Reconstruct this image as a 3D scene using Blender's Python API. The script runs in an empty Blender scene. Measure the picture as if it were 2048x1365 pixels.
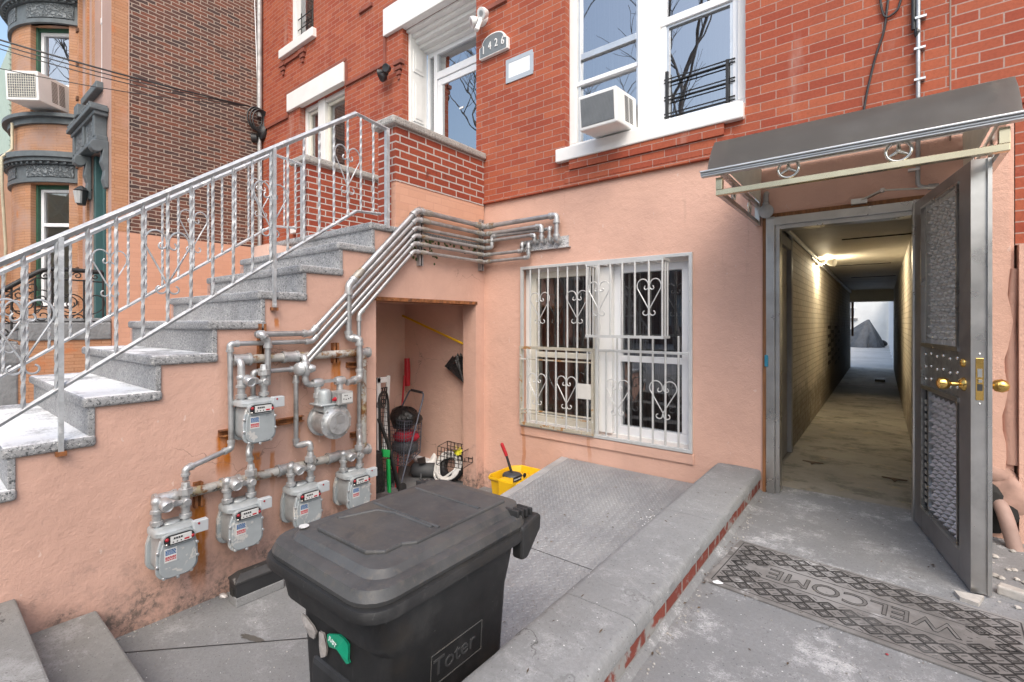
import bpy, math, random
from math import sin, cos, pi, radians, sqrt, atan2, floor
from mathutils import Vector, Matrix, noise
R = random.Random(7)
scene = bpy.context.scene
C = bpy.data.collections.new('scene'); scene.collection.children.link(C)
V = Vector
# ------------------------------------------------------------------ camera, sky, sun, exposure
F_, TH, CX, HY, CH = 952.0, radians(37.9), 1024.0, 645.0, 1.30
cd = bpy.data.cameras.new('camera'); cam = bpy.data.objects.new('camera', cd); C.objects.link(cam)
cam.location = (0, 0, CH); cam.rotation_euler = (pi / 2, 0, TH)
cd.sensor_width = 36; cd.lens = F_ / 2048 * 36; cd.shift_y = -(682.5 - HY) / 2048
cd.clip_start = .05; cd.clip_end = 600
scene.camera = cam
SUN_EL, SUN_ROT = radians(50), radians(140)
w = bpy.data.worlds.new("World"); scene.world = w; w.use_nodes = True
nt = w.node_tree; nt.nodes.clear()
sky = nt.nodes.new('ShaderNodeTexSky'); sky.sky_type = 'NISHITA'; sky.sun_disc = False
sky.sun_elevation = SUN_EL; sky.sun_rotation = SUN_ROT
sky.air_density = 1.4; sky.dust_density = 4.0; sky.ozone_density = 1.0
bg = nt.nodes.new('ShaderNodeBackground'); bg.inputs[1].default_value = .15
wo = nt.nodes.new('ShaderNodeOutputWorld')
nt.links.new(sky.outputs[0], bg.inputs[0]); nt.links.new(bg.outputs[0], wo.inputs[0])
ld = bpy.data.lights.new('sun', 'SUN'); ld.energy = .65; ld.angle = radians(50); ld.color = (1, 1, 1)
sun = bpy.data.objects.new('sun', ld); C.objects.link(sun)
_d = V((sin(SUN_ROT) * cos(SUN_EL), cos(SUN_ROT) * cos(SUN_EL), sin(SUN_EL)))
sun.rotation_euler = _d.to_track_quat('Z', 'Y').to_euler()
scene.view_settings.view_transform = 'Standard'; scene.view_settings.look = 'None'
scene.view_settings.exposure = .98; scene.view_settings.gamma = 1

# ------------------------------------------------------------------ measuring: a ray of the survey photo met with a real plane
def ray(px, py):
    a = (px - CX) / F_
    return V((-sin(TH) + a * cos(TH), cos(TH) + a * sin(TH), (HY - py) / F_))
O_ = V((0, 0, CH))
def FX(px, py, x): r = ray(px, py); return O_ + r * (x / r.x)
def FY(px, py, y): r = ray(px, py); return O_ + r * (y / r.y)
def FZ(px, py, z): r = ray(px, py); return O_ + r * ((z - CH) / r.z)

# ------------------------------------------------------------------ mesh builder
ORG = {}
class MB:
    def __init__(s): s.v = []; s.f = []; s.m = []; s.k = 0
    def add(s, vs, fs):
        b = len(s.v); s.v += [V(p) for p in vs]
        for f in fs: s.f.append([b + i for i in f]); s.m.append(s.k)
        return s
    def quad(s, *p): return s.add(p, [list(range(len(p)))])
    def box(s, x0, x1, y0, y1, z0, z1):
        v = [(x, y, z) for z in (z0, z1) for y in (y0, y1) for x in (x0, x1)]
        return s.add(v, [(0, 2, 3, 1), (4, 5, 7, 6), (0, 1, 5, 4), (2, 6, 7, 3), (0, 4, 6, 2), (1, 3, 7, 5)])
    def obox(s, c, sx, sy, sz, M):      # centre, full sizes, 3x3 matrix
        v = [V(c) + M @ V((x * sx / 2, y * sy / 2, z * sz / 2)) for z in (-1, 1) for y in (-1, 1) for x in (-1, 1)]
        return s.add(v, [(0, 2, 3, 1), (4, 5, 7, 6), (0, 1, 5, 4), (2, 6, 7, 3), (0, 4, 6, 2), (1, 3, 7, 5)])
    def bar(s, a, b, w, h, up=(0, 0, 1)):  # rectangular bar from a to b: w across, h along up
        a = V(a); b = V(b); d = (b - a).normalized(); sd = d.cross(V(up))
        if sd.length < 1e-4: sd = d.cross(V((1, 0, 0)))
        sd.normalize(); u = sd.cross(d)
        M = Matrix((d, sd, u)).transposed()
        return s.obox((a + b) / 2, (b - a).length, w, h, M)
    def prism(s, poly, vec):            # planar polygon swept along vec
        n = len(poly); vec = V(vec)
        vs = [V(p) for p in poly] + [V(p) + vec for p in poly]
        fs = [list(range(n))[::-1], [n + i for i in range(n)]] + [(i, (i + 1) % n, n + (i + 1) % n, n + i) for i in range(n)]
        nrm = V((0, 0, 0))
        for i in range(n): nrm += V(poly[i]).cross(V(poly[(i + 1) % n]))
        if nrm.dot(vec) < 0: fs = [list(f)[::-1] for f in fs]
        return s.add(vs, fs)
    def tube(s, pts, r, n=8, closed=False, cap=True, sq=False, twist=0):
        pts = [V(p) for p in pts]; m = len(pts)
        if m < 2: return s
        rs = r if isinstance(r, (list, tuple)) else [r] * m
        T = []
        for i in range(m):
            a = pts[i - 1] if (i or closed) else pts[i]; b = pts[(i + 1) % m] if (i < m - 1 or closed) else pts[i]
            t = (b - a); T.append(t.normalized() if t.length > 1e-9 else V((0, 0, 1)))
        u = T[0].orthogonal().normalized()
        if abs(T[0].z) > .99: u = V((1, 0, 0))
        vs = []
        for i in range(m):
            u = (u - T[i] * u.dot(T[i]))
            u = u.normalized() if u.length > 1e-6 else T[i].orthogonal().normalized()
            wv = T[i].cross(u)
            for j in range(n):
                an = 2 * pi * j / n + (pi / 4 if sq else 0) + twist * i
                vs.append(pts[i] + (u * cos(an) + wv * sin(an)) * rs[i])
        fs = []
        for i in range(m if closed else m - 1):
            i2 = (i + 1) % m
            for j in range(n):
                j2 = (j + 1) % n
                fs.append((i * n + j, i * n + j2, i2 * n + j2, i2 * n + j))
        if cap and not closed:
            fs.append(tuple(range(n))[::-1]); fs.append(tuple((m - 1) * n + j for j in range(n)))
        return s.add(vs, fs)
    def cyl(s, a, b, r, n=12, r2=None): return s.tube([a, b], [r, r if r2 is None else r2], n)
    def lathe(s, prof, o, axis=(0, 0, 1), n=20, cap=True):  # prof: (radius, height)
        ax = V(axis).normalized(); u = ax.orthogonal().normalized(); wv = ax.cross(u); o = V(o)
        vs = [o + ax * h + (u * cos(2 * pi * j / n) + wv * sin(2 * pi * j / n)) * r for r, h in prof for j in range(n)]
        m = len(prof)
        fs = [(i * n + j, i * n + (j + 1) % n, (i + 1) * n + (j + 1) % n, (i + 1) * n + j) for i in range(m - 1) for j in range(n)]
        if cap: fs += [tuple(range(n))[::-1], tuple((m - 1) * n + j for j in range(n))]
        return s.add(vs, fs)
    def ball(s, c, r, n=10, sc=(1, 1, 1)):
        m = max(4, n // 2); vs = []; c = V(c)
        for i in range(1, m):
            th = pi * i / m
            for j in range(n):
                ph = 2 * pi * j / n
                vs.append(c + V((sin(th) * cos(ph) * r * sc[0], sin(th) * sin(ph) * r * sc[1], cos(th) * r * sc[2])))
        fs = [(i * n + j, (i + 1) * n + j, (i + 1) * n + (j + 1) % n, i * n + (j + 1) % n) for i in range(m - 2) for j in range(n)]
        t = len(vs); vs += [c + V((0, 0, r * sc[2])), c - V((0, 0, r * sc[2]))]
        fs += [(t, j, (j + 1) % n) for j in range(n)] + [(t + 1, (m - 2) * n + (j + 1) % n, (m - 2) * n + j) for j in range(n)]
        return s.add(vs, fs)
    def blob(s, c, r, n=14, sc=(1, 1, 1), amp=.25, fr=3., seed=0):
        b = len(s.v); s.ball(c, r, n, sc); c = V(c)
        for i in range(b, len(s.v)):
            d = s.v[i] - c; q = noise.noise(d * fr / r * .35 + V((seed * 7.1, seed, 3))) + .5 * noise.noise(d * fr / r + V((seed, 2, 9)))
            s.v[i] = c + d * (1 + amp * q)
        return s
    def loft(s, rings, cap=True, closed=True):
        n = len(rings[0]); vs = [p for r in rings for p in r]; m = len(rings)
        fs = [(i * n + j, i * n + (j + 1) % n, (i + 1) * n + (j + 1) % n, (i + 1) * n + j) for i in range(m - 1) for j in range(n if closed else n - 1)]
        if cap: fs += [tuple(range(n))[::-1], tuple((m - 1) * n + j for j in range(n))]
        return s.add(vs, fs)
    def build(s, name, mat, parent=None, loc=None, smooth=None, bevel=0, seg=2, rec=False, world=True, **tags):
        o_ = V(ORG[parent.name]) if parent is not None else V(loc if loc is not None else (0, 0, 0))
        if not world: o_ = V((0, 0, 0))
        me = bpy.data.meshes.new(name)
        me.from_pydata([tuple(p - o_) for p in s.v], [], s.f)
        ms = mat if isinstance(mat, (list, tuple)) else [mat]
        for q in ms: me.materials.append(q)
        if len(ms) > 1: me.polygons.foreach_set('material_index', s.m)
        if smooth is not None:
            me.polygons.foreach_set('use_smooth', [True] * len(me.polygons)); me.set_sharp_from_angle(angle=radians(smooth))
        me.update()
        o = bpy.data.objects.new(name, me); C.objects.link(o)
        if parent is not None: o.parent = parent; ORG[o.name] = ORG[parent.name]
        else: o.location = o_; ORG[o.name] = tuple(o_)
        if bevel:
            b = o.modifiers.new('bevel', 'BEVEL'); b.width = bevel; b.segments = seg; b.limit_method = 'ANGLE'; b.angle_limit = radians(40)
            if smooth is None: me.polygons.foreach_set('use_smooth', [False] * len(me.polygons))
        for k, q in tags.items(): o[k] = q
        return o

def tag(o, label=None, cat=None, group=None, kind=None):
    if label: o['label'] = label
    if cat: o['category'] = cat
    if group: o['group'] = group
    if kind: o['kind'] = kind
    return o
def T(name, label, cat, loc=(0, 0, 0), group=None):
    o = bpy.data.objects.new(name, None); C.objects.link(o); o.location = loc; o.empty_display_size = .1
    ORG[o.name] = tuple(loc)
    return tag(o, label, cat, group)
def copy_tree(o, parent=None):
    c = o.copy(); C.objects.link(c)
    if parent is not None: c.parent = parent
    ORG[c.name] = ORG[o.name]
    for ch in [k for k in C.objects if k.parent == o]: copy_tree(ch, c)
    return c
def text_mb(body, size, depth, Mx, font_scale_x=1, bold=0.0, outline=0.0):
    """lettering as a mesh builder; Mx is a 4x4 placing the text plane (x right, y up, z out)"""
    cu = bpy.data.curves.new('lettering', 'FONT'); cu.body = body; cu.size = size; cu.extrude = depth; cu.align_x = 'CENTER'; cu.align_y = 'CENTER'
    cu.offset = bold; cu.resolution_u = 3
    if outline: cu.fill_mode = 'NONE'; cu.bevel_depth = outline; cu.bevel_resolution = 0
    ob = bpy.data.objects.new('lettering', cu); me = bpy.data.meshes.new_from_object(ob)
    mb = MB(); mb.add([Mx @ V((v.co.x * font_scale_x, v.co.y, v.co.z)) for v in me.vertices], [list(p.vertices) for p in me.polygons])
    bpy.data.objects.remove(ob); bpy.data.curves.remove(cu); bpy.data.meshes.remove(me)
    return mb
def frame4(o, x, y, z):
    x, y, z = V(x).normalized(), V(y).normalized(), V(z).normalized()
    return Matrix(((x.x, y.x, z.x, o[0]), (x.y, y.y, z.y, o[1]), (x.z, y.z, z.z, o[2]), (0, 0, 0, 1)))
def rpath(pts, rad, n=5):
    pts = [V(p) for p in pts]; out = [pts[0]]
    for i in range(1, len(pts) - 1):
        a, b, c = pts[i - 1], pts[i], pts[i + 1]
        d1 = (a - b); d2 = (c - b); r = min(rad, d1.length * .45, d2.length * .45)
        p0 = b + d1.normalized() * r; p1 = b + d2.normalized() * r
        for k in range(n + 1):
            t = k / n; out.append(p0 * (1 - t) ** 2 + b * 2 * t * (1 - t) + p1 * t * t)
    out.append(pts[-1]); return out
def arc(c, u, v, r, a0, a1, n=10):
    c, u, v = V(c), V(u), V(v)
    return [c + (u * cos(a0 + (a1 - a0) * i / n) + v * sin(a0 + (a1 - a0) * i / n)) * r for i in range(n + 1)]
def wall_holes(mb, fn, u0, u1, v0, v1, holes, depth, back=True):
    """wall sheet with rectangular openings and reveals; fn(u,v,d) -> point, d = depth behind the face"""
    us = sorted({u0, u1, *[h[0] for h in holes], *[h[1] for h in holes]}); us = [u for u in us if u0 <= u <= u1]
    vs = sorted({v0, v1, *[h[2] for h in holes], *[h[3] for h in holes]}); vs = [v for v in vs if v0 <= v <= v1]
    for i in range(len(us) - 1):
        for j in range(len(vs) - 1):
            a, b, c, d = us[i], us[i + 1], vs[j], vs[j + 1]; mu, mv = (a + b) / 2, (c + d) / 2
            if any(h[0] < mu < h[1] and h[2] < mv < h[3] for h in holes): continue
            mb.quad(fn(a, c, 0), fn(b, c, 0), fn(b, d, 0), fn(a, d, 0))
            if back: mb.quad(fn(a, c, depth), fn(a, d, depth), fn(b, d, depth), fn(b, c, depth))
    for (a, b, c, d) in holes:
        c2, d2, a2, b2 = max(c, v0), min(d, v1), max(a, u0), min(b, u1)
        if a >= u0: mb.quad(fn(a, c2, 0), fn(a, d2, 0), fn(a, d2, depth), fn(a, c2, depth))
        if b <= u1: mb.quad(fn(b, c2, 0), fn(b, c2, depth), fn(b, d2, depth), fn(b, d2, 0))
        if c >= v0: mb.quad(fn(a2, c, 0), fn(a2, c, depth), fn(b2, c, depth), fn(b2, c, 0))
        if d <= v1: mb.quad(fn(a2, d, 0), fn(b2, d, 0), fn(b2, d, depth), fn(a2, d, depth))
    mb.quad(fn(u0, v1, 0), fn(u1, v1, 0), fn(u1, v1, depth), fn(u0, v1, depth))
    mb.quad(fn(u0, v0, 0), fn(u0, v0, depth), fn(u1, v0, depth), fn(u1, v0, 0))
    mb.quad(fn(u0, v0, 0), fn(u0, v1, 0), fn(u0, v1, depth), fn(u0, v0, depth))
    mb.quad(fn(u1, v0, 0), fn(u1, v0, depth), fn(u1, v1, depth), fn(u1, v1, 0))
    return mb

# ------------------------------------------------------------------ materials
class NT:
    def __init__(s, name):
        s.mat = bpy.data.materials.new(name); s.mat.use_nodes = True; s.t = s.mat.node_tree; s.t.nodes.clear()
        s.out = s.n('ShaderNodeOutputMaterial'); s.p = s.n('ShaderNodeBsdfPrincipled'); s.l(s.p.outputs[0], s.out.inputs[0])
    def n(s, typ, **kw):
        q = s.t.nodes.new(typ)
        for k, v in kw.items(): setattr(q, k, v)
        return q
    def l(s, a, b): s.t.links.new(a, b)
    def coord(s, rnd=False):
        if not rnd: return s.n('ShaderNodeNewGeometry').outputs['Position']   # fixed walls and ground: metres on the site
        tc = s.n('ShaderNodeTexCoord').outputs['Object']
        oi = s.n('ShaderNodeObjectInfo'); m = s.n('ShaderNodeVectorMath', operation='SCALE'); m.inputs[3].default_value = 13.7
        cb = s.n('ShaderNodeCombineXYZ')
        for i in range(3): s.l(oi.outputs['Random'], cb.inputs[i])
        s.l(cb.outputs[0], m.inputs[0]); a = s.n('ShaderNodeVectorMath', operation='ADD'); s.l(tc, a.inputs[0]); s.l(m.outputs[0], a.inputs[1])
        return a.outputs[0]
    def noise(s, vec, scale, detail=5, rough=.6, stretch=None, dist=0):
        if stretch:
            mp = s.n('ShaderNodeMapping'); mp.inputs['Scale'].default_value = stretch; s.l(vec, mp.inputs[0]); vec = mp.outputs[0]
        q = s.n('ShaderNodeTexNoise'); q.inputs['Scale'].default_value = scale; q.inputs['Detail'].default_value = detail
        q.inputs['Roughness'].default_value = rough; q.inputs['Distortion'].default_value = dist; s.l(vec, q.inputs['Vector']); return q.outputs[0]
    def rng(s, val, a, b, c=0., d=1., smooth=True):
        q = s.n('ShaderNodeMapRange', interpolation_type='SMOOTHSTEP' if smooth else 'LINEAR')
        for i, x in enumerate((a, b, c, d)): q.inputs[i + 1].default_value = x
        s.l(val, q.inputs[0]); return q.outputs[0]
    def mix(s, fac, a, b, blend='MIX'):
        q = s.n('ShaderNodeMix', data_type='RGBA', blend_type=blend)
        if isinstance(fac, (int, float)): q.inputs[0].default_value = fac
        else: s.l(fac, q.inputs[0])
        for k, x in ((6, a), (7, b)):
            if isinstance(x, tuple): q.inputs[k].default_value = (*x, 1)
            else: s.l(x, q.inputs[k])
        return q.outputs[2]
    def math(s, op, a, b=0.):
        q = s.n('ShaderNodeMath', operation=op)
        for i, x in enumerate((a, b)):
            if isinstance(x, (int, float)): q.inputs[i].default_value = x
            else: s.l(x, q.inputs[i])
        return q.outputs[0]
    def bump(s, h, strength, dist=.01, prev=None):
        q = s.n('ShaderNodeBump'); q.inputs['Strength'].default_value = strength; q.inputs['Distance'].default_value = dist
        s.l(h, q.inputs['Height'])
        if prev is not None: s.l(prev, q.inputs['Normal'])
        return q.outputs[0]
    def band(s, val, c, wd, soft):      # 1 inside |val-c|<wd
        d = s.math('ABSOLUTE', s.math('SUBTRACT', val, c)); return s.rng(d, wd + soft, wd, 0, 1)
def sc(c, k): return tuple(min(1., x * k) for x in c)
def M(name, col, rough=.6, metal=0., var=.12, vs=5., bump=.15, bs=90., bd=.004, spots=(), spec=.5, rnd=True, fine=0., stretch=None):
    t = NT(name); v = t.coord(rnd)
    c = t.mix(t.rng(t.noise(v, vs, 6, .62, stretch), .3, .7), sc(col, 1 - var), sc(col, 1 + var))
    if fine: c = t.mix(t.rng(t.noise(v, bs * 1.3, 2), .35, .65), sc(col, 1 - fine), c)
    rg = None
    for sp in spots:                    # (colour, scale, lo, hi, stretch)
        f = t.rng(t.noise(v, sp[1], 6, .65, sp[4] if len(sp) > 4 else None, .3), sp[2], sp[3]); c = t.mix(f, c, sp[0])
    t.l(c, t.p.inputs['Base Color']); t.p.inputs['Metallic'].default_value = metal
    r = t.rng(t.noise(v, vs * 2.3, 4), .25, .75, rough * .85, min(1, rough * 1.15)); t.l(r, t.p.inputs['Roughness'])
    t.p.inputs['Specular IOR Level'].default_value = spec
    if bump: t.l(t.bump(t.noise(v, bs, 4, .6), bump, bd), t.p.inputs['Normal'])
    return t.mat
def wall_uv(t):
    """u runs along the wall whichever way it faces, v is height"""
    tc = t.coord(); sx = t.n('ShaderNodeSeparateXYZ'); t.l(tc, sx.inputs[0])
    ge = t.n('ShaderNodeNewGeometry'); sn = t.n('ShaderNodeSeparateXYZ'); t.l(ge.outputs['True Normal'], sn.inputs[0])
    f = t.math('GREATER_THAN', t.math('ABSOLUTE', sn.outputs[0]), .7)
    m = t.n('ShaderNodeMix', data_type='FLOAT'); t.l(f, m.inputs[0]); t.l(sx.outputs[0], m.inputs[2]); t.l(sx.outputs[1], m.inputs[3])
    cb = t.n('ShaderNodeCombineXYZ'); t.l(m.outputs[0], cb.inputs[0]); t.l(sx.outputs[2], cb.inputs[1])
    return cb.outputs[0], tc, sx
def brick(name, c1, c2, mortar, bw=.212, bh=.0677, ms=.009, ou=0., ov=0., bumpk=.5, dark=None, rough=.8, spots=(), colvar=.25, wob=.002, uv=None, ms_soft=.1, post=None):
    t = NT(name); uvv, tc, sx = wall_uv(t) if uv is None else uv(t)
    mp = t.n('ShaderNodeMapping'); mp.inputs['Location'].default_value = (ou, ov, 0); t.l(uvv, mp.inputs[0])
    nz = t.n('ShaderNodeTexNoise'); nz.inputs['Scale'].default_value = 14; t.l(tc, nz.inputs['Vector'])
    sb = t.n('ShaderNodeVectorMath', operation='SUBTRACT'); t.l(nz.outputs[1], sb.inputs[0]); sb.inputs[1].default_value = (.5, .5, .5)
    ssc = t.n('ShaderNodeVectorMath', operation='SCALE'); t.l(sb.outputs[0], ssc.inputs[0]); ssc.inputs[3].default_value = wob * 2
    ad = t.n('ShaderNodeVectorMath', operation='ADD'); t.l(mp.outputs[0], ad.inputs[0]); t.l(ssc.outputs[0], ad.inputs[1])
    b = t.n('ShaderNodeTexBrick'); b.offset = .5; t.l(ad.outputs[0], b.inputs['Vector'])
    b.inputs['Scale'].default_value = 1; b.inputs['Brick Width'].default_value = bw; b.inputs['Row Height'].default_value = bh
    b.inputs['Mortar Size'].default_value = ms / 2; b.inputs['Mortar Smooth'].default_value = ms_soft; b.inputs['Bias'].default_value = 0
    for k, q in (('Color1', c1), ('Color2', c2), ('Mortar', mortar)): b.inputs[k].default_value = (*q, 1)
    f1 = t.noise(tc, 3, 6, .6); f2 = t.noise(tc, 55, 4, .7)
    c = b.outputs[0]
    c = t.mix(t.rng(f1, .3, .7, 0, colvar), c, t.mix(1., c, (1.25, 1.1, 1.05), 'MULTIPLY'))
    c = t.mix(t.rng(f2, .35, .75, 0, colvar * 1.4), c, t.mix(1., c, (.62, .6, .6), 'MULTIPLY'))
    for sp in spots:
        f = t.rng(t.noise(tc, sp[1], 6, .65, sp[4] if len(sp) > 4 else None, .3), sp[2], sp[3]); c = t.mix(f, c, sp[0])
    if post: c = post(t, c, tc, sx)
    t.l(c, t.p.inputs['Base Color']); t.p.inputs['Roughness'].default_value = rough; t.p.inputs['Specular IOR Level'].default_value = .25
    inv = t.math('SUBTRACT', 1., b.outputs[1])
    n1 = t.bump(inv, bumpk, .006); n2 = t.bump(f2, .25, .003, n1); t.l(n2, t.p.inputs['Normal'])
    return t.mat

# ================================================================== MATERIALS
XS, YF, ZC = -3.58, 4.08, -.57          # stoop side wall, facade, courtyard level
def stucco(name, col, rust=(), grime=(), cracks=.6):
    t = NT(name); v = t.coord(); sx = t.n('ShaderNodeSeparateXYZ'); t.l(v, sx.inputs[0]); X, Y, Z = sx.outputs
    c = t.mix(t.rng(t.noise(v, 1.3, 6, .6), .3, .7), sc(col, .9), sc(col, 1.06))
    c = t.mix(t.rng(t.noise(v, 7, 6, .7), .55, .8, 0, .22), c, sc(col, .75))
    c = t.mix(t.rng(t.noise(v, 2.2, 7, .75, (1, 1, .2)), .58, .76, 0, .28), c, (col[0] * .72, col[1] * .76, col[2] * .8))
    c = t.mix(t.rng(t.noise(v, 34, 5, .8), .66, .74, 0, .5), c, sc(col, .55))
    c = t.mix(t.rng(t.noise(v, 19, 3, .6, (1, 1, .5)), .70, .73, 0, .7), c, (.66, .50, .43))
    c = t.mix(t.rng(t.noise(v, 11, 5, .7, (1, 1, .07)), .60, .74, 0, .30), c, (col[0] * .62, col[1] * .62, col[2] * .62))
    c = t.mix(t.rng(t.noise(v, 1.1, 2, .4), .60, .615, 0, .14), c, sc(col, 1.18))
    hb = t.rng(t.noise(v, 5, 6, .7), .25, .75, -.35, .35, False)
    for (z0, z1, k, gc) in grime:        # splashed dirt up to about z1, ragged
        f = t.math('MULTIPLY', t.rng(t.math('ADD', Z, hb), z1, z0), t.rng(t.noise(v, 26, 6, .75), .4, .62, .25, 1)); c = t.mix(t.math('MULTIPLY', f, k), c, gc)
    wv = t.noise(v, 9, 3)
    for (ax, ctr, wd, zt, zb, k) in rust: # rust runs: a stripe from zt down to zb
        A = X if ax == 'x' else Y
        q = t.math('ADD', A, t.math('MULTIPLY', t.math('SUBTRACT', wv, .5), .05))
        fb = t.band(q, ctr, wd * .6, wd * .55)
        fz = t.math('MULTIPLY', t.rng(Z, zb, zb + (zt - zb) * .55), t.rng(Z, zt + .015, zt - .015))
        f = t.math('MULTIPLY', t.math('MULTIPLY', fb, fz), t.rng(t.noise(v, 30, 5, .7, (1, 1, .15)), .25, .6, .55, 1))
        c = t.mix(t.math('MULTIPLY', f, k), c, (.44, .14, .015))
    # hairline cracks
    vo = t.n('ShaderNodeTexVoronoi', feature='DISTANCE_TO_EDGE'); vo.inputs['Scale'].default_value = 1.1
    nz = t.n('ShaderNodeTexNoise'); nz.inputs['Scale'].default_value = 5; nz.inputs['Detail'].default_value = 6; t.l(v, nz.inputs[0])
    ad = t.n('ShaderNodeVectorMath', operation='ADD'); t.l(v, ad.inputs[0]); s2 = t.n('ShaderNodeVectorMath', operation='SCALE'); s2.inputs[3].default_value = .35
    t.l(nz.outputs[1], s2.inputs[0]); t.l(s2.outputs[0], ad.inputs[1]); t.l(ad.outputs[0], vo.inputs[0])
    cr = t.math('MULTIPLY', t.rng(vo.outputs[0], .004, .0015), t.rng(t.noise(v, .9, 3), .52, .6)); c = t.mix(t.math('MULTIPLY', cr, cracks), c, sc(col, .35))
    t.l(c, t.p.inputs['Base Color']); t.p.inputs['Roughness'].default_value = .75; t.p.inputs['Specular IOR Level'].default_value = .3
    b1 = t.bump(t.noise(v, 12, 6, .66), .42, .02); b2 = t.bump(t.noise(v, 120, 4, .7), .7, .004, b1); t.l(b2, t.p.inputs['Normal'])
    return t.mat
PINK = (.63, .392, .305)
GR = (.20, .155, .135)
def run_(px, py0, py1, wd, k): return ('y', FX(px, py0, XS).y, wd * 1.25, FX(px, py0, XS).z, FX(px, py1, XS).z, k)
m_stucco_front = stucco('pink_stucco', PINK, cracks=0., rust=[('x', -3.02, .025, .19, -.5, .55), ('x', -2.23, .02, .19, -.1, .35)], grime=[(-.55, -.35, .5, GR)])
m_stucco_stoop = stucco('pink_stucco_stoop', (.575, .36, .285),
    rust=[run_(447, 868, 975, .034, 1.), run_(397, 1000, 1205, .042, 1.), run_(512, 905, 1000, .026, .9), run_(545, 905, 985, .016, .7), run_(672, 722, 800, .040, 1.), run_(666, 800, 960, .018, .6),
          run_(706, 735, 800, .030, .75), run_(724, 735, 770, .016, .7), run_(524, 648, 760, .030, .8), run_(596, 852, 890, .016, .6), run_(553, 637, 662, .014, .8), run_(612, 940, 1010, .02, .5), run_(712, 880, 950, .03, .8)], grime=[(-.54, -.1, .7, GR), (-.56, -.46, .7, (.10, .085, .075))])
m_stucco_brightened = stucco('pink_stucco_brightened', (.68, .45, .36))  # same pink paint, its colour raised to stand in for light in the closet
m_pinkbrick = brick('painted_brick', (.62, .35, .245), (.58, .32, .22), (.56, .31, .22), ms=.008, bh=.0715, bw=.213, bumpk=.35, colvar=.08, spots=[((.42, .27, .2), 2, .6, .75)])
m_brick = brick('red_facade_brick', (.305, .069, .039), (.395, .113, .058), (.38, .25, .21), bw=.212, bh=.0665, ms=.0075, ov=-2.66 % .0665 + .003, bumpk=.55, ms_soft=.2,
    spots=[((.42, .24, .19), 2.4, .6, .8, (1, 1, .22)), ((.2, .06, .045), 3.0, .62, .8, (1, 1, .35)), ((.17, .055, .045), 42, .68, .75), ((.46, .30, .25), 1.0, .60, .75, (1, 1, .3))], colvar=.35)
m_brick2 = brick('orange_facade_brick', (.30, .067, .038), (.39, .11, .057), (.39, .27, .23), bw=.212, bh=.0665, ms=.0085, ou=.06, ov=.031, bumpk=.3, spots=[((.45, .26, .2), 3, .6, .8)], colvar=.35)
m_parapet = brick('stoop_parapet_brick', (.25, .052, .03), (.31, .075, .04), (.47, .44, .41), bw=.213, bh=.0715, ms=.0145, ov=.02, bumpk=.8, colvar=.4, spots=[((.16, .045, .03), 7, .6, .7)])
m_dark = brick('old_dark_brick', (.20, .085, .058), (.075, .055, .053), (.40, .345, .29), bw=.205, bh=.0585, ms=.0135, bumpk=.6, colvar=.7, wob=.010,
    spots=[((.30, .13, .08), 6, .66, .74), ((.065, .04, .035), 1.2, .62, .78)])
m_tan = brick('tan_front_brick', (.44, .235, .13), (.50, .285, .17), (.30, .15, .085), bw=.30, bh=.047, ms=.006, bumpk=.25, colvar=.3, spots=[((.50, .20, .09), 3, .55, .7), ((.52, .30, .22), 1.1, .52, .75)])
def bay_uv(t):
    tc = t.coord(); sx = t.n('ShaderNodeSeparateXYZ'); t.l(tc, sx.inputs[0])
    a = t.math('ARCTAN2', t.math('SUBTRACT', sx.outputs[1], 2.6), t.math('SUBTRACT', sx.outputs[0], -12.2))
    cb = t.n('ShaderNodeCombineXYZ'); t.l(t.math('MULTIPLY', a, 1.385), cb.inputs[0]); t.l(sx.outputs[2], cb.inputs[1]); return cb.outputs[0], tc, sx
m_tanbay = brick('tan_bay_brick', (.42, .225, .125), (.47, .27, .165), (.25, .14, .09), bw=.30, bh=.047, ms=.006, bumpk=.25, colvar=.3, uv=bay_uv, spots=[((.40, .265, .215), 1.3, .45, .7), ((.46, .21, .10), 3, .56, .7)])
m_rose = stucco('rose_render', (.44, .30, .255))
m_kerbbrick = brick('low_wall_brick', (.17, .045, .034), (.22, .06, .042), (.26, .255, .245), bw=.215, bh=.075, ms=.016, ov=-.022, bumpk=.8, colvar=.5, spots=[((.27, .265, .255), 9, .50, .60)])
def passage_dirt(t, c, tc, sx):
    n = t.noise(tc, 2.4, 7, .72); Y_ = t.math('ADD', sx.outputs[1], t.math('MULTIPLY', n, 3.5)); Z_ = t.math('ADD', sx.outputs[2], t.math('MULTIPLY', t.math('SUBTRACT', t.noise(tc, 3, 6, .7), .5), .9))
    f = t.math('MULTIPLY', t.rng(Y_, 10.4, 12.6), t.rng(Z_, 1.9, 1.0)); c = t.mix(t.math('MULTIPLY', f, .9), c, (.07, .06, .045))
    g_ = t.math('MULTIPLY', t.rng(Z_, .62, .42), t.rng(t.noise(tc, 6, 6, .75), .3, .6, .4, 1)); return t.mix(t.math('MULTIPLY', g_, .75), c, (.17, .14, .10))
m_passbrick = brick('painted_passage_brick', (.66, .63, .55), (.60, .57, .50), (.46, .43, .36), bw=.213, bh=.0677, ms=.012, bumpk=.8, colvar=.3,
    spots=[((.42, .38, .29), 1.1, .6, .75), ((.40, .36, .29), 5, .62, .72)], post=passage_dirt)
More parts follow.
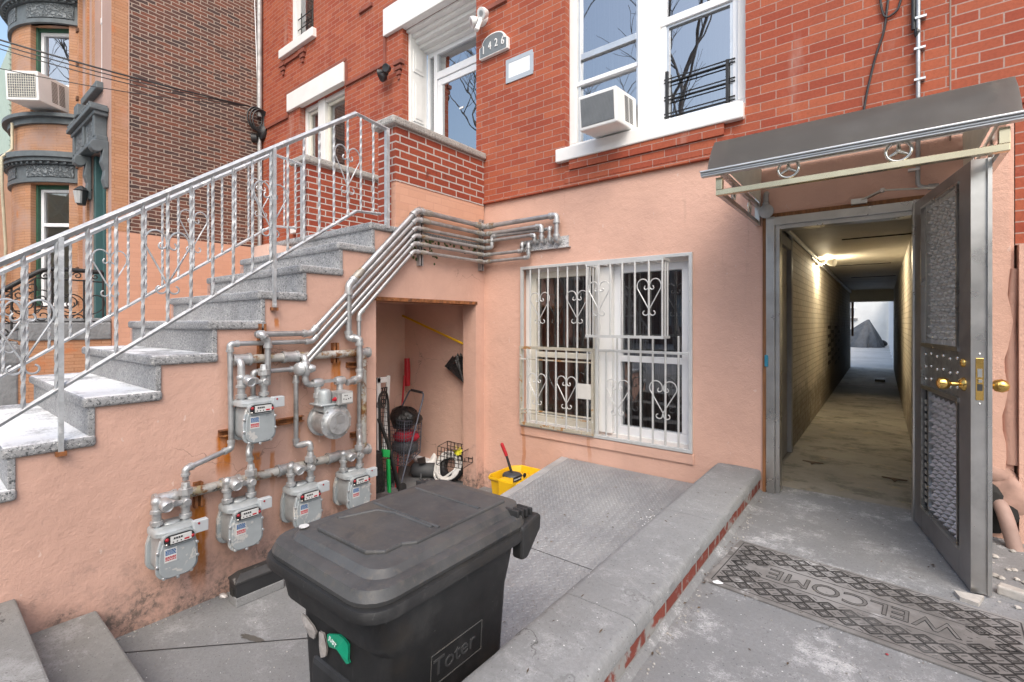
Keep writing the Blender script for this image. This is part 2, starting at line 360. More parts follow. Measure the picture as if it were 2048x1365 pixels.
def granite(name, base, dark, light, white=0):
    t = NT(name); v = t.coord(); c = t.mix(t.rng(t.noise(v, 3, 4), .3, .7), sc(base, .9), sc(base, 1.1))
    c = t.mix(t.rng(t.noise(v, 75, 4, .75), .53, .60), c, dark); c = t.mix(t.rng(t.noise(v, 60, 4, .8, (1, 1.1, 1.2)), .56, .63), c, light)
    c = t.mix(t.rng(t.noise(v, 5, 6, .7), .45, .7, 0, .5), c, sc(base, .6))
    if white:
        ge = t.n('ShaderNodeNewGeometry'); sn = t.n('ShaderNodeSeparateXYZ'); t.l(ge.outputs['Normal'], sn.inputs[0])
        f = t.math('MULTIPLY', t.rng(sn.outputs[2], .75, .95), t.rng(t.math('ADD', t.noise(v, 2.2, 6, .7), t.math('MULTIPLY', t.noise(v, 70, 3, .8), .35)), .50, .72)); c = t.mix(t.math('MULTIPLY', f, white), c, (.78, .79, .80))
    t.l(c, t.p.inputs['Base Color']); t.p.inputs['Roughness'].default_value = .55; t.l(t.bump(t.noise(v, 150, 4), .2, .003), t.p.inputs['Normal']); return t.mat
m_granite = granite('grey_granite', (.29, .295, .30), (.06, .065, .07), (.56, .56, .55), .95)
m_coping = granite('rough_granite', (.36, .345, .32), (.14, .135, .13), (.58, .56, .52))
m_terrazzo = granite('speckled_plate', (.5, .5, .5), (.05, .05, .06), (.7, .7, .7))
def concrete(name, col, pale=.5, dark=.4, joints=None, scale=1.):
    t = NT(name); v = t.coord(); c = t.mix(t.rng(t.noise(v, .9 * scale, 7, .62), .3, .7), sc(col, .82), sc(col, 1.1))
    c = t.mix(t.rng(t.noise(v, 60, 5, .75), .35, .65, 0, .5), c, sc(col, .72))
    c = t.mix(t.rng(t.math('ADD', t.math('ADD', t.math('MULTIPLY', t.noise(v, 3.1, 7, .72), .8), t.math('MULTIPLY', t.noise(v, 26, 5, .8), .35)), t.math('MULTIPLY', t.noise(v, 150, 3, .8), .35)), .75, .93, 0, pale), c, (.52, .525, .53))
    c = t.mix(t.rng(t.noise(v, 1.7, 6, .7, (1, 1.4, 1)), .56, .74, 0, dark), c, (.12, .115, .11))
    vo = t.n('ShaderNodeTexVoronoi'); vo.inputs['Scale'].default_value = 45; t.l(v, vo.inputs[0])
    c = t.mix(t.math('MULTIPLY', t.rng(vo.outputs[0], .16, .1), .8), c, sc(col, .45))
    vo2 = t.n('ShaderNodeTexVoronoi'); vo2.inputs['Scale'].default_value = 19; t.l(v, vo2.inputs[0])
    c = t.mix(t.math('MULTIPLY', t.rng(vo2.outputs[0], .07, .04), .8), c, (.75, .75, .74))
    t.l(c, t.p.inputs['Base Color']); t.p.inputs['Roughness'].default_value = .8; t.p.inputs['Specular IOR Level'].default_value = .3
    ve = t.n('ShaderNodeTexVoronoi', feature='DISTANCE_TO_EDGE'); ve.inputs['Scale'].default_value = .8
    nw = t.n('ShaderNodeTexNoise'); nw.inputs['Scale'].default_value = 4; nw.inputs['Detail'].default_value = 7; t.l(v, nw.inputs[0]); s3 = t.n('ShaderNodeVectorMath', operation='SCALE'); s3.inputs[3].default_value = .5
    t.l(nw.outputs[1], s3.inputs[0]); ad = t.n('ShaderNodeVectorMath', operation='ADD'); t.l(v, ad.inputs[0]); t.l(s3.outputs[0], ad.inputs[1]); t.l(ad.outputs[0], ve.inputs[0])
    cr = t.math('MULTIPLY', t.rng(ve.outputs[0], .0045, .0015), t.rng(t.noise(v, .7, 3), .5, .6)); c = t.mix(t.math('MULTIPLY', cr, .7), c, (.05, .048, .045))
    c = t.mix(t.rng(t.noise(v, 210, 2, .9), .62, .72, 0, .55), c, sc(col, .45)); t.l(c, t.p.inputs['Base Color'])
    b = t.bump(t.noise(v, 14, 6, .6), .3, .012); t.l(t.bump(t.noise(v, 170, 3, .7), .6, .004, b), t.p.inputs['Normal']); return t.mat
m_walk = concrete('walk_concrete', (.225, .23, .235), .75, .35)
m_court = concrete('courtyard_concrete', (.215, .22, .222), .35, .35)
m_cap = concrete('cap_concrete', (.255, .26, .262), .4, .3)
m_steps = concrete('step_concrete', (.22, .22, .21), .3, .4)
m_yard = concrete('yard_concrete', (.50, .49, .47), .5, .2)
m_street = concrete('street_concrete', (.30, .30, .30), .3, .3)
def passfloor():
    t = NT('passage_concrete'); v = t.coord(); col = (.27, .25, .215)
    c = t.mix(t.rng(t.noise(v, 1.2, 7, .65), .3, .7), sc(col, .7), sc(col, 1.15))
    c = t.mix(t.rng(t.noise(v, 3, 7, .74, (.9, 1.15, 1)), .48, .64, 0, .8), c, (.07, .067, .06))
    c = t.mix(t.rng(t.noise(v, 5, 7, .74, (1, .9, 1)), .56, .7, 0, .5), c, (.36, .29, .16))
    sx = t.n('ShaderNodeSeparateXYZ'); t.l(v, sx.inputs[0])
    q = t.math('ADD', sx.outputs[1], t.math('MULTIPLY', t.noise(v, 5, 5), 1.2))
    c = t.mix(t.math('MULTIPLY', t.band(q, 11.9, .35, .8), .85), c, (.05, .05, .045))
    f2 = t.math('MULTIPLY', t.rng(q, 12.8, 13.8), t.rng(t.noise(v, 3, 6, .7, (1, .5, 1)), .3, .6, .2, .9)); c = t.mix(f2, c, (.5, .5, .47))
    t.l(c, t.p.inputs['Base Color']); t.p.inputs['Roughness'].default_value = .65
    t.l(t.bump(t.noise(v, 25, 6, .65), .35, .01), t.p.inputs['Normal']); return t.mat
m_passfloor = passfloor()
m_white = M('white_paint', (.80, .80, .78), .45, var=.03, bump=.05, spots=[((.55, .53, .48), 4, .68, .8)])
m_vinyl = M('white_vinyl', (.80, .815, .83), .35, var=.02, bump=0)
m_cream = M('cream_paint', (.70, .67, .58), .5, var=.05, spots=[((.5, .45, .36), 5, .62, .75)])
m_silver = M('silver_paint', (.47, .48, .485), .40, .6, var=.16, vs=18, bump=.2, bs=60, spots=[((.27, .27, .265), 14, .55, .7), ((.22, .15, .08), 17, .72, .78)])
m_pipe = M('galvanised_pipe', (.40, .405, .41), .38, .65, var=.16, vs=10, bump=.1, bs=120, spots=[((.27, .265, .255), 7, .52, .72), ((.33, .24, .13), 11, .70, .78)])
m_coupling = M('corroded_coupling', (.36, .345, .31), .5, .5, var=.2, vs=20, bump=.3, bs=80, spots=[((.25, .15, .06), 16, .54, .64), ((.5, .5, .49), 22, .58, .66)])
m_pipedull = M('weathered_pipe', (.40, .40, .395), .5, .45, var=.15, vs=9, bump=.12, spots=[((.27, .27, .265), 6, .5, .7)])
m_pipered = M('rusted_pipe', (.44, .43, .40), .55, .3, var=.2, vs=10, bump=.35, bs=40, spots=[((.20, .085, .025), 7, .5, .6), ((.05, .05, .05), 9, .62, .66), ((.36, .30, .18), 14, .55, .65)])
m_rust = M('rusted_steel', (.26, .10, .035), .85, .1, var=.4, vs=18, bump=.5, bs=70, spots=[((.12, .05, .025), 14, .5, .65), ((.45, .2, .07), 20, .6, .7)])
m_meter = M('grey_meter_enamel', (.34, .375, .39), .42, .15, var=.07, vs=9, bump=.08, spots=[((.52, .52, .50), 8, .545, .56), ((.25, .27, .28), 14, .6, .7)])
m_metertop = M('grey_meter_casting', (.37, .40, .41), .45, .3, var=.12, vs=14, bump=.25, bs=60)
m_black = M('black_plastic', (.025, .026, .028), .5, var=.2, bump=.1)
m_blackmetal = M('black_iron', (.022, .022, .022), .5, .2, var=.3, bump=.25)
m_bin = M('bin_plastic', (.023, .0235, .0245), .48, var=.2, vs=4, bump=.2, bs=220, bd=.002, spots=[((.042, .042, .042), 5, .52, .75), ((.04, .034, .028), 2.4, .55, .75), ((.06, .06, .06), 9, .63, .70, (5, 1, .5)), ((.10, .10, .098), 45, .67, .72), ((.30, .30, .29), 60, .74, .78)], spec=.45)
m_binlid = M('bin_lid_plastic', (.062, .063, .064), .5, var=.2, vs=4, bump=.25, bs=200, bd=.002, spots=[((.10, .086, .07), 1.9, .5, .7), ((.04, .043, .047), 6, .5, .7), ((.085, .082, .078), 9, .60, .75, (3, 1, 1)), ((.085, .08, .073), 45, .5, .7), ((.35, .34, .32), 80, .72, .76)], spec=.45)
m_yellow = M('yellow_plastic', (.72, .42, .008), .42, var=.08, vs=3, bump=.05, spots=[((.45, .25, .01), 6, .62, .75)])
m_red = M('red_plastic', (.42, .012, .02), .45, var=.1, bump=.05)
m_redpaint = M('red_button', (.30, .01, .018), .35, bump=0)
m_brass = M('polished_brass', (.70, .46, .14), .2, 1., var=.08, bump=.04)
def steel(name, col, rough): return M(name, col, rough, 1., var=.16, vs=2.2, bump=.03, bs=300, bd=.001, spots=[(sc(col, .62), 1.6, .52, .8), (sc(col, .75), 9, .62, .8)])
m_steel = steel('worn_steel', (.58, .575, .555), .30)
m_steeldark = M('tarnished_steel', (.31, .295, .285), .36, .55, var=.14, vs=2.5, bump=.03, bs=300, bd=.001, spots=[((.17, .155, .145), 1.8, .5, .8)])
m_gold = steel('gilded_steel', (.72, .62, .42), .24)
m_chrome = M('chrome', (.72, .70, .64), .12, 1, var=.05, bump=0)
m_alu = M('aluminium', (.60, .61, .61), .35, .8, var=.06, bump=.05)
m_grille = M('painted_guard_bar', (.60, .61, .60), .42, .35, var=.06, vs=8, bump=.1, spots=[((.40, .36, .27), 12, .68, .76)])
m_grillerust = M('rusty_guard_bar', (.46, .43, .35), .6, .2, var=.12, vs=10, bump=.2, spots=[((.36, .19, .07), 10, .55, .62), ((.6, .6, .58), 7, .55, .65)])
m_rail = M('peeling_railing_paint', (.42, .435, .45), .45, .35, var=.18, vs=14, bump=.25, bs=60, spots=[((.33, .325, .32), 16, .55, .66), ((.10, .055, .04), 18, .71, .74), ((.66, .67, .68), 9, .56, .66)])
m_awntop = M('awning_sheet', (.082, .081, .079), .6, .1, var=.1, vs=3, bump=.15, bs=300, bd=.001, spots=[((.09, .09, .09), 4, .6, .8)])
_t = NT('smoked_awning_sheet'); _v = _t.coord(True); _tr = _t.n('ShaderNodeBsdfTranslucent'); _tr.inputs[0].default_value = (.74, .72, .68, 1); _mx = _t.n('ShaderNodeMixShader'); _mx.inputs[0].default_value = .55
_t.l(_t.mix(_t.rng(_t.noise(_v, 4, 6, .7), .45, .8), (.085, .084, .082), (.15, .15, .148)), _t.p.inputs['Base Color']); _t.p.inputs['Roughness'].default_value = .5; _t.l(_t.bump(_t.noise(_v, 300, 3), .1, .001), _t.p.inputs['Normal'])
_t.l(_t.p.outputs[0], _mx.inputs[1]); _t.l(_tr.outputs[0], _mx.inputs[2]); _t.l(_mx.outputs[0], _t.out.inputs[0]); m_awntop = _t.mat
m_awnin = M('awning_lining', (.62, .60, .50), .5, var=.05)
m_grey = M('grey_trim_paint', (.115, .135, .145), .6, var=.12, vs=8, bump=.3, bs=30)
m_greylite = M('light_grey_trim', (.32, .345, .36), .55, var=.1, vs=8, bump=.2)
m_friez = None
def relief():
    t = NT('carved_frieze'); v = t.coord(); n = t.noise(v, 11, 3, .5, (1, 1, 1), 2.5); c = t.mix(t.rng(n, .35, .65), (.10, .12, .13), (.22, .245, .26)); t.l(c, t.p.inputs['Base Color'])
    t.p.inputs['Roughness'].default_value = .6; t.l(t.bump(t.rng(n, .38, .62), 1., .03), t.p.inputs['Normal']); return t.mat
m_friez = relief()
m_teal = M('teal_door_paint', (.05, .12, .125), .45, var=.08, bump=.05)
m_green = M('green_paint', (.02, .085, .05), .5, var=.2, spots=[((.2, .24, .2), 12, .68, .72)])
m_stone = M('bluestone', (.22, .23, .235), .75, var=.15, vs=4, bump=.7, bs=18, bd=.02, rnd=False)
m_siding = M('green_siding', (.42, .50, .40), .5, var=.05, rnd=False)
m_salmon = M('salmon_render', (.55, .33, .23), .8, var=.06, rnd=False)
m_duct = M('grey_tape', (.40, .45, .50), .5, var=.05)
m_paper = M('white_paper', (.84, .86, .88), .6, var=.01, bump=0)
m_plaque = M('plaque_grey', (.17, .19, .20), .5, .1, var=.08)
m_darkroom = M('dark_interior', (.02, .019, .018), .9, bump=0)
m_curtain = M('drawn_curtain', (.10, .085, .07), .9, var=.3, vs=6, bump=0, stretch=(8, 8, .3))
m_palecurtain = M('pale_blind', (.42, .43, .43), .8, var=.1, vs=5, bump=0, stretch=(6, 6, .4))
m_blind = M('venetian_blind', (.74, .69, .56), .7, var=.06, vs=40, bump=.4, bs=30, stretch=(.1, .1, 8))
def glass(name, tint=.75, ior=1.9, rough=.0):
    t = NT(name); t.t.nodes.remove(t.p); fr = t.n('ShaderNodeFresnel'); fr.inputs[0].default_value = ior
    tr = t.n('ShaderNodeBsdfTransparent'); tr.inputs[0].default_value = (tint, tint * 1.01, tint * 1.02, 1); g = t.n('ShaderNodeBsdfGlossy'); g.inputs['Roughness'].default_value = rough
    g.inputs['Color'].default_value = (.93, .96, 1, 1)
    wn_ = t.bump(t.noise(t.coord(), 1.7, 2), .03, .05); t.l(wn_, g.inputs['Normal'])
    mx = t.n('ShaderNodeMixShader'); t.l(fr.outputs[0], mx.inputs[0]); t.l(tr.outputs[0], mx.inputs[1]); t.l(g.outputs[0], mx.inputs[2]); t.l(mx.outputs[0], t.out.inputs[0]); return t.mat
m_glass = glass('window_glass', .7, 4.2, .004)
m_glasslow = glass('basement_glass', .75, 2.6, .01)
m_glassin = glass('door_glass', .6, 5.0, .003)
m_obscure = M('bubbled_glass', (.58, .585, .57), .25, .2, var=.2, vs=9, bump=.3, bs=40)
m_rubber = M('rubber_mat', (.15, .143, .137), .8, var=.25, vs=5, bump=.3, bs=120, spots=[((.24, .235, .23), 1.6, .45, .62), ((.42, .42, .42), 7, .60, .76), ((.05, .047, .045), 40, .62, .70)])
m_matgroove = M('rubber_groove', (.035, .033, .032), .85, var=.2, bump=.1, spots=[((.11, .11, .108), 2.2, .55, .75)])
def plate():
    t = NT('tread_plate'); v = t.coord(); c = t.mix(t.rng(t.noise(v, 2.5, 7, .65), .3, .7), (.235, .245, .26), (.33, .34, .35))
    c = t.mix(t.rng(t.noise(v, 7, 6, .75), .55, .75, 0, .45), c, (.24, .215, .195)); c = t.mix(t.rng(t.noise(v, 90, 3, .8), .60, .70, 0, .6), c, (.62, .63, .64)); c = t.mix(t.rng(t.noise(v, 75, 3, .8), .60, .68, 0, .75), c, (.12, .095, .08)); c = t.mix(t.rng(t.noise(v, 16, 6, .8), .58, .7, 0, .4), c, (.22, .17, .14))
    t.l(c, t.p.inputs['Base Color']); t.p.inputs['Roughness'].default_value = .55; t.p.inputs['Metallic'].default_value = .25; t.l(t.bump(t.noise(v, 160, 3), .2, .002), t.p.inputs['Normal']); return t.mat
m_plate = plate()
m_bag = M('black_bag', (.012, .012, .013), .3, var=.3, bump=.8, bs=16, bd=.03)
m_tarp = M('grey_tarp', (.085, .092, .10), .55, var=.2, vs=4, bump=.6, bs=5, bd=.08)
m_hose = M('white_hose', (.78, .78, .76), .4, var=.05, bump=0)
m_roll = M('dark_rolled_mat', (.075, .08, .085), .6, var=.2, bump=.3)
m_bark = M('winter_bark', (.22, .20, .185), .85, var=.3, bump=.4, bs=20)
m_terra = M('painted_drain', (.33, .225, .19), .7, var=.12, vs=8, bump=.5, bs=24)
m_rubble = M('rubble', (.40, .38, .35), .85, var=.25, vs=10, bump=.7, bs=30)
m_lblue = M('label_blue', (.03, .12, .30), .5, bump=0); m_lred = M('label_red', (.42, .02, .03), .5, bump=0); m_grit = M('grit', (.30, .29, .27), .9, var=.5, vs=30); m_lwhite = M('label_white', (.56, .57, .56), .5, bump=0)
m_gwrap = M('green_wrapper', (.01, .30, .17), .4, var=.1, bump=.3, bs=30); m_swrap = M('silver_wrapper', (.50, .47, .45), .35, .3, var=.25, vs=25, bump=.8, bs=40)
m_bluecl = M('blue_clip', (.03, .22, .32), .4, bump=0)
def lampmat(name, col, k):
    t = NT(name); t.p.inputs['Emission Color'].default_value = (*col, 1); t.p.inputs['Emission Strength'].default_value = k; t.p.inputs['Base Color'].default_value = (*col, 1); return t.mat
m_bulb = lampmat('lit_bulb', (1, .72, .30), 4.)

# ================================================================== GROUND
YB = 4.07
def struct(name, mb, mat, **k): o = mb.build(name, mat, **k); o['kind'] = 'structure'; return o
g = MB()                                  # one street sheet with the sunken courtyard, passage and house plots cut out
for (x0, x1, y0, y1) in ((-80, 80, -80, -3.2), (-80, -5.6, -3.2, 60), (3.2, 80, -3.2, 60), (-5.6, 3.2, 36, 60)):
    g.quad((x0, y0, -.01), (x1, y0, -.01), (x1, y1, -.01), (x0, y1, -.01))
struct('street_pavement', g, m_street)
g = MB(); g.box(-.76, 3.2, -3.2, 4.3, -.8, 0)
struct('walkway', g, m_walk)
g = MB(); g.box(-5.6, -.76, -3.2, .05, -.8, -.0)
struct('pavement', g, m_steps)
g = MB(); g.box(-5.25, -.76, .05, 4.6, -.9, ZC)
gg = MB()
struct('courtyard_floor', g, m_court)
for (x, y, L, rot) in ():
    pass
g = MB()                                   # dark joint lines of the courtyard slabs
p0, p1 = FZ(243, 1307, ZC), FZ(625, 1277, ZC)
for a, b in ((p0, p1),):
    a = a + V((0, 0, .004)); b = b + V((0, 0, .004)); pts = []; n_ = 24
    for i in range(n_ + 1):
        t_ = i / n_; q = a.lerp(b + (b - a) * .9, t_); wdt = .004 + .003 * R.random(); pts.append((q, wdt))
    for i in range(n_):
        (q0, w0), (q1, w1) = pts[i], pts[i + 1]; g.quad(q0 + V((0, -w0, 0)), q1 + V((0, -w1, 0)), q1 + V((0, w1, 0)), q0 + V((0, w0, 0)))
tag(g.build('slab_joint', m_black), kind='structure')
g = MB(); c0 = FZ(505, 1278, ZC)
n_ = 40; vs = []
for i in range(n_):
    a = 2 * pi * i / n_; k = 1 + .55 * noise.noise(V((cos(a) * 2.2, sin(a) * 2.2, 4))) + .3 * noise.noise(V((cos(a) * 6, sin(a) * 6, 9))); ux_, vy_ = .085 * cos(a) * k, .020 * sin(a) * k; vs.append(c0 + V((ux_ * .95 - vy_ * .3, ux_ * .3 + vy_ * .95, .004)))
g.quad(*vs); tag(g.build('damp_stain', M('damp_stain', (.095, .09, .08), .5)), kind='structure')
# three concrete steps down from the pavement into the courtyard
st = T('concrete_steps', 'worn concrete steps leading down into the courtyard beside the pink stoop wall', 'steps', (-3.0, .4, ZC))
for (y0, y1, z) in ((.05, .37, -.14), (.37, .695, -.357)):
    MB().box(XS, -2.35, y0, y1, ZC - .02, z).build('step', m_steps, st, bevel=.012)
# passage floor and yard
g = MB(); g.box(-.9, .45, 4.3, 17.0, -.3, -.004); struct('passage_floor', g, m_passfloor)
g = MB(); g.box(-6, 3.2, 17.0, 36, -.3, -.008); struct('yard_ground', g, m_yard)

# ================================================================== THE RED BRICK HOUSE
H = T('red_brick_house', 'red brick row house with pink stucco ground floor and white window surrounds', 'house', (-3.4, YF, 0))
fb = lambda u, v, d: (u, YB + d, v)
OPEN_WIN = (-2.5, -.85, 3.02, 5.6); OPEN_ENT = (-5.0, -3.69, 2.19, 5.19); OPEN_LW = (-7.64, -6.33, 2.9, 4.88); OPEN_UL = (-8.02, -7.2, 5.98, 8.3)
b = MB(); wall_holes(b, fb, -8.975, .335, 2.66, 8.8, [OPEN_WIN, OPEN_ENT, OPEN_LW, OPEN_UL], .3); b.build('brick_wall', m_brick, H)
b = MB(); wall_holes(b, lambda u, v, d: (u, YF + .006 + d, v), -8.975, .62, -.8, 2.66, [(-3.05, -1.255, .197, 1.89), (-.715, .215, -.9, 2.10), (-5.0, -3.69, 2.19, 3)], .32)
b.build('stucco_wall', m_stucco_front, H)
# ledge where the brick overhangs the stucco, apron under the window, raised brick mouldings
b = MB(); b.box(-3.58, .335, YB - .022, YB + .05, 2.635, 2.672).build('ledge', m_brick, H, bevel=.006)
b = MB(); b.box(-2.49, -.93, YB - .022, YB + .05, 2.674, 2.80); b.box(-2.43, -1.0, YB - .04, YB + .05, 2.80, 2.893); b.build('window_apron', m_brick, H)
b = MB()
m_mould = M('red_moulding', (.24, .075, .05), .75, var=.15, bump=.3)
def ledge_line(pts, d=.03, h=.045):
    b = MB()
    for (p, q) in zip(pts, pts[1:]):
        P, Q = FY(*p, YB), FY(*q, YB)
        if abs(P.x - Q.x) > abs(P.z - Q.z):
            z = (P.z + Q.z) / 2; b.box(min(P.x, Q.x) - .02, max(P.x, Q.x) + .02, YB - d, YB + .02, z - h / 2, z + h / 2)
        else:
            x = (P.x + Q.x) / 2; b.box(x - h / 2, x + h / 2, YB - d + .004, YB + .02, min(P.z, Q.z), max(P.z, Q.z))
    b.build('brick_moulding', m_mould, H)
ledge_line([(525, 263), (577, 233)]); ledge_line([(577, 233), (577, 190)]); ledge_line([(577, 188), (692, 122)]); ledge_line([(694, 125), (694, 170)]); ledge_line([(694, 171), (771, 128)])
ledge_line([(771, 128), (771, 18)]); ledge_line([(771, 18), (803, 2)]); ledge_line([(972, 23), (1012, 0)]); ledge_line([(722, 24), (744, 12)])
for i, dz in enumerate((0, .07, .13, .19)):    # corbel beside the entrance
    P = FY(799, 122, YB); w_ = (.16, .12, .08, .04)[i]; b.box(P.x - w_ / 2, P.x + w_ / 2, YB - .05 + .011 * i, YB + .02, P.z - dz - .06, P.z - dz - .012)
b.build('corbel', m_mould, H)
for (px, py) in ((568, 128), (607, 101)):      # corbels under the upper sill
    P = FY(px, py, YB); b = MB()
    for i in range(3): b.box(P.x - .09 + .03 * i, P.x + .09 - .03 * i, YB - .05 + .012 * i, YB + .02, P.z - .07 * i - .06, P.z - .07 * i)
    b.build('corbel', m_mould, H)
P, Q = FY(571, 122, YB), FY(606, 100, YB); MB().box(P.x, Q.x, YB - .03, YB + .02, P.z - .08, P.z - .03).build('brick_moulding', m_mould, H)

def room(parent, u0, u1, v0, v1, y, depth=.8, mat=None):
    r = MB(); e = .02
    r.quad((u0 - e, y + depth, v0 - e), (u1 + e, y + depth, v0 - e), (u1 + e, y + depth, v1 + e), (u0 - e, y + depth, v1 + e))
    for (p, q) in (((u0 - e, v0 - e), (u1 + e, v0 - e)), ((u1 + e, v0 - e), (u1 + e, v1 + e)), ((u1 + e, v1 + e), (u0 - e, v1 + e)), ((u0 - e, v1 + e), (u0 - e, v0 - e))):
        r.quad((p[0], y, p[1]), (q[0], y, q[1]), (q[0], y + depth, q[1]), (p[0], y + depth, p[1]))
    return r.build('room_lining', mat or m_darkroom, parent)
def fr(mb, u0, u1, v0, v1, y0, y1, t, tb=None):     # rectangular frame in a facade plane
    tb = tb or t
    mb.box(u0, u1, y0, y1, v0, v0 + tb); mb.box(u0, u1, y0, y1, v1 - t, v1); mb.box(u0, u0 + t, y0, y1, v0 + tb, v1 - t); mb.box(u1 - t, u1, y0, y1, v0 + tb, v1 - t); return mb

# --- double window above the awning
W = fr(MB(), -2.5, -.85, 3.02, 5.6, YB + .085, YB + .30, .075).build('window', m_white, H, bevel=.006)
ym = YB + .07
mb = MB(); a, c = FY(1275, 150, ym).x, FY(1318, 150, ym).x; mb.box(a, c, ym, YB + .28, 3.02, 5.6); mb.build('mullion', m_white, W, bevel=.006)
xl, xr = a, c
mb = MB(); mb.box(-2.58, -.855, YB - .055, YB + .16, 2.893, 3.024); mb.build('sill', m_white, W, bevel=.01)
yg = YB + .15
# left light: storm sash with grey rails and the open lower part
mb = fr(MB(), -2.425, xl, 3.024, 5.6, yg - .03, yg + .02, .035)
z1 = FY(1220, 96, yg).z; z2 = FY(1220, 152, yg).z
mb.box(-2.39, xl - .035, yg - .028, yg + .03, z1 - .03, z1 + .03); mb.build('left_sash_frame', m_alu, W, bevel=.003)
mb = MB().box(-2.425, xl - .0, yg - .045, yg + .03, z2 - .02, z2 + .02); mb.build('lower_sash_rail', m_vinyl, W, bevel=.004)
MB().quad((-2.42, yg, 3.03), (xl, yg, 3.03), (xl, yg, 5.6), (-2.42, yg, 5.6)).build('pane', m_glass, W)
mb = fr(MB(), xr, -.925, 3.024, 5.6, yg - .03, yg + .02, .045)
z3 = FY(1390, 27, yg).z; mb.box(xr, -.925, yg - .04, yg + .03, z3 - .03, z3 + .035); mb.build('right_sash_frame', m_vinyl, W, bevel=.004)
mb = fr(MB(), xr + .045, -.97, 3.06, z3 - .03, yg - .02, yg + .015, .022); mb.build('screen_frame', m_alu, W)
MB().quad((xr, yg + .004, 3.03), (-.925, yg + .004, 3.03), (-.925, yg + .004, 5.6), (xr, yg + .004, 5.6)).build('pane', m_glass, W)
mb = MB(); yb_ = yg - .035                            # black child guard bars
for py in (163, 198, 232):
    for dz in (0, .028): z = FY(1336, py, yb_).z + dz - .01; mb.cyl((xr + .03, yb_, z), (-.95, yb_, z), .006, 6)
for px in (1334, 1455):
    P = FY(px, 160, yb_); mb.box(P.x - .012, P.x + .012, yb_ - .012, yb_ + .012, 3.06, P.z + .07 if px < 1400 else FY(1455, 120, yb_).z)
mb.build('child_guard', m_blackmetal, W)
mb = MB(); mb.quad((-2.45, yg + .28, 3.0), (xl, yg + .28, 3.0), (xl, yg + .28, 5.6), (-2.45, yg + .28, 5.6)); mb.quad((xr, yg + .34, 3.0), (-.9, yg + .3, 3.0), (-.9, yg + .3, 4.3), (xr, yg + .34, 4.3))
mb.build('curtain', m_curtain, W); room(W, -2.5, -.85, 3.0, 5.6, YB + .3)

# --- entrance: deep white panelled surround with a glazed door
E_ = MB(); yd = 4.47
E_.box(-5.02, -4.965, YB + .10, yd, 2.19, 5.19); E_.box(-3.73, -3.67, YB + .10, yd, 2.19, 5.19)
for i, (yy, zz) in enumerate(((.06, 5.15), (.13, 5.11), (.19, 5.06), (.26, 5.02), (.33, 4.99))): E_.box(-5.0, -3.69, YB + yy, YB + yy + .075, zz, 5.19)
D_ = E_.build('entrance', m_white, H, bevel=.008)
mb = MB()
for (z0, z1) in ((2.35, 3.0), (3.12, 3.9), (4.0, 4.55), (4.66, 4.95)):   # raised panels on the left jamb
    mb.box(-4.966, -4.952, 4.22, 4.40, z0, z1); mb.box(-4.953, -4.944, 4.25, 4.37, z0 + .04, z1 - .04)
mb.build('jamb_panel', m_white, D_, bevel=.004)
mb = MB().box(-5.36, -3.66, YB - .045, YB + .058, 5.184, 5.55); mb.build('lintel', m_white, D_, bevel=.008)
xa, xb = FY(872, 150, yd).x, -3.7
zt = FY(905, 138, yd).z
mb = MB(); mb.box(-4.96, -3.7, yd, yd + .06, 4.93, 5.0); mb.box(-4.965, -4.92, yd, yd + .06, 2.19, 4.93); mb.box(xa - .03, xa + .03, yd - .012, yd + .06, 2.19, 4.93); mb.box(xa + .03, xb, yd - .01, yd + .06, zt - .055, zt + .04)
mb.build('door_frame', m_vinyl, D_, bevel=.005)
mb = fr(MB(), xa + .03, xb, 2.2, zt - .06, yd + .005, yd + .05, .085, .2); dr = mb.build('door_leaf', m_vinyl, D_, bevel=.006)
mb = MB(); mb.quad((xa + .1, yd + .02, 2.3), (xb, yd + .02, 2.3), (xb, yd + .02, zt - .1), (xa + .1, yd + .02, zt - .1)); mb.build('door_glass', m_glassin, D_)
mb = MB(); mb.quad((xa, yd + .03, zt), (xb, yd + .03, zt), (xb, yd + .03, 4.95), (xa, yd + .03, 4.95)); mb.quad((-4.95, yd + .03, 2.2), (xa, yd + .03, 2.2), (xa, yd + .03, 4.95), (-4.95, yd + .03, 4.95)); mb.build('transom_glass', m_glassin, D_)
mb = MB(); P = FY(921, 215, yd - .002); mb.box(P.x - .035, P.x + .035, yd + .012, yd + .016, P.z - .012, P.z + .012); mb.build('door_sticker', m_paper, D_)
room(D_, -4.98, -3.69, 2.19, 5.0, yd + .062, 1.2)

# --- two-light window left of the stoop landing
yl = YB + .12
L = fr(MB(), *OPEN_LW, yl - .02, YB + .3, .07).build('window', m_white, H, bevel=.006)
xm = FY(647, 230, yl).x
MB().box(xm - .1, xm + .1, yl - .04, YB + .3, 2.9, 4.88).build('mullion', m_white, L, bevel=.008)
MB().box(-7.99, -6.31, YB - .045, YB + .05, 4.872, 5.165).build('lintel', m_white, L, bevel=.008)
MB().box(-7.82, -6.2, YB - .07, YB + .1, 2.78, 2.9).build('sill', m_white, L, bevel=.008)
for (a, c) in ((-7.57, xm - .1), (xm + .1, -6.4)):
    fr(MB(), a, c, 2.97, 4.80, yl + .02, yl + .07, .045).build('sash', m_cream, L, bevel=.004)
    MB().quad((a, yl + .05, 2.97), (c, yl + .05, 2.97), (c, yl + .05, 4.8), (a, yl + .05, 4.8)).build('pane', m_glass, L)
MB().quad((-7.6, yl + .19, 2.9), (-6.35, yl + .19, 2.9), (-6.35, yl + .19, 4.9), (-7.6, yl + .19, 4.9)).build('curtain', m_palecurtain, L); room(L, -7.64, -6.33, 2.9, 4.88, YB + .3)
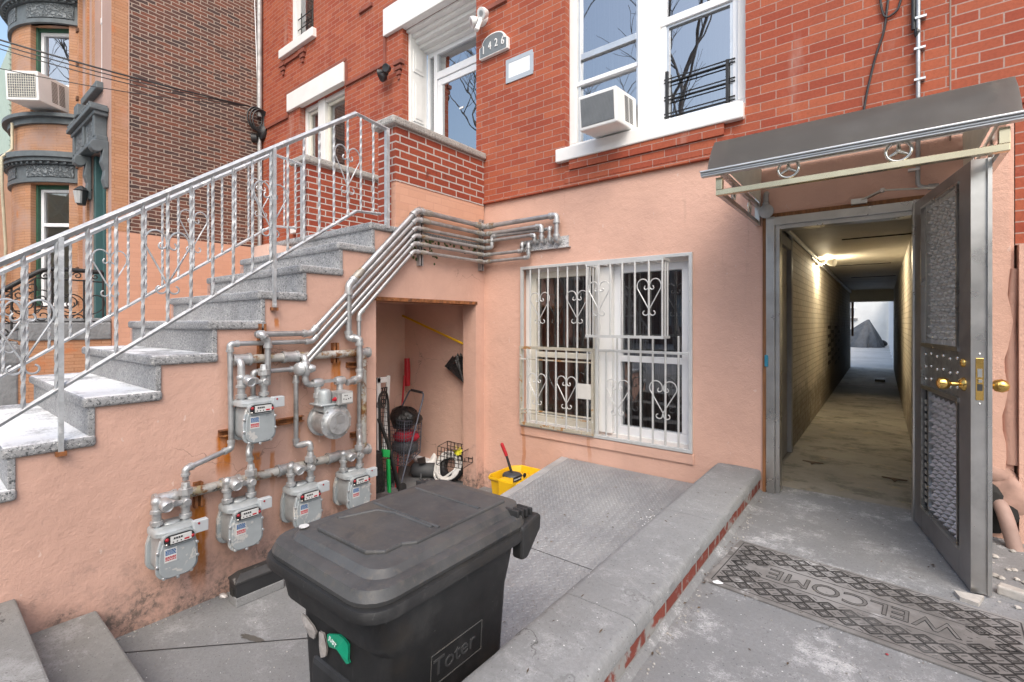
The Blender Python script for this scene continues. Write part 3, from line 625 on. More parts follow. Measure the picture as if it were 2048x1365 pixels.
# --- window high up at the left
U = fr(MB(), *OPEN_UL, yl - .04, YB + .3, .11).build('window', m_white, H, bevel=.006)
MB().box(-8.22, -7.12, YB - .07, YB + .1, 5.84, 5.985).build('sill', m_white, U, bevel=.01)
MB().quad((-8, yl + .05, 6), (-7.2, yl + .05, 6), (-7.2, yl + .05, 8.3), (-8, yl + .05, 8.3)).build('pane', m_glass, U)
mb = MB()
for z in (6.12, 6.3, 6.48): mb.cyl((-7.95, yl + .0, z), (-7.27, yl + .0, z), .008, 6)
for x in (-7.8, -7.45): mb.cyl((x, yl, 6.0), (x, yl, 6.55), .01, 6)
mb.build('child_guard', m_blackmetal, U)
MB().quad((-8, yl + .19, 6), (-7.2, yl + .19, 6), (-7.2, yl + .19, 8.3), (-8, yl + .19, 8.3)).build('curtain', m_palecurtain, U); room(U, -8.02, -7.2, 5.98, 8.3, YB + .3)

# --- basement window behind the guard
yw = YF + .13
B = fr(MB(), -3.05, -1.255, .197, 1.89, yw - .05, YF + .326, .06, .05).build('window', m_white, H, bevel=.006)
xm0, xm1 = FY(1199, 700, yw - .07).x, FY(1217, 700, yw - .07).x
MB().box(xm0 - .03, xm1 + .04, yw - .08, YF + .3, .247, 1.83).build('mullion', m_white, B, bevel=.006)
MB().box(-3.06, -1.245, YF - .012, YF + .10, .10, .196).build('sill', m_stucco_front, B, bevel=.012)
for (a, c) in ((-2.99, xm0 - .03), (xm1 + .04, -1.315)):
    mb = fr(MB(), a, c, .247, 1.83, yw - .03, yw + .05, .065, .075); z_ = FY(1250, 718, yw).z; mb.box(a + .02, c - .02, yw - .02, yw + .04, z_ - .025, z_ + .03); mb.build('sash', m_cream if a < -2.5 else m_vinyl, B, bevel=.004)
    MB().quad((a, yw + .02, .3), (c, yw + .02, .3), (c, yw + .02, 1.83), (a, yw + .02, 1.83)).build('pane', m_glasslow, B)
mb = MB(); n_ = 40
for i in range(n_):
    x0_ = -3.0 + 1.74 * i / n_; x1_ = -3.0 + 1.74 * (i + 1) / n_; mb.quad((x0_, YF + .36 + .03 * sin(i * 1.7), .2), (x1_, YF + .36 + .03 * sin((i + 1) * 1.7), .2), (x1_, YF + .36 + .03 * sin((i + 1) * 1.7), 1.9), (x0_, YF + .36 + .03 * sin(i * 1.7), 1.9))
mb.build('curtain', M('dark_curtain', (.14, .128, .12), .9, var=.5, vs=7, bump=0, stretch=(8, 8, .3)), B); room(B, -3.05, -1.255, .197, 1.89, YF + .33)

# --- passage through the house
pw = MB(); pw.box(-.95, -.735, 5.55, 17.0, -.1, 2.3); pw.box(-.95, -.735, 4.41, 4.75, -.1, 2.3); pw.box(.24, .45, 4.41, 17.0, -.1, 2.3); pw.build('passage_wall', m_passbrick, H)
mb = MB(); mb.box(-.95, -.765, 4.75, 5.55, -.05, 2.3); mb.box(-.765, -.715, 4.74, 4.82, 0, 2.16); mb.box(-.765, -.715, 5.46, 5.55, 0, 2.16); mb.box(-.765, -.72, 4.82, 5.46, 2.02, 2.12); mb.box(-.765, -.752, 4.84, 5.44, 0, 2.02); mb.build('side_door', M('grey_door_paint', (.36, .35, .33), .55, var=.1, spots=[((.2, .17, .14), 9, .66, .72)]), H, bevel=.004)
mb = MB(); mb.box(-.95, .45, 4.41, 17.0, 2.205, 2.4); mb.box(-.735, .24, 16.55, 17.0, 1.88, 2.205)
mb.build('passage_ceiling', M('passage_ceiling_paint', (.50, .47, .40), .6, var=.08, vs=1.5, bump=.1, rnd=False), H)
for (y, x0, x1) in ((6.3, -.35, .24), (9.2, -.6, .1), (11.8, -.5, .2)): MB().box(x0, x1, y, y + .02, 2.196, 2.2055).build('ceiling_seam', m_darkroom, H)
mb = MB(); mb.cyl((-.71, 4.42, 2.17), (-.71, 16.6, 2.17), .022, 8); mb.cyl((-.70, 7.0, 2.12), (-.70, 16.6, 2.13), .012, 6); mb.build('ceiling_pipe', m_pipedull, H, smooth=40)
mb = MB(); mb.box(-.715, -.66, 16.9, 16.98, .9, 1.88); mb.build('end_post', M('brown_post', (.12, .055, .03), .6), H)
# soot and bare brick showing through on the passage wall
mb = MB()
for (px0, px1, py0, py1) in ((1657, 1683, 655, 735),):
    for j in range(9):
        for i in range(2):
            P = FX(px0 + (px1 - px0) * (i + .5 * (j % 2)) / 2, py0 + (py1 - py0) * j / 9, -.735)
            mb.box(-.736, -.729, P.y - .1, P.y + .38, P.z - .028, P.z + .028)
mb.build('bare_brick_patch', M('sooty_brick', (.045, .035, .03), .9, var=.4, bump=.4, rnd=False), H)

# ================================================================== STOOP
S = T('front_stoop', 'tall stoop of grey granite steps on a pink stucco base', 'stoop', (-4.5, 1.2, ZC))
NOSE = lambda k: .314 + .318 * k
ZB = lambda k: .59 + .2195 * k
mb = MB(); edges = []
def swall(y0, y1, z0, z1): mb.box(XS - .2, XS, y0, y1, z0, z1)
for k in range(-3, 7):
    y0, y1 = NOSE(k) + .04, NOSE(k + 1) + .04; zt_ = ZB(k)
    swall(y0, min(y1, 2.616), -.7, zt_)
swall(NOSE(7) + .04, 2.616, -.7, 2.125); swall(2.616, 3.945, 1.5, 2.125); swall(3.945, YF + .006, -.7, 2.125)
mb.build('side_wall', m_stucco_stoop, S)
mb = MB(); mb.box(-5.5, -5.3, -.6, YF, -.7, .25)
for k in range(-3, 7): mb.box(-5.5, -5.3, NOSE(k) + .04, NOSE(k + 1) + .04 if k < 6 else YF, .25, ZB(k))
mb.build('far_side_wall', m_stucco_stoop, S)
for k in range(-3, 7):
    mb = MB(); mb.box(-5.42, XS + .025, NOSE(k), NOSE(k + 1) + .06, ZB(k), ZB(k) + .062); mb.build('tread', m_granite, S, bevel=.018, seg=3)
    mb = MB(); mb.box(-5.38, XS + .012, NOSE(k) + .025, NOSE(k) + .055, ZB(k - 1) + .06, ZB(k) + .002); mb.build('riser', m_granite, S, bevel=.004)
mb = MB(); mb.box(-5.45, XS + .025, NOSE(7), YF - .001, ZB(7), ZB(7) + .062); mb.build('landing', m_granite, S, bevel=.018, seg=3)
mb = MB(); mb.box(-5.38, XS + .012, NOSE(7) + .025, NOSE(7) + .055, ZB(6) + .06, ZB(7) + .002); mb.build('riser', m_granite, S, bevel=.004)
# closet under the landing
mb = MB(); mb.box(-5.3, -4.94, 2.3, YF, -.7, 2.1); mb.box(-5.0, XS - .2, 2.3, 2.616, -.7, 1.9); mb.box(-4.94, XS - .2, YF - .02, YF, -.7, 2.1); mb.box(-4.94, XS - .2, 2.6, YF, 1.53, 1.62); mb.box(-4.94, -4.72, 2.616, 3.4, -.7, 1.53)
mb.build('closet_lining', m_stucco_brightened, S)
mb = MB(); mb.box(XS - .2, XS + .006, 2.60, 3.96, 1.497, 1.507); mb.box(XS - .002, XS + .008, 2.60, 3.96, 1.497, 1.53); mb.build('lintel_angle', m_rust, S)
# brick parapets with granite copings
ZP = 3.135
mb = MB(); mb.box(XS - .25, XS + .012, 2.825, YB - .002, 2.615, ZP); mb.build('parapet', m_parapet, S)
mb = MB(); mb.box(XS - .25, XS + .008, 2.83, YB - .002, 2.187, 2.615); pk = mb.build('painted_parapet_base', m_pinkbrick, S)
mb = MB(); mb.box(XS - .251, XS - .06, 2.823, 2.832, 2.187, 2.615); mb.build('parapet_end', m_parapet, S)
mb = MB(); mb.box(XS - .29, XS + .05, 2.765, YB, ZP, ZP + .075); mb.build('coping', m_coping, S, bevel=.018)
mb = MB(); mb.box(-5.45, -5.2, 2.86, YB - .002, 2.187, ZP); mb.build('parapet', m_parapet, S)
mb = MB(); mb.box(-5.5, -5.15, 2.80, YB, ZP, ZP + .075); mb.build('coping', m_coping, S, bevel=.018)
mb = MB()
for i in range(140):
    y = R.uniform(3.0, 3.95); z = 2.13 + R.uniform(-.03, .0) - .25 * R.random() ** 2 * (1 if abs(y - 3.15) < .2 else .25)
    if abs(y - 3.15) < .2 or R.random() < .25: mb.ball((XS + .004, y, z), R.uniform(.008, .02), 5, (.35, 1, 1))
tag(mb.build('moss', M('moss', (.06, .075, .022), .9, var=.4, bump=.5), None), 'dark green moss growing on the stoop wall behind the gas pipes', 'moss', kind='stuff')

def heart(mb, c, u, v, hw, hh, r=.006, n=6):
    """a wrought scroll heart: two C lobes over two small curls; u,v are the plane axes"""
    c, u, v = V(c), V(u), V(v)
    for s in (-1, 1):
        P = []
        for i in range(9): a = radians(-60 - 260 * i / 8); P.append((.26 + .2 * cos(a + radians(210)) * (1 - .35 * i / 8), -.84 + .15 * sin(a + radians(210)) * (1 - .35 * i / 8)))
        P = [(.28 + (.27 - .013 * i) * cos(radians(75 - 0) - radians(300) * i / 14 + radians(80)), -.84 + (.15 - .006 * i) * sin(radians(155) - radians(300) * i / 14)) for i in range(15)][::-1]
        lo = [(.30 + .26 * cos(radians(a)) * k, -.82 + .155 * sin(radians(a)) * k) for a, k in [(430 - 17 * i, .62 + .38 * i / 15) for i in range(16)]]   # inner end .. to the waist at the left
        # waist -> up the side -> over the lobe -> spiral in
        up = [(.0, -.66), (.45, -.13), (.9, .40)]
        lobe = [(.5 + .46 * cos(radians(a)), .56 + .36 * sin(radians(a))) for a in range(-20, 181, 14)]
        cur = [(.30 + (.27 - .0012 * (a - 180)) * cos(radians(a)), .52 + (.19 - .0006 * (a - 180)) * sin(radians(a))) for a in range(195, 430, 16)]
        pts = lo + up + lobe + cur
        mb.tube([c + u * (s * x * hw) + v * (y * hh) for x, y in pts], r, n)
def railing(name, label, xr, y0, y1, z_of, y_flat, y_end, zb_of, spacing, yfirst, posts, post_ext, heart_idx, end_post):
    r_ = T(name, label, 'railing', (xr, (y0 + y_end) / 2, z_of(y0) - .9), 'wrought railings of the stoop')
    zf = z_of(y_flat)
    MB().tube([(xr, y0, z_of(y0)), (xr, y_flat, zf), (xr, y_end, zf - .035)], .022, 4, sq=True).build('handrail', m_rail, r_, bevel=.004)
    MB().tube([(xr, y0, zb_of(y0)), (xr, y_flat, zb_of(y_flat)), (xr, y_end - .08, zb_of(y_flat) + .02)], .014, 4, sq=True).build('bottom_rail', m_rail, r_)
    y = yfirst; i = 0
    while y < y_end - .06:
        if y > y0:
            zt = (z_of(y) if y < y_flat else zf - .035 * (y - y_flat) / (y_end - y_flat)); zb = zb_of(min(y, y_flat))
            n = 44; m_ = MB(); pts = [(xr, y, zb + (zt - zb) * k / n) for k in range(n + 1)]
            m_.tube(pts, .0108, 4, sq=True, twist=pi / 8 * 1.0).build('baluster', m_rail, r_, smooth=30)
            if i % 5 == heart_idx:
                zc_ = zb + (zt - zb) * .47; h = MB(); sl = .0
                heart(h, (xr, y, zc_), (0, 1, sl), (0, 0, 1), spacing * .97, .21, .0058); h.build('scroll_heart', m_rail, r_, smooth=60)
        y += spacing; i += 1
    for yp in posts:
        MB().tube([(xr + .012, yp, zb_of(yp) - post_ext), (xr + .012, yp, z_of(yp))], .016, 4, sq=True).build('post', m_rail, r_)
        MB().box(xr - .01, xr + .03, yp - .022, yp + .022, zb_of(yp) - post_ext - .012, zb_of(yp) - post_ext + .012).build('post_foot', m_rust, r_)
    MB().tube([(xr + .0, end_post, ZB(7) + .03), (xr, end_post, zf - .02)], .025, 4, sq=True).build('post', m_rail, r_)
    return r_
near_z = lambda y: 1.606 + (3.091 - 1.606) / (2.404 - .313) * (y - .313)
near_b = lambda y: .78 + (2.255 - .78) / (2.404 - .313) * (y - .313)
railing('stoop_railing', 'peeling silver railing along the near edge of the granite steps', -3.565, -.3, 2.7, near_z, 2.404, 2.735, near_b, .1283, .396 - .1283 * 5, (.54, 1.70), .36, 0, 2.725)
far_z = lambda y: 1.673 + (3.12 - 1.673) / (2.468 - .456) * (y - .456)
far_b = lambda y: far_z(y) - .78
railing('stoop_railing', 'peeling silver railing along the far edge of the granite steps', -5.2, -.1, 2.8, far_z, 2.468, 2.815, far_b, .125, 1.097 - .125 * 9, (), .2, 4, 2.805)

# ================================================================== WINDOW GUARD
yg_ = YF - .006
G = T('window_guard', 'white painted bar guard with scroll hearts and a projecting cage over the basement window', 'window guard', (-2.15, yg_, .197))
gx0, gx1, gz0, gz1 = -3.05, -1.255, .199, 1.888
b = MB(); bw_ = .03
for (x0, x1, z0, z1) in ((gx0, gx1, gz1 - bw_, gz1), (gx0, gx1, gz0, gz0 + bw_), (gx0, gx0 + bw_, gz0 + bw_, gz1 - bw_), (gx1 - bw_, gx1, gz0 + bw_, gz1 - bw_)): b.box(x0, x1, yg_ - .015, yg_ + .015, z0, z1)
xv = FY(1194, 700, yg_).x; zh = FY(1120, 695, yg_).z; zr = FY(1300, 705, yg_).z
b.box(xv - .014, xv + .014, yg_ - .013, yg_ + .013, gz0 + bw_, gz1 - bw_); b.box(xv + .014, gx1 - bw_, yg_ - .008, yg_ + .008, zr - .012, zr + .012)
b.build('frame', m_grille, G, bevel=.003)
ux = [FY(1030 + p * .1807, 560, yg_).x for p in (170, 265, 365, 475, 580, 690, 808)]
for x in ux: MB().cyl((x, yg_, zh), (x, yg_, gz1 - bw_), .0095, 8).build('bar', m_grille, G, smooth=40)
lx = [FY(1030 + p * .1807, 800, yg_).x for p in (1010, 1130, 1258, 1390, 1525, 1665, 1810)]
ct = FY(1300, 672, yg_).z
# projecting cage
yc = yg_ - .17
cz0, cz1 = FY(1250, 674, yc).z, FY(1250, 524, yc).z
cx = [FY(1030 + p * .1807, 600, yc).x for p in (795, 930, 1055, 1188, 1328, 1483, 1632)]
K = MB(); K.box(cx[0] - .012, cx[-1] + .012, yc - .01, yc + .01, cz0 - .012, cz0 + .012); K.box(cx[0] - .012, cx[-1] + .012, yc - .01, yc + .01, cz1 - .012, cz1 + .012)
for x in (cx[0], cx[-1]):
    for z in (cz0, cz1): K.box(x - .011, x + .011, yc + .01, yg_ - .016, z - .011, z + .011)
for x in cx[1:-1]: K.cyl((x, yc, cz1), (x, yg_ - .01, cz1), .007, 6)
for x in (cx[0], cx[-1]):
    for t_ in (.36, .7): K.cyl((x, yc + (yg_ - yc) * t_, cz0), (x, yc + (yg_ - yc) * t_, cz1), .0085, 8)
cage = K.build('cage', m_grille, G)
for i, x in enumerate(lx):
    MB().cyl((x, yg_, gz0 + bw_), (x, yg_, cz0 + .01 if i else zr), .0095, 8).build('bar', m_grille, G, smooth=40)
for x in cx: MB().cyl((x, yc - .002, cz0), (x, yc - .002, cz1), .010, 8).build('cage_bar', m_grille, cage, smooth=40)
for (px, py, y_) in ((1079.5, 616, yg_), (1154, 614, yg_), (1198, 597, yc), (1298, 594, yc)):
    P = FY(px, py, y_ - .004); h = MB(); heart(h, (P.x, P.y, P.z), (1, 0, 0), (0, 0, 1), .125 if y_ == yg_ else .11, .17 if y_ == yg_ else .165, .0055); h.build('scroll_heart', m_grille, G, smooth=60)
for (px, py) in ((1235, 795), (1326, 800)):
    P = FY(px, py, yg_ - .004); h = MB(); heart(h, (P.x, P.y, P.z), (1, 0, 0), (0, 0, 1), .125, .175, .0055); h.build('scroll_heart', m_grille, G, smooth=60)
# small hinged gate at the lower left, rusty
yh_ = yg_ - .03
gt = MB(); ax0, ax1 = gx0 + .012, xv - .02; az0, az1 = gz0 + .02, zh
for (x0, x1, z0, z1, t_) in ((ax0, ax1, az1 - .028, az1, .014), (ax0, ax1, az0, az0 + .03, .014), (ax0, ax0 + .02, az0 + .03, az1 - .028, .012), (ax1 - .02, ax1, az0 + .03, az1 - .028, .012)): gt.box(x0, x1, yh_ - t_, yh_ + t_, z0, z1)
for z in (az1 - .135, az0 + .13, az0 + .165): gt.box(ax0 + .02, ax1 - .02, yh_ - .006, yh_ + .006, z - .007, z + .007)
gate = gt.build('hinged_panel', m_grillerust, G, label='rusty hinged escape panel')
for p in (145, 240, 350, 455, 570, 685, 805):
    x = FY(1030 + p * .1807, 800, yh_).x; MB().cyl((x, yh_ - .004, az0 + .02), (x, yh_ - .004, az1 - .02), .0095, 8).build('bar', m_grille, gate, smooth=40)
for (px, py) in ((1074, 778), (1133, 785)):
    P = FY(px, py, yh_ - .006); h = MB(); heart(h, (P.x, P.y, P.z), (1, 0, 0), (0, 0, 1), .115, .17, .0055); h.build('scroll_heart', m_grille, gate, smooth=60)
P0, P1 = FY(1155, 767, yh_ - .01), FY(1182, 800, yh_ - .01); MB().box(P0.x, P1.x, yh_ - .014, yh_ - .010, P1.z, P0.z).build('latch_plate', M('rusty_plate', (.62, .61, .57), .6, .1, var=.06, spots=[((.36, .2, .05), 5, .54, .64)]), gate)

# ================================================================== AWNING
yf0, yb0 = 2.965, YF + .002
ax0, ax1 = -.775, .437
A = T('door_awning', 'dark curved awning on gilded steel brackets over the passage door', 'awning', (-.17, YF, 2.05))
prof = [(2.90, 2.180), (2.93, 2.245), (2.985, 2.325), (3.06, 2.40), (3.17, 2.435), (3.4, 2.462), (3.75, 2.482), (YB, 2.49)]
mb = MB(); vs = []
for d in (0, -.012):
    for x in (ax0 - .035, ax1 + .03): vs.append([(x, y + (-d * .6), z + d) for y, z in prof])
n_ = len(prof); mb.v = [V(p) for r in vs for p in r]
for i in range(n_ - 1): mb.f += [[i, n_ + i, n_ + i + 1, i + 1], [2 * n_ + i, 2 * n_ + i + 1, 3 * n_ + i + 1, 3 * n_ + i], [i, i + 1, 2 * n_ + i + 1, 2 * n_ + i], [n_ + i, 3 * n_ + i, 3 * n_ + i + 1, n_ + i + 1]]
mb.m = [0] * len(mb.f); mb.build('canopy', m_awntop, A, smooth=60)
mb = MB(); mb.box(ax0 - .07, .60, 2.885, 2.915, 2.163, 2.174); mb.box(ax0 - .07, .60, 2.872, 2.925, 2.174, 2.184); mb.box(ax0 - .07, .60, 2.89, 2.93, 2.153, 2.163); mb.build('gutter', m_alu, A, bevel=.003)
for x in (ax0 + .036, ax1 - .044):
    mb = MB(); mb.prism([(x, y, z - .018) for y, z in prof[2:]] + [(x, YB - .055, 2.212), (x, 2.99, 2.212)], (.006, 0, 0)); mb.build('side_panel', m_awnin, A)
fz0, fz1 = 2.045, 2.078
MB().box(ax0, ax1, yf0 - .018, yf0 + .018, fz0, fz1).build('front_bar', m_gold, A, bevel=.003)
for x in (ax0, ax1 - .036): MB().box(x, x + .036, yf0 - .018, yf0 + .018, fz1, 2.15).build('corner_post', m_gold, A, bevel=.002)
for x in (ax0, ax1 - .03):
    mb = MB(); mb.box(x + .002, x + .03, yf0 + .018, yb0 - .05, fz0 + .002, fz1 - .002); mb.box(x + .002, x + .03, yf0 + .018, yb0 - .05, 2.18, 2.21); mb.box(x, x + .034, yb0 - .05, yb0, fz0, 2.42); mb.build('side_bracket', m_steel, A, bevel=.002)
    for q in (.30, .72):
        y = yf0 + (yb0 - yf0) * q; rg = MB(); rg.tube(arc((x + .016, y, 2.128), (0, 1, 0), (0, 0, 1), .044, 0, 2 * pi, 24)[:-1], .0075, 8, closed=True)
        for k in range(3): a = pi / 2 + 2 * pi * k / 3; rg.tube([(x + .016, y, 2.128), (x + .016, y + .04 * cos(a), 2.128 + .04 * sin(a))], [.008, .0045], 6)
        rg.build('spoked_ring', m_chrome, A, smooth=60)
for (px, py) in ((1577, 338), (1797, 303)):
    P = FY(px, py, yf0); rr = .048; rg = MB(); rg.tube(arc((P.x, yf0, P.z), (1, 0, 0), (0, 0, 1), rr, 0, 2 * pi, 28)[:-1], .0085, 8, closed=True)
    for k in range(3): a = pi / 2 + 2 * pi * k / 3; rg.tube([(P.x, yf0, P.z), (P.x + rr * .95 * cos(a), yf0, P.z + rr * .95 * sin(a))], [.011, .0055], 6)
    rg.ball((P.x, yf0 - .004, P.z), .012, 8); rg.build('spoked_ring', m_chrome, A, smooth=60)

# ================================================================== PASSAGE DOOR AND FRAME
DF = T('passage_door_frame', 'worn steel frame around the open passage doorway', 'door frame', (-.25, YF + .1, 0))
mb = MB(); fx0, fx1, fzt = -.715, .215, 2.10
y0_, y1_ = YF - .02, YF + .12
mb.box(fx0 + .012, fx0 + .07, y0_, y1_, 0, fzt - .0); mb.box(fx0 + .07, fx0 + .10, y0_ + .03, y1_ + .01, 0, fzt - .05); mb.box(fx1 - .06, fx1 - .005, y0_, y1_, 0, fzt); mb.box(fx0 + .07, fx1 - .06, y0_, y1_, fzt - .065, fzt - .005); mb.box(fx0 + .1, fx1 - .06, y0_ + .03, y1_ + .01, fzt - .095, fzt - .065)
mb.build('steel_frame', m_steel, DF, bevel=.003)
mb = MB(); mb.box(fx0 - .012, fx0 + .012, YF - .012, YF + .10, 0, fzt + .02); mb.box(fx0 + .012, fx1, YF - .010, YF + .10, fzt - .005, fzt + .025); mb.build('wooden_sub_frame', M('brown_wood', (.20, .085, .03), .7, var=.3, vs=9, bump=.3, stretch=(6, 6, .4)), DF)
mb = MB(); P = FY(1533, 722, YF - .02); mb.box(P.x - .012, P.x + .012, YF - .035, YF - .012, P.z - .045, P.z + .045); mb.build('blue_clip', m_bluecl, DF, bevel=.006)
mb = MB(); mb.box(fx0 + .1, fx0 + .2, YF + .01, YF + .32, -.002, .004); 
hx, hy_ = V((.165, 4.045, 0)), V((.334, 3.146, 0)); du = (hy_ - hx).normalized(); dn = V((du.y, -du.x, 0)); dn = dn if dn.x < 0 else -dn     # dn faces the photographer's left
LD = (hy_ - hx).length; dth = .06
D = T('passage_door', 'open steel security door with bubbled glass above and a studded panel below', 'door', (hx.x, hx.y, .012))
def dp(u, d, z): return hx + du * u + dn * d + V((0, 0, z))     # u along the leaf, d out of its outer face
DM = Matrix((du, dn, V((0, 0, 1)))).transposed()
def dbox(mb, u0, u1, d0, d1, z0, z1): mb.obox(dp((u0 + u1) / 2, (d0 + d1) / 2, (z0 + z1) / 2), u1 - u0, d1 - d0, z1 - z0, DM); return mb
def duz(px, py):                         # photo point on the outer face -> (u, z)
    r = ray(px, py); t_ = (hx - O_).dot(dn) / r.dot(dn); P = O_ + r * t_; return (P - hx).dot(du), P.z
zt0, zb0 = 2.075, .012
uA = duz(1843, 700)[0]; uB = duz(1918, 700)[0]
mb = MB(); dbox(mb, 0, uA, -dth, 0, zb0, zt0); dbox(mb, uB, LD - .004, -dth, 0, zb0, zt0)
zpt = duz(1880, 408)[1]; zpm1 = duz(1880, 694)[1]; zpm0 = duz(1880, 786)[1]; zpb = duz(1880, 1053)[1]
dbox(mb, uA, uB, -dth, 0, zpt + .05, zt0); dbox(mb, uA, uB, -dth, 0, zb0, zpb)
mb.build('leaf', m_steeldark, D, bevel=.002)
mb = MB(); dbox(mb, LD - .004, LD, -dth - .001, .001, zb0 - .002, zt0 + .002); mb.build('edge_plate', m_steel, D)
mb = MB(); dbox(mb, LD - .012, LD + .012, -dth - .012, -dth + .004, zb0, zt0); mb.build('edge_strip', m_steel, D)
mb = MB(); dbox(mb, uA, uB, -.05, -.016, zpm1, zpt + .05); gl = mb.build('glass_panel', m_obscure, D)
mb = MB(); zz = zpm1 + .05; row = 0
while zz < zpt + .02:
    uu = uA + .145 + (.041 if row % 2 else 0)
    while uu < uB - .05:
        k = R.uniform(.8, 1.1); mb.ball(dp(uu + R.uniform(-.006, .006), -.016, zz + R.uniform(-.003, .003)), .022 * k, 8, (1, 1, .62)); uu += .082
    zz += .031; row += 1
mb.build('glass_bosses', M('glass_boss', (.50, .51, .50), .12, .4, var=.15, vs=20, bump=.05), gl, smooth=60)
mb = MB(); dbox(mb, uA, uA + .012, -.016, .006, zpb, zpt + .05); dbox(mb, uA + .10, uA + .112, -.016, .004, zpm1, zpt + .04); dbox(mb, uB - .035, uB - .02, -.016, .004, zpm1, zpt + .04); dbox(mb, uA, uB, -.016, .008, zpm1 - .012, zpm1 + .012); dbox(mb, uA, uB, -.016, .008, zpm0 - .012, zpm0 + .012); dbox(mb, uA, uB, -.016, .006, zpt + .04, zpt + .052); dbox(mb, uA, uB, -.016, .008, zpb - .008, zpb + .008)
mb.build('panel_trim', m_steel, D)
mb = MB(); dbox(mb, uA, uB, -.05, -.01, zpm0, zpm1); mid = mb.build('middle_plate', M('stamped_plate', (.24, .235, .21), .38, .5, var=.3, vs=22, bump=.4, bs=30), D)
mb = MB()
for i in range(6):
    for j in range(3): mb.ball(dp(uA + .06 + (uB - uA - .1) * i / 5, -.008, zpm0 + .05 + j * .075 + .01 * (i % 2)), .011, 7)
mb.build('rivets', m_chrome, mid, smooth=60)
mb = MB(); dbox(mb, uA, uB, -.05, -.022, zpb, zpm0); lo_ = mb.build('lower_panel', M('lattice_panel', (.15, .15, .148), .42, .5, var=.2, vs=12, bump=.2), D)
mb = MB(); zz = zpb + .03; row = 0
while zz < zpm0 - .03:
    uu = uA + .155 + (.04 if row % 2 else 0)
    while uu < uB - .06:
        c = dp(uu, -.022, zz); a_ = .032; tip = [dp(uu - a_, -.022, zz), dp(uu, -.022, zz - a_ * .75), dp(uu + a_, -.022, zz), dp(uu, -.022, zz + a_ * .75)]; q = dp(uu, .004, zz)
        mb.add(tip + [q], [(0, 1, 4), (1, 2, 4), (2, 3, 4), (3, 0, 4)]); uu += .08
    zz += .033; row += 1
mb.build('studs', M('stud_steel', (.46, .46, .455), .32, .5, var=.2, vs=20, bump=.1), lo_)
mb = MB()
for z in [zpb + .04 + .043 * i for i in range(int((zpm0 - zpb - .06) / .043))]: dbox(mb, uA + .03, uA + .075, -.022, -.008, z, z + .026)
dbox(mb, uA + .10, uA + .12, -.022, -.004, zpb, zpm0); dbox(mb, uB - .055, uB - .04, -.022, -.004, zpb, zpm0); mb.build('side_lattice', m_steel, lo_)
# brass lock furniture
uK, zK = LD - .085, FX(1945, 770, .33).z; zK = duz(1932, 770)[1]
mb = MB(); mb.lathe([(.034, 0), (.034, .004), (.022, .018), (.011, .022), (.011, .05), (.026, .062), (.032, .08), (.028, .098), (.012, .106)], dp(uK, 0, zK), dn, 18); mb.build('door_knob', m_brass, D, smooth=50)
mb = MB(); mb.lathe([(.034, 0), (.030, .01), (.011, .014), (.011, .04), (.027, .052), (.033, .075), (.026, .095), (.01, .103)], dp(uK, -dth, zK), -dn, 18); mb.build('door_knob', m_brass, D, smooth=50)
mb = MB(); mb.lathe([(.021, 0), (.021, .008), (.014, .014), (.005, .015)], dp(uK, 0, duz(1932, 727)[1]), dn, 16); mb.build('lock_cylinder', m_brass, D, smooth=50)
ec = lambda d, z: dp(LD + .001, d, z)
mb = MB(); zL = zK - .0; dbox(mb, LD, LD + .003, -.045, -.016, zL - .065, zL + .135); lk = mb.build('lock_plate', m_brass, D, bevel=.001)
mb = MB(); dbox(mb, LD + .003, LD + .0045, -.039, -.022, zL + .045, zL + .085); dbox(mb, LD + .003, LD + .010, -.037, -.024, zL + .02, zL + .035); mb.build('bolt', m_steel, lk)
mb = MB(); dbox(mb, LD + .003, LD + .0042, -.04, -.021, zL - .02, zL + .012); mb.build('latch_hole', m_black, lk)
mb = MB()
for z in (zL - .082, zL + .155): mb.ball(dp(LD, -.031, z), .006, 6)
mb.build('screws', m_chrome, D)
mb = MB(); Q = FY(1720, 403, YF - .03); Q2 = FY(1765, 381, YF - .10); Q3 = FY(1872, 376, YF - .25)
mb.box(Q.x - .05, Q.x + .04, YF - .045, YF - .012, Q.z - .018, Q.z + .018); mb.bar(Q, Q2, .022, .012); mb.bar(Q2, Q3, .02, .01); mb.ball(Q2, .018, 8); mb.build('closer_arm', m_steel, D)
mb = MB(); mb.prism([(.375, 3.12, 0), (.27, 3.10, 0), (.285, 3.04, .0), (.345, 3.02, 0)], (0, 0, .018)); tag(mb.build('door_wedge', m_rubble), 'flat grey wedge of slate under the corner of the open steel door', 'wedge')

# ================================================================== ROUND BLANK LAMP, CONDUIT AND CABLE ON THE FACADE
P = FY(1532, 423, YF - .06); LB = T('wall_lamp', 'round grey outdoor lamp facing down beside the passage door', 'lamp', (P.x, YF, P.z))
cdir = (O_ - P).normalized(); MB().lathe([(.03, -.08), (.05, -.05), (.052, 0), (.046, .004)], P, cdir, 24).build('lamp_head', m_pipedull, LB, smooth=40)
Q = FY(1532, 388, YF - .03); mb = MB(); mb.tube(rpath([(Q.x, YF - .03, P.z + .03), (Q.x, YF - .03, Q.z), (Q.x, YF + .01, Q.z + .01)], .02), .018, 10); mb.ball((Q.x, YF - .035, P.z + .06), .026, 8); mb.build('lamp_stem', m_pipedull, LB, smooth=50)
P = FY(1838, 0, YB - .03); P2 = FY(1836, 205, YB - .03)
cp = T('conduit', 'thin galvanised conduit running down the brick to the passage door', 'pipe', (P2.x, YB, 2.1))
zc = FY(1833, 375, YF - .04).z
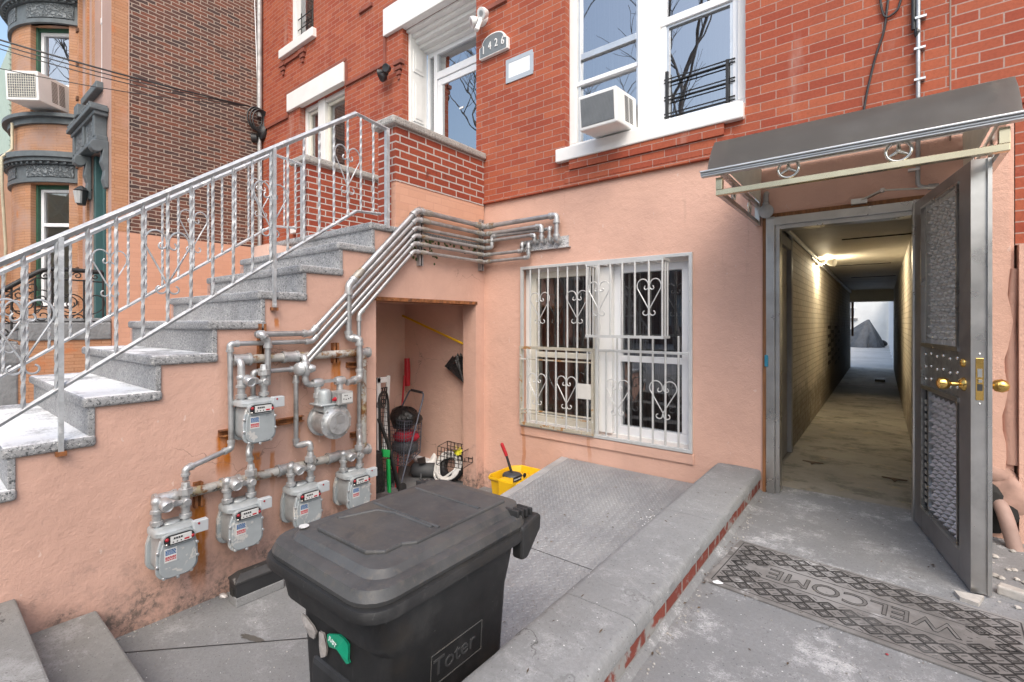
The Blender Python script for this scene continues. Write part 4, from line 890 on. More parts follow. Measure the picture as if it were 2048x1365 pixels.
mb = MB(); mb.tube(rpath([(P.x, YB - .03, 6), (P2.x, YB - .03, 2.3), (P2.x - .002, YF - .03, zc), (P2.x + .09, YF - .03, zc - .01)], .04), .0125, 10); mb.cyl((P2.x + .05, YF - .03, zc - .006), (P2.x + .1, YF - .03, zc - .01), .02, 10); mb.build('tube', m_pipe, cp, smooth=40)
for (px, py) in ((1848, 35), (1846, 97), (1846, 159), (1834, 340)):
    Q = FY(px, py, YB - .02); MB().box(Q.x - .045, Q.x + .012, YB - .046, YB - .004, Q.z - .007, Q.z + .007).build('strap', m_alu, cp)
mb = MB(); mb.tube([(P.x - .025, YB - .025, 6), (P.x - .027, YB - .025, FY(1833, 62, YB).z)], .012, 8); q = FY(1834, 66, YB - .025); mb.ball((q.x, YB - .03, q.z), .018, 8, (1, 1, 2)); mb.build('cable_end', m_black, cp)
w1 = [FY(p[0], p[1], YB - .012) for p in ((1782, -40), (1775, 8), (1770, 60), (1752, 110), (1742, 150), (1733, 190), (1727, 226))]
w2 = [FY(p[0], p[1], YB - .016) for p in ((1758, -40), (1762, 15), (1768, 33), (1776, 35), (1795, 22), (1808, -20))]
mb = MB(); mb.tube(rpath(w1, .1), .007, 6); mb.tube(rpath(w2, .1), .007, 6); tag(mb.build('hanging_cable', m_black, smooth=60), 'black cable hanging loose down the brick above the awning', 'cable')

# ================================================================== RIGHT-HAND NEIGHBOUR
RH = T('adjoining_brick_house', 'orange brick house adjoining on the right behind the awning', 'house', (1.6, YF, 0))
mb = MB(); wall_holes(mb, lambda u, v, d: (u, YB + .004 + d, v), .338, 3.2, 2.60, 8.8, [], .3); mb.build('brick_wall', m_brick2, RH)
mb = MB(); mb.box(.334, .342, YB - .003, YB + .02, 2.45, 8.8); mb.build('party_joint', M('mortar_joint', (.30, .22, .18), .9, bump=.3), RH)
mb = MB(); wall_holes(mb, lambda u, v, d: (u, YF + .008 + d, v), .625, 3.2, 1.76, 2.60, [], .3); mb.build('brick_base', m_brick2, RH)
mb = MB(); wall_holes(mb, lambda u, v, d: (u, YF - .035 + d, v), .635, 3.2, -.6, 1.76, [], .3); mb.build('rendered_base', m_stucco_front, RH, bevel=.034, seg=4)
mb = MB()    # broken edge of the pink render, built up where it was patched
pts = []; n_ = 30
for i in range(n_ + 1):
    z = .0 + 2.44 * i / n_; pts.append((.60 + .022 * noise.noise(V((z * 5, 1, 2))) - (.02 if .3 < z < 1.1 else 0), z))
poly = [(.45, YF - .012, 0)] + [(x, YF - .012, z) for x, z in pts] + [(.45, YF - .012, 2.44)]
mb.prism(poly, (0, .05, 0)); mb.build('render_edge', m_stucco_front, H)
mb = MB(); mb.tube([(.615, YF + .034, .45), (.604, YF + .028, .75), (.61, YF + .026, 1.0), (.604, YF + .022, 1.28), (.622, YF + .014, 1.62)], [.05, .04, .035, .03, .02], 10)
mb.build('patched_crack', stucco('patched_render', (.50, .30, .235)), H, smooth=60)
mb = MB(); mb.blob((.60, YF - .0, .26), .11, 22, (1.0, .45, 1.2), .35, 5, 4); mb.blob((.53, YF + .0, .38), .08, 18, (1.3, .4, .7), .35, 5, 9); mb.build('broken_render', M('broken_pink_render', (.40, .255, .205), .85, var=.15, vs=7, bump=.6, bs=26, spots=[((.25, .2, .17), 6, .6, .7)]), H, smooth=80)
mb = MB(); mb.blob((.52, YF - .02, .18), .12, 14, (1, .4, 1.3), .3, 3, 2); mb.build('render_hole', m_darkroom, H)
dpz = [(.56, YF - .09, .20), (.585, YF - .13, .12), (.605, YF - .19, .0)]
mb = MB(); mb.tube(rpath([(.545, YF + .0, .235), (.565, YF - .10, .18), (.61, YF - .17, -.05)], .08, 8), .036, 14); tag(mb.build('drain_pipe', m_terra, smooth=50), 'stubby pink drain pipe poking from the broken wall base at the right', 'pipe')
mb = MB(); c = FZ(2035, 1190, .02); mb.obox((c.x + .02, c.y, .02), .17, .06, .045, Matrix.Rotation(-.35, 3, 'Z')); tag(mb.build('stone_block', m_rubble, bevel=.008), 'pale broken stone block lying by the door at the right edge', 'stone')
mb = MB()
for i in range(70):
    x = R.uniform(.42, .9); y = R.uniform(3.4, 4.02) if i % 3 else R.uniform(3.0, 3.5); q = R.uniform(.004, .02); mb.blob((x, y, q * .4), q, 6, (1, 1, .6), .3, 3, i)
tag(mb.build('rubble_crumbs', m_rubble), 'loose grey crumbs and grit along the wall behind the steel door', 'rubble', kind='stuff')

# ================================================================== PASSAGE LAMP
P = FX(1632, 525, -.735); PL = T('passage_lamp', 'small twin-head lamp glowing on the passage wall under the ceiling', 'lamp', tuple(P))
MB().box(-.735, -.70, P.y - .05, P.y + .05, P.z - .05, P.z + .05).build('back_box', m_cream, PL, bevel=.006)
mb = MB(); mb.lathe([(.028, 0), (.035, .05), (.03, .09)], (-.70, P.y, P.z + .0), (1, -.3, .1), 14); mb.lathe([(.03, 0), (.05, .03), (.055, .09), (.05, .10)], (-.60, P.y - .03, P.z - .01), (1, -.4, -.15), 16); mb.build('lamp_head', m_white, PL, smooth=50)
MB().ball((-.66, P.y + .10, P.z + .005), .03, 10).build('bulb', m_bulb, PL, smooth=60)
pl = bpy.data.lights.new('passage_glow', 'POINT'); pl.energy = 24; pl.color = (1, .85, .60); pl.shadow_soft_size = .04
po = bpy.data.objects.new('passage_glow', pl); C.objects.link(po); po.parent = PL; po.location = V((-.615, P.y + .12, P.z - .02)) - P

# ================================================================== REAR YARD
YW = 34.5
RW = T('rear_building', 'white rendered building closing the rear yard beyond the passage', 'building', (-1, YW, 0))
mb = MB(); wall_holes(mb, lambda u, v, d: (u, YW + d, v), -6, .75, -.1, 6, [(-1.95, -1.25, 1.55, 3.6)], .2); mb.build('wall', M('white_render', (.66, .67, .66), .8, var=.08, vs=1, bump=.1, rnd=False), RW)
wn = fr(MB(), -1.95, -1.25, 1.55, 3.6, YW + .02, YW + .12, .07).box(-1.95, -1.25, YW, YW + .11, 2.15, 2.22).build('window', m_white, RW)
MB().quad((-1.95, YW + .1, 1.55), (-1.25, YW + .1, 1.55), (-1.25, YW + .1, 3.6), (-1.95, YW + .1, 3.6)).build('pane', m_palecurtain, wn)
mb = MB()
for i in range(6): x = -1.9 + .12 * i; mb.cyl((x, YW - .06, 1.6), (x, YW - .06, 2.15), .014, 6)
mb.box(-2.0, -1.2, YW - .08, YW - .04, 1.58, 1.62); mb.box(-2.0, -1.2, YW - .08, YW - .04, 2.12, 2.16); mb.build('window_bars', m_white, wn)
MB().box(-2.05, -1.15, YW - .12, YW + .02, 1.42, 1.54).build('sill', m_cap, wn)
mb = MB(); mb.box(.30, .36, 17.2, 34.4, -.1, 2.7); fe = T('yard_fence', 'white panel fence along the right side of the rear yard', 'fence', (.33, 26, 0)); mb.build('panels', m_vinyl, fe)
for i in range(8): MB().box(.26, .31, 17.3 + 2.4 * i, 17.4 + 2.4 * i, -.1, 2.8).build('post', m_vinyl, fe)
mb = MB(); rings = []; cx_, cy_ = -.80, 31.2
for (k, z) in ((1.0, .0), (.88, .2), (.70, .48), (.50, .78), (.31, 1.05), (.13, 1.30), (.03, 1.42)):
    rg = []
    for j in range(36):
        a = 2 * pi * j / 36; fold = 1 + .16 * sin(a * 7 + z * 2) * k + .09 * sin(a * 13 + 1); px_ = cx_ + .16 * z
        ex = 1.6 if cos(a) < 0 else .82; rg.append((px_ + ex * cos(a) * k * fold, cy_ + .75 * sin(a) * k * fold, z + .03 * sin(5 * a) * (1 - k)))
    rings.append(rg)
mb.loft(rings); tag(mb.build('covered_motorbike', m_tarp, smooth=70), 'peaked dark grey tarp covering a motorbike in the rear yard', 'covered motorbike')
mb = MB(); mb.blob((.0, 31.4, .2), .2, 14, (1, 1, .9), .2, 3, 2); tag(mb.build('rubbish_sack', m_bag, smooth=70), 'small black sack beside the covered motorbike', 'bag')
mb = MB(); P = FZ(1760, 762, 0); mb.box(P.x - .09, P.x + .09, P.y - .2, P.y + .12, -.004, .05); tag(mb.build('black_brick', m_black), 'small black block lying on the passage floor near the far end', 'block')
mb = MB()
for (px, py) in ((1625, 926), (1789, 960)):
    P = FZ(px, py, 0); a = .085; mb.prism([(P.x - a, P.y + .05, -.001), (P.x + a, P.y + .05, -.001), (P.x + a * .95, P.y + .02, -.001), (P.x + a * .25, P.y + .01, -.001), (P.x, P.y - .07, -.001), (P.x - a * .25, P.y + .01, -.001), (P.x - a * .95, P.y + .02, -.001)], (0, 0, .003))
o_ = mb.build('floor_anchor_mark', M('old_anchor_mark', (.085, .05, .03), .8, var=.3)); tag(o_, kind='structure')

# ================================================================== GAS PIPES
XP, YP = XS + .075, YF - .07
def pxp(px, py, d=.075): return FX(px, py, XS + d)
def pyp(px, py, d=.07): return FY(px, py, YF - d)
def elbows(mb, pts, r):
    pts = [V(p) for p in pts]
    for i in range(1, len(pts) - 1):
        a, b, c = pts[i - 1], pts[i], pts[i + 1]; d1 = (a - b).normalized(); d2 = (c - b).normalized()
        if d1.dot(d2) < -.95: continue
        k = min(r * 2.6, (a - b).length * .49, (c - b).length * .49)
        mb.tube(rpath([b + d1 * k, b, b + d2 * k], k * .8), r * 1.22, 10)
        for d in (d1, d2): mb.cyl(b + d * k * .8, b + d * (k + r * .55), r * 1.42, 10)
def pipe(name, label, pts, r, mat=None, group='gas pipes on the stoop wall', couplers=()):
    pts = [V(p) for p in pts]; root = T(name, label, 'pipe', tuple(pts[0]), group)
    mb = MB(); mb.tube(rpath(pts, r * 1.8), r, 10); mb.build('tube', mat or m_pipe, root, smooth=50)
    for i in range(1, len(pts) - 1):
        e = MB(); elbows(e, pts[i - 1:i + 2], r)
        if e.v: e.build('elbow', m_silver, root, smooth=50)
    for (i, t_) in couplers:
        f = MB(); a, b = pts[i], pts[i + 1]; q = a.lerp(b, t_); d = (b - a).normalized(); f.cyl(q - d * r * 1.6, q + d * r * 1.6, r * 1.35, 8); f.cyl(q - d * r * 2.6, q + d * r * 2.6, r * 1.2, 10); f.build('coupling', m_coupling, root, smooth=50)
    return root
heads = [(834, 422), (832, 439.5), (831, 457), (830, 472), (828, 488), (827, 504)]
cornerZ = [pyp(974, y).z for y in (453, 468, 482, 496, 509, 523)]
def run(i, low, wall, r, label, couplers=()):
    e = pxp(*heads[i]); cz = (e.z + cornerZ[i]) / 2; e.z = cz; c = V((XP, YP, cz))
    return pipe('gas_pipe', label, low + [e, c] + wall, r, couplers=[(len(low), .12), (len(low), .9), (len(low) + 1, .08)] + list(couplers))
def onwall(*pts): return [pyp(*p) for p in pts]
rb, rs_ = .031, .0175
# 1 large pipe, down to the round meter
a1 = pxp(697, 571); a2 = V((a1.x, a1.y, pxp(697, 676).z)); a2b = V((a1.x + .05, a1.y + .07, a2.z - .01)); a3 = V((a2b.x + .01, a2b.y, pxp(719, 757, .13).z)); 
z1 = cornerZ[0]; q = pyp(1113, 431); q.z = (pxp(*heads[0]).z + z1) / 2
r1 = run(0, [pxp(694, 766, .17), a3, a2b, a2, a1], [q, V((q.x, q.y, pyp(1116, 480).z)), V((q.x + .005, YF + .02, pyp(1116, 480).z - .005))], rb * .82, 'thickest gas pipe, topmost of the six, ending at the round meter', [(4, .12)])
def drop(i, px, py_t, py_b):
    q = pyp(px, py_t); q.z = (pxp(*heads[i]).z + cornerZ[i]) / 2; zb = pyp(px, py_b).z; return [q, V((q.x, q.y, zb)), V((q.x, YF + .02, zb - .004))]
zz_ = lambda i: (pxp(*heads[i]).z + cornerZ[i]) / 2
c2a, c2b = pxp(622, 667), pxp(508, 671)
# meter positions (front faces give y and z)
MY = [FX(358, 1120, -3.3).y, FX(496, 1070, -3.3).y, FX(620, 1010, -3.3).y, FX(722, 990, -3.3).y, FX(523, 860, -3.3).y]
zlow = -.215
r2 = run(1, [pxp(535, 770, .15), pxp(536, 684, .15), V((XS + .15, pxp(508, 671).y + .02, c2a.z)), V((XP, pxp(508, 671).y + .02, c2a.z)), c2a], drop(1, 1083, 454, 482), rs_ * 1.2, 'second gas pipe from the top, turning down to the upper left meter')
c3 = pxp(624, 683); l3 = pxp(460, 691); l3.z = c3.z
r3 = run(2, [V((XS + .15, MY[0] + .075, zlow + .53)), V((XS + .15, MY[0] + .075, zlow + .60)), V((XP + .02, l3.y, zlow + .66)), V((XP, l3.y, c3.z)), c3], drop(2, 1069, 470, 484), rs_, 'third gas pipe from the top, looping left and down to the lowest left meter')
c4 = pxp(594, 738); l4 = pxp(506, 746); l4.z = c4.z
e4 = zz_(3); up = pyp(984, 495); u4 = [V((up.x, YP, e4)), V((up.x, YP, pyp(985, 473).z)), V((pyp(1099, 454).x, YP + .035, pyp(985, 473).z)), V((pyp(1099, 454).x, YP, pyp(985, 473).z)), V((pyp(1099, 454).x, YP, pyp(1099, 483).z)), V((pyp(1099, 454).x, YF + .02, pyp(1099, 483).z))]
r4 = run(3, [V((XS + .15, MY[1] + .075, zlow + .53)), V((XS + .15, MY[1] + .06, zlow + .62)), V((XP, l4.y, zlow + .72)), V((XP, l4.y, c4.z)), c4], u4, rs_, 'fourth gas pipe from the top, running behind the upper left meter')
c5 = pxp(592, 752)
r5 = run(4, [V((XS + .15, MY[2] + .075, zlow + .50)), V((XS + .15, MY[2] + .075, zlow + .60)), V((XP, c5.y, pxp(593, 892).z)), c5], [V((pyp(1044, 501).x, YP, zz_(4))), V((pyp(1044, 501).x, YP, pyp(1045, 487).z)), V((pyp(1044, 501).x, YF + .02, pyp(1045, 487).z))], rs_, 'fifth gas pipe from the top, dropping to the third lower meter')
c6 = pxp(718, 629)
r6 = run(5, [V((XS + .15, MY[3] + .075, zlow + .50)), V((XS + .15, MY[3] + .075, zlow + .56)), V((XP, c6.y, zlow + .60)), c6], [V((pyp(1057, 516).x, YP, zz_(5))), V((pyp(1057, 516).x, YP, pyp(1058, 487).z)), V((pyp(1057, 516).x, YF + .02, pyp(1058, 487).z))], rs_, 'lowest of the six gas pipes, dropping beside the closet opening')
# supply mains
zm1 = pxp(600, 713, .06).z; zm2 = pxp(600, 932, .06).z; ym = pxp(727, 800, .05).y
MN = T('supply_main', 'fat rust-flecked gas main feeding the meters on the stoop wall', 'pipe', (XS + .06, 1.6, zm2), 'gas supply mains')
mb = MB(); x_ = XS + .055; mb.tube(rpath([(x_, pxp(483, 718).y, zm1), (x_, ym - .01, zm1), (x_, ym - .01, zm2), (x_, pxp(330, 1000).y, zm2)], .05), .032, 12); mb.build('tube', m_pipered, MN, smooth=50)
for (y, z) in ((pxp(485, 718).y, zm1), (pxp(583, 708).y, zm1), (ym - .01, zm1), (ym - .01, zm2), (pxp(670, 914).y, zm2), (pxp(573, 938).y, zm2), (pxp(463, 968).y, zm2), (pxp(332, 1000).y, zm2)):
    f = MB(); f.cyl((x_, y - .055, z), (x_, y + .055, z), .040, 12); f.cyl((x_, y - .06, z), (x_, y - .042, z), .046, 12); f.cyl((x_, y + .042, z), (x_, y + .06, z), .046, 12); f.build('tee', m_silver, MN, smooth=50)
mb = MB()
for i, y in enumerate(MY[:4]):
    yy = y - .055; mb.tube(rpath([(x_, yy, zm2), (XS + .15, yy, zm2 - .0), (XS + .15, yy, zlow + .42)], .05), .022, 10); mb.build('branch', m_silver, MN, smooth=50); mb = MB()
mb.tube(rpath([(x_, MY[4] - .075, zm1), (XS + .15, MY[4] - .075, zm1), (XS + .15, MY[4] - .075, .49 + .42)], .05), .024, 10); mb.build('branch', m_silver, MN, smooth=50); mb = MB()
yr = pxp(612, 735, .15).y; mb.tube(rpath([(x_, yr, zm1), (XS + .14, yr, zm1), (XS + .14, yr, pxp(610, 771, .15).z), (XS + .14, pxp(640, 769, .15).y, pxp(610, 771, .15).z)], .06), .024, 10)
mb.lathe([(.02, -.06), (.032, -.05), (.04, -.02), (.04, .02), (.032, .05), (.02, .06)], (XS + .14, yr, pxp(612, 738, .15).z), (0, 0, 1), 14); mb.lathe([(.03, 0), (.034, .02), (.02, .05)], (XS + .15, yr + .02, pxp(612, 738, .15).z), (.4, .8, 0), 12); mb.lathe([(.045, 0), (.05, .025), (.03, .04)], (XS + .13, yr - .03, pxp(612, 738, .15).z), (.5, -.8, 0), 14)
mb.build('regulator_branch', m_silver, MN, smooth=50)
# strut channels and rusted brackets
def strut(px, py0, py1, mat, label, wd=.042, dep=.045):
    a, b_ = FX(px, py0, XS + .03), FX(px, py1, XS + .03); o = T('strut_channel', label, 'bracket', (XS, a.y, b_.z)); mb = MB()
    for s in (-1, 1): mb.box(XS, XS + dep, a.y + s * wd / 2 - .003, a.y + s * wd / 2 + .003, b_.z, a.z); mb.box(XS + dep - .004, XS + dep, a.y + s * wd / 2 - (.013 if s > 0 else -.003), a.y + s * wd / 2 + (.013 if s < 0 else -.003), b_.z, a.z)
    mb.build('channel', mat, o); mb = MB(); mb.box(XS + .001, XS + .006, a.y - wd / 2 + .003, a.y + wd / 2 - .003, b_.z, a.z); mb.build('channel_back', m_black if mat is m_pipe else mat, o)
    return o
strut(841, 415, 532, m_pipe, 'slotted strut channel holding the six pipes on the stoop wall'); strut(963, 440, 542, m_pipe, 'strut channel holding the six pipes in the corner by the facade')
strut(524, 648, 770, m_rust, 'rusty upright channel behind the upper left meter pipes'); strut(671, 686, 726, m_rust, 'short rusty upright bracket under the slanting pipes'); strut(397, 965, 1015, m_rust, 'small rusty bracket holding the low gas main')
def hstrut(px0, px1, py, label):
    a, b_ = FX(px0, py, XS + .02), FX(px1, py, XS + .02); mb = MB(); z = (a.z + b_.z) / 2
    mb.box(XS, XS + .008, a.y, b_.y, z - .022, z + .022); mb.box(XS + .008, XS + .04, a.y, b_.y, z + .016, z + .022); mb.box(XS + .008, XS + .04, a.y, b_.y, z - .022, z - .016); tag(mb.build('wall_bracket', m_rust), label, 'bracket')
hstrut(438, 463, 866, 'rusty bracket sticking out left of the upper left meter'); hstrut(540, 606, 842, 'long rusty bracket right of the upper left meter'); hstrut(694, 732, 729, 'rusty bracket behind the thick upright pipe, high up'); hstrut(702, 732, 868, 'rusty bracket behind the thick upright pipe, lower down')
# speckled plate where the pipes enter the house
P0, P1 = FY(1043, 503, YF - .01), FY(1137, 472, YF - .01); zc_ = (P0.z + P1.z) / 2; mb = MB(); mb.box(P0.x, P1.x, YF - .015, YF + .004, zc_ - .055, zc_ + .055); mb.box(P0.x - .01, P1.x + .02, YF - .03, YF + .004, zc_ - .062, zc_ - .055); tag(mb.build('entry_plate', m_terrazzo), 'black and white speckled plate where the gas pipes enter the facade', 'plate')

# ================================================================== GAS METERS
def pan_outline(w, h, n=6):                # rounded bottom, chamfered shoulders; (y, z)
    r = .06; P = []
    for i in range(n + 1): a = pi + pi / 2 * i / n; P.append((-w + r + r * cos(a), r + r * sin(a)))
    for i in range(n + 1): a = 1.5 * pi + pi / 2 * i / n; P.append((w - r + r * cos(a), r + r * sin(a)))
    P += [(w * .98, h * .72), (w * .80, h), (-w * .80, h), (-w * .98, h * .72)]
    return P
def make_meter(label, cat='gas meter'):
    t = T('gas_meter', label, cat, (0, 0, 0), 'gas meters on the stoop wall')
    def B(mb, name, mat, par=None, **k): return mb.build(name, mat, par or t, **k)
    mb = MB(); o = pan_outline(.108, .235); mb.prism([(.235, y, z) for y, z in o], (.022, 0, 0)); o2 = pan_outline(.095, .215); mb.prism([(.257, y, z + .008) for y, z in o2], (.014, 0, 0)); B(mb, 'front_pan', m_meter, smooth=40, bevel=.004)
    mb = MB(); mb.prism([(.045, y, z) for y, z in o], (.03, 0, 0)); B(mb, 'back_pan', m_meter, smooth=40, bevel=.004)
    mb = MB(); o3 = pan_outline(.088, .25); mb.prism([(.075, y, z + .012) for y, z in o3], (.16, 0, 0)); B(mb, 'body', m_metertop, smooth=40, bevel=.006)
    mb = MB(); tp = [(x, y) for x, y in [(.05 + .03 * (1 - cos(a)), -.118 + .03 * (1 - sin(a))) for a in (0, pi / 4, pi / 2)]]
    ring = [(.155 + .108 * (1 if cos(a) > 0 else -1) * abs(cos(a)) ** .55, .112 * (1 if sin(a) > 0 else -1) * abs(sin(a)) ** .55) for a in [2 * pi * i / 28 for i in range(28)]]
    mb.loft([[V((x, y, .252)) for x, y in ring], [V((x, y, .275)) for x, y in ring], [V((.155 + (x - .155) * .85, y * .88, .290)) for x, y in ring]]); mb.blob((.15, .0, .292), .045, 12, (.7, 1.1, .35), .15, 3, 1); B(mb, 'top_cover', m_metertop, smooth=45)
    mb = MB(); bolts = [(-.10, .17), (-.102, .09), (-.07, .012), (0, -.002), (.07, .012), (.102, .09), (.10, .17)]
    for y, z in bolts: B(MB().lathe([(.010, 0), (.010, .008), (.006, .011)], (.257, y, z), (1, 0, 0), 8), 'bolt', m_alu, smooth=40)
    mb = MB(); st = [(-.05 + .034 * cos(a), .034 * sin(a)) for a in [pi / 2 + pi * i / 10 for i in range(11)]] + [(.052 + .034 * cos(a), .034 * sin(a)) for a in [-pi / 2 + pi * i / 10 for i in range(11)]]
    mb.prism([(.25, y - .0, .235 + z) for y, z in st], (.034, 0, 0)); B(mb, 'register_rim', m_metertop, smooth=40)
    mb = MB(); mb.prism([(.284, y * .92, .235 + z * .86) for y, z in st], (.002, 0, 0)); B(mb, 'register_gasket', m_black)
    mb = MB(); mb.box(.286, .292, -.045, .062, .214, .256); face = B(mb, 'register', m_lwhite)
    mb = MB()
    for i in range(4): mb.box(.292, .2925, -.03 + .012 * i, -.021 + .012 * i, .239, .249)
    mb.box(.292, .2925, -.032, .018, .237, .2385)
    for i in range(3): mb.lathe([(.004, 0), (.004, .0006)], (.292, -.032 + .02 * i, .223), (1, 0, 0), 8)
    B(mb, 'digits', m_black, face)
    mb = MB(); mb.box(.292, .2925, .024, .05, .219, .229); B(mb, 'red_mark', m_lred, face)
    for (y, z) in ((-.062, .243), (.069, .228)): B(MB().ball((.288, y, z), .011, 8), 'red_button', m_redpaint, smooth=60)
    B(MB().ball((.288, -.064, .214), .007, 8), 'seal_bolt', m_chrome, smooth=60)
    mb = MB(); mb.box(.235, .28, .078, .158, .228, .30); tx = B(mb, 'transmitter', M('transmitter_case', (.42, .45, .47), .5, var=.03, bump=0), bevel=.004)
    B(MB().lathe([(.0065, 0), (.0065, .002)], (.28, .105, .285), (1, 0, 0), 10), 'red_dot', m_redpaint, tx)
    mb = MB(); mb.box(.271, .2725, -.07, -.008, .105, .185); lb = B(mb, 'label', m_lwhite)
    mb = MB()
    for j, z in enumerate((.178, .170, .162, .154)):
        y = -.066
        while y < -.016:
            w_ = R.uniform(.006, .013); mb.box(.2725, .273, y, min(y + w_, -.012), z - .0062, z); y += w_ + .0016
    B(mb, 'blue_print', m_lblue, lb)
    mb = MB()
    for j, (z, k) in enumerate(((.138, .007), (.129, .0045), (.121, .006))):
        y = -.066
        while y < -.016:
            w_ = R.uniform(.007, .014); mb.box(.2725, .273, y, min(y + w_, -.012), z - k, z); y += w_ + .0016
    B(mb, 'red_print', m_lred, lb)
    for s in (-1, 1):
        mb = MB(); mb.lathe([(.022, .28), (.022, .30), (.034, .302), (.034, .325), (.024, .328), (.024, .37), (.033, .372), (.033, .39), (.024, .392), (.024, .44)], (.15, .075 * s, 0), (0, 0, 1), 12)
        if s > 0: mb.lathe([(.028, .44), (.04, .445), (.04, .48), (.028, .485), (.022, .52)], (.15, .075, 0), (0, 0, 1), 8)
        else: mb.ball((.15, -.075, .44), .030, 10)
        B(mb, 'swivel', m_silver, smooth=40)
    mb = MB(); mb.box(.14, .165, -.06, .06, .385, .415); mb.lathe([(.022, 0), (.022, .05)], (.14, .075, .40), (1, 0, 0), 12); mb.box(.165, .172, -.05, .055, .392, .408); B(mb, 'meter_bar', m_silver, smooth=40, bevel=.003)
    mb = MB(); mb.lathe([(.030, 0), (.034, .01), (.034, .07), (.030, .075), (.024, .070)], (.15, -.045, .43), (.85, .1, -.25), 16); mb.lathe([(.018, 0), (.018, .06)], (.15, -.02, .425), (.9, .4, -.1), 10); B(mb, 'valve', m_silver, smooth=40)
    return t
mlabels = ['grey gas meter at the lower left end, the nearest to the camera', 'grey gas meter hanging low, second from the left in the lower row', 'grey gas meter third in the lower row, partly hidden by the bin lid', 'grey gas meter at the right of the lower row, beside the closet', 'grey gas meter high on the wall, left of the round one']
proto = make_meter(mlabels[0])
for i in range(5):
    o = proto if i == 0 else copy_tree(proto)
    o.location = (XS, MY[i], (zlow, zlow + .02, zlow + .015, zlow + .015, .485)[i]); o['label'] = mlabels[i]
# peeled enamel patches on two fronts
# round meter
yc_ = FX(672, 860, -3.33).y; zc_ = FX(672, 845, -3.33).z
RM = T('round_gas_meter', 'silver drum-shaped gas meter with a boxy counter beside the closet', 'gas meter', (XS, yc_, zc_))
mb = MB(); mb.lathe([(.02, .05), (.115, .05), (.128, .055), (.128, .07), (.108, .075), (.108, .235), (.128, .24), (.128, .258), (.112, .262), (.092, .275), (.085, .30), (.02, .302)], (XS, yc_, zc_), (1, 0, 0), 36); mb.build('drum', m_silver, RM, smooth=35)
mb = MB()
for i in range(12): a = 2 * pi * (i + .4) / 12; mb.lathe([(.008, 0), (.008, .008)], (XS + .258, yc_ + .119 * cos(a), zc_ + .119 * sin(a)), (1, 0, 0), 8)
mb.build('bolts', m_alu, RM, smooth=40)
mb = MB(); mb.box(XS + .10, XS + .25, yc_ - .10, yc_ + .10, zc_ + .085, zc_ + .135); mb.box(XS + .09, XS + .26, yc_ - .13, yc_ + .08, zc_ + .135, zc_ + .15); mb.lathe([(.05, 0), (.05, .08), (.04, .105), (.01, .115)], (XS + .19, yc_ - .06, zc_ + .145), (0, 0, 1), 18); mb.build('neck_casting', m_metertop, RM, smooth=40, bevel=.006)
mb = MB(); mb.box(XS + .17, XS + .30, yc_ - .01, yc_ + .12, zc_ + .135, zc_ + .235); ix = mb.build('counter_box', m_pipedull, RM, bevel=.008)
mb = MB(); mb.box(XS + .30, XS + .302, yc_ + .02, yc_ + .112, zc_ + .15, zc_ + .222); fc = mb.build('dial_card', m_lwhite, ix)
mb = MB()
for (dy, dz) in ((.045, .205), (.062, .205), (.035, .18), (.055, .175), (.075, .178), (.095, .182)): mb.lathe([(.005, 0), (.005, .001)], (XS + .302, yc_ + dy, zc_ + dz), (1, 0, 0), 8)
mb.build('dials', m_black, fc); MB().lathe([(.018, 0), (.012, .02), (.008, .03)], (XS + .26, yc_ - .012, zc_ + .18), (.4, -.9, 0), 12).build('red_plug', m_redpaint, RM, smooth=40)
for s in (-1, 1):
    mb = MB(); mb.lathe([(.024, .14), (.024, .19), (.033, .192), (.033, .225), (.026, .228), (.024, .30)], (XS + .15, yc_ + .095 * s, zc_), (0, 0, 1), 12); mb.lathe([(.03, -.04), (.036, -.02), (.036, .02), (.03, .04)], (XS + .15, yc_ + .095 * s, zc_ + .305), (0, 1, 0), 14); mb.build('swivel', m_silver, RM, smooth=40)
MB().box(XS + .145, XS + .16, yc_ - .06, yc_ + .06, zc_ + .30, zc_ + .325).build('meter_bar', m_silver, RM)
MB().box(XS + .302, XS + .304, yc_ - .03, yc_ + .04, zc_ + .0, zc_ + .055).build('nameplate', m_alu, RM)

# ================================================================== LOW WALL, CELLAR HATCH, MAT
LW = T('low_wall', 'low brick wall with a worn concrete cap between courtyard and walkway', 'wall', (-.9, 1.5, 0))
mb = MB(); mb.box(-1.04, -.744, -.9, YF - .005, -.6, .098); mb.build('brick_core', m_kerbbrick, LW)
lens = [(-.9, .1), (.1, 1.72), (1.72, 2.86), (2.86, YF - .004)]
for (a, b_) in lens:
    mb = MB(); n_ = max(6, int((b_ - a) / .035)); rings = []
    for i in range(n_ + 1):
        y = a + .002 + (b_ - a - .004) * i / n_; e = lambda q, k: k * noise.noise(V((q * 9.3, y * 7, q))) + k * .7 * noise.noise(V((q, y * 26, q * 3)))
        rings.append([V((-1.065, y, .097)), V((-1.066 + e(1, .004), y, .146)), V((-1.055 + e(2, .005), y, .158 + e(3, .004))), V((-1.03, y, .163)), V((-.90, y, .165 + e(9, .002))), V((-.77, y, .162)), V((-.752 + e(4, .006), y, .157 + e(5, .004))), V((-.738 + e(6, .005), y, .143 + e(7, .004))), V((-.737 + e(8, .003), y, .097 + e(10, .004)))])
    mb.loft(rings); mb.build('cap_slab', m_cap, LW, smooth=50)
mb = MB(); mb.prism([(-.757, -.9, -.002), (-.716, -.9, -.002), (-.736, -.9, .018), (-.757, -.9, .024)], (0, 4.95, 0)); mb.build('mortar_fillet', m_walk, LW)
HT = T('cellar_hatch', 'sloping diamond-plate steel cellar hatch against the low wall', 'hatch', (-1.8, 2.6, ZC))
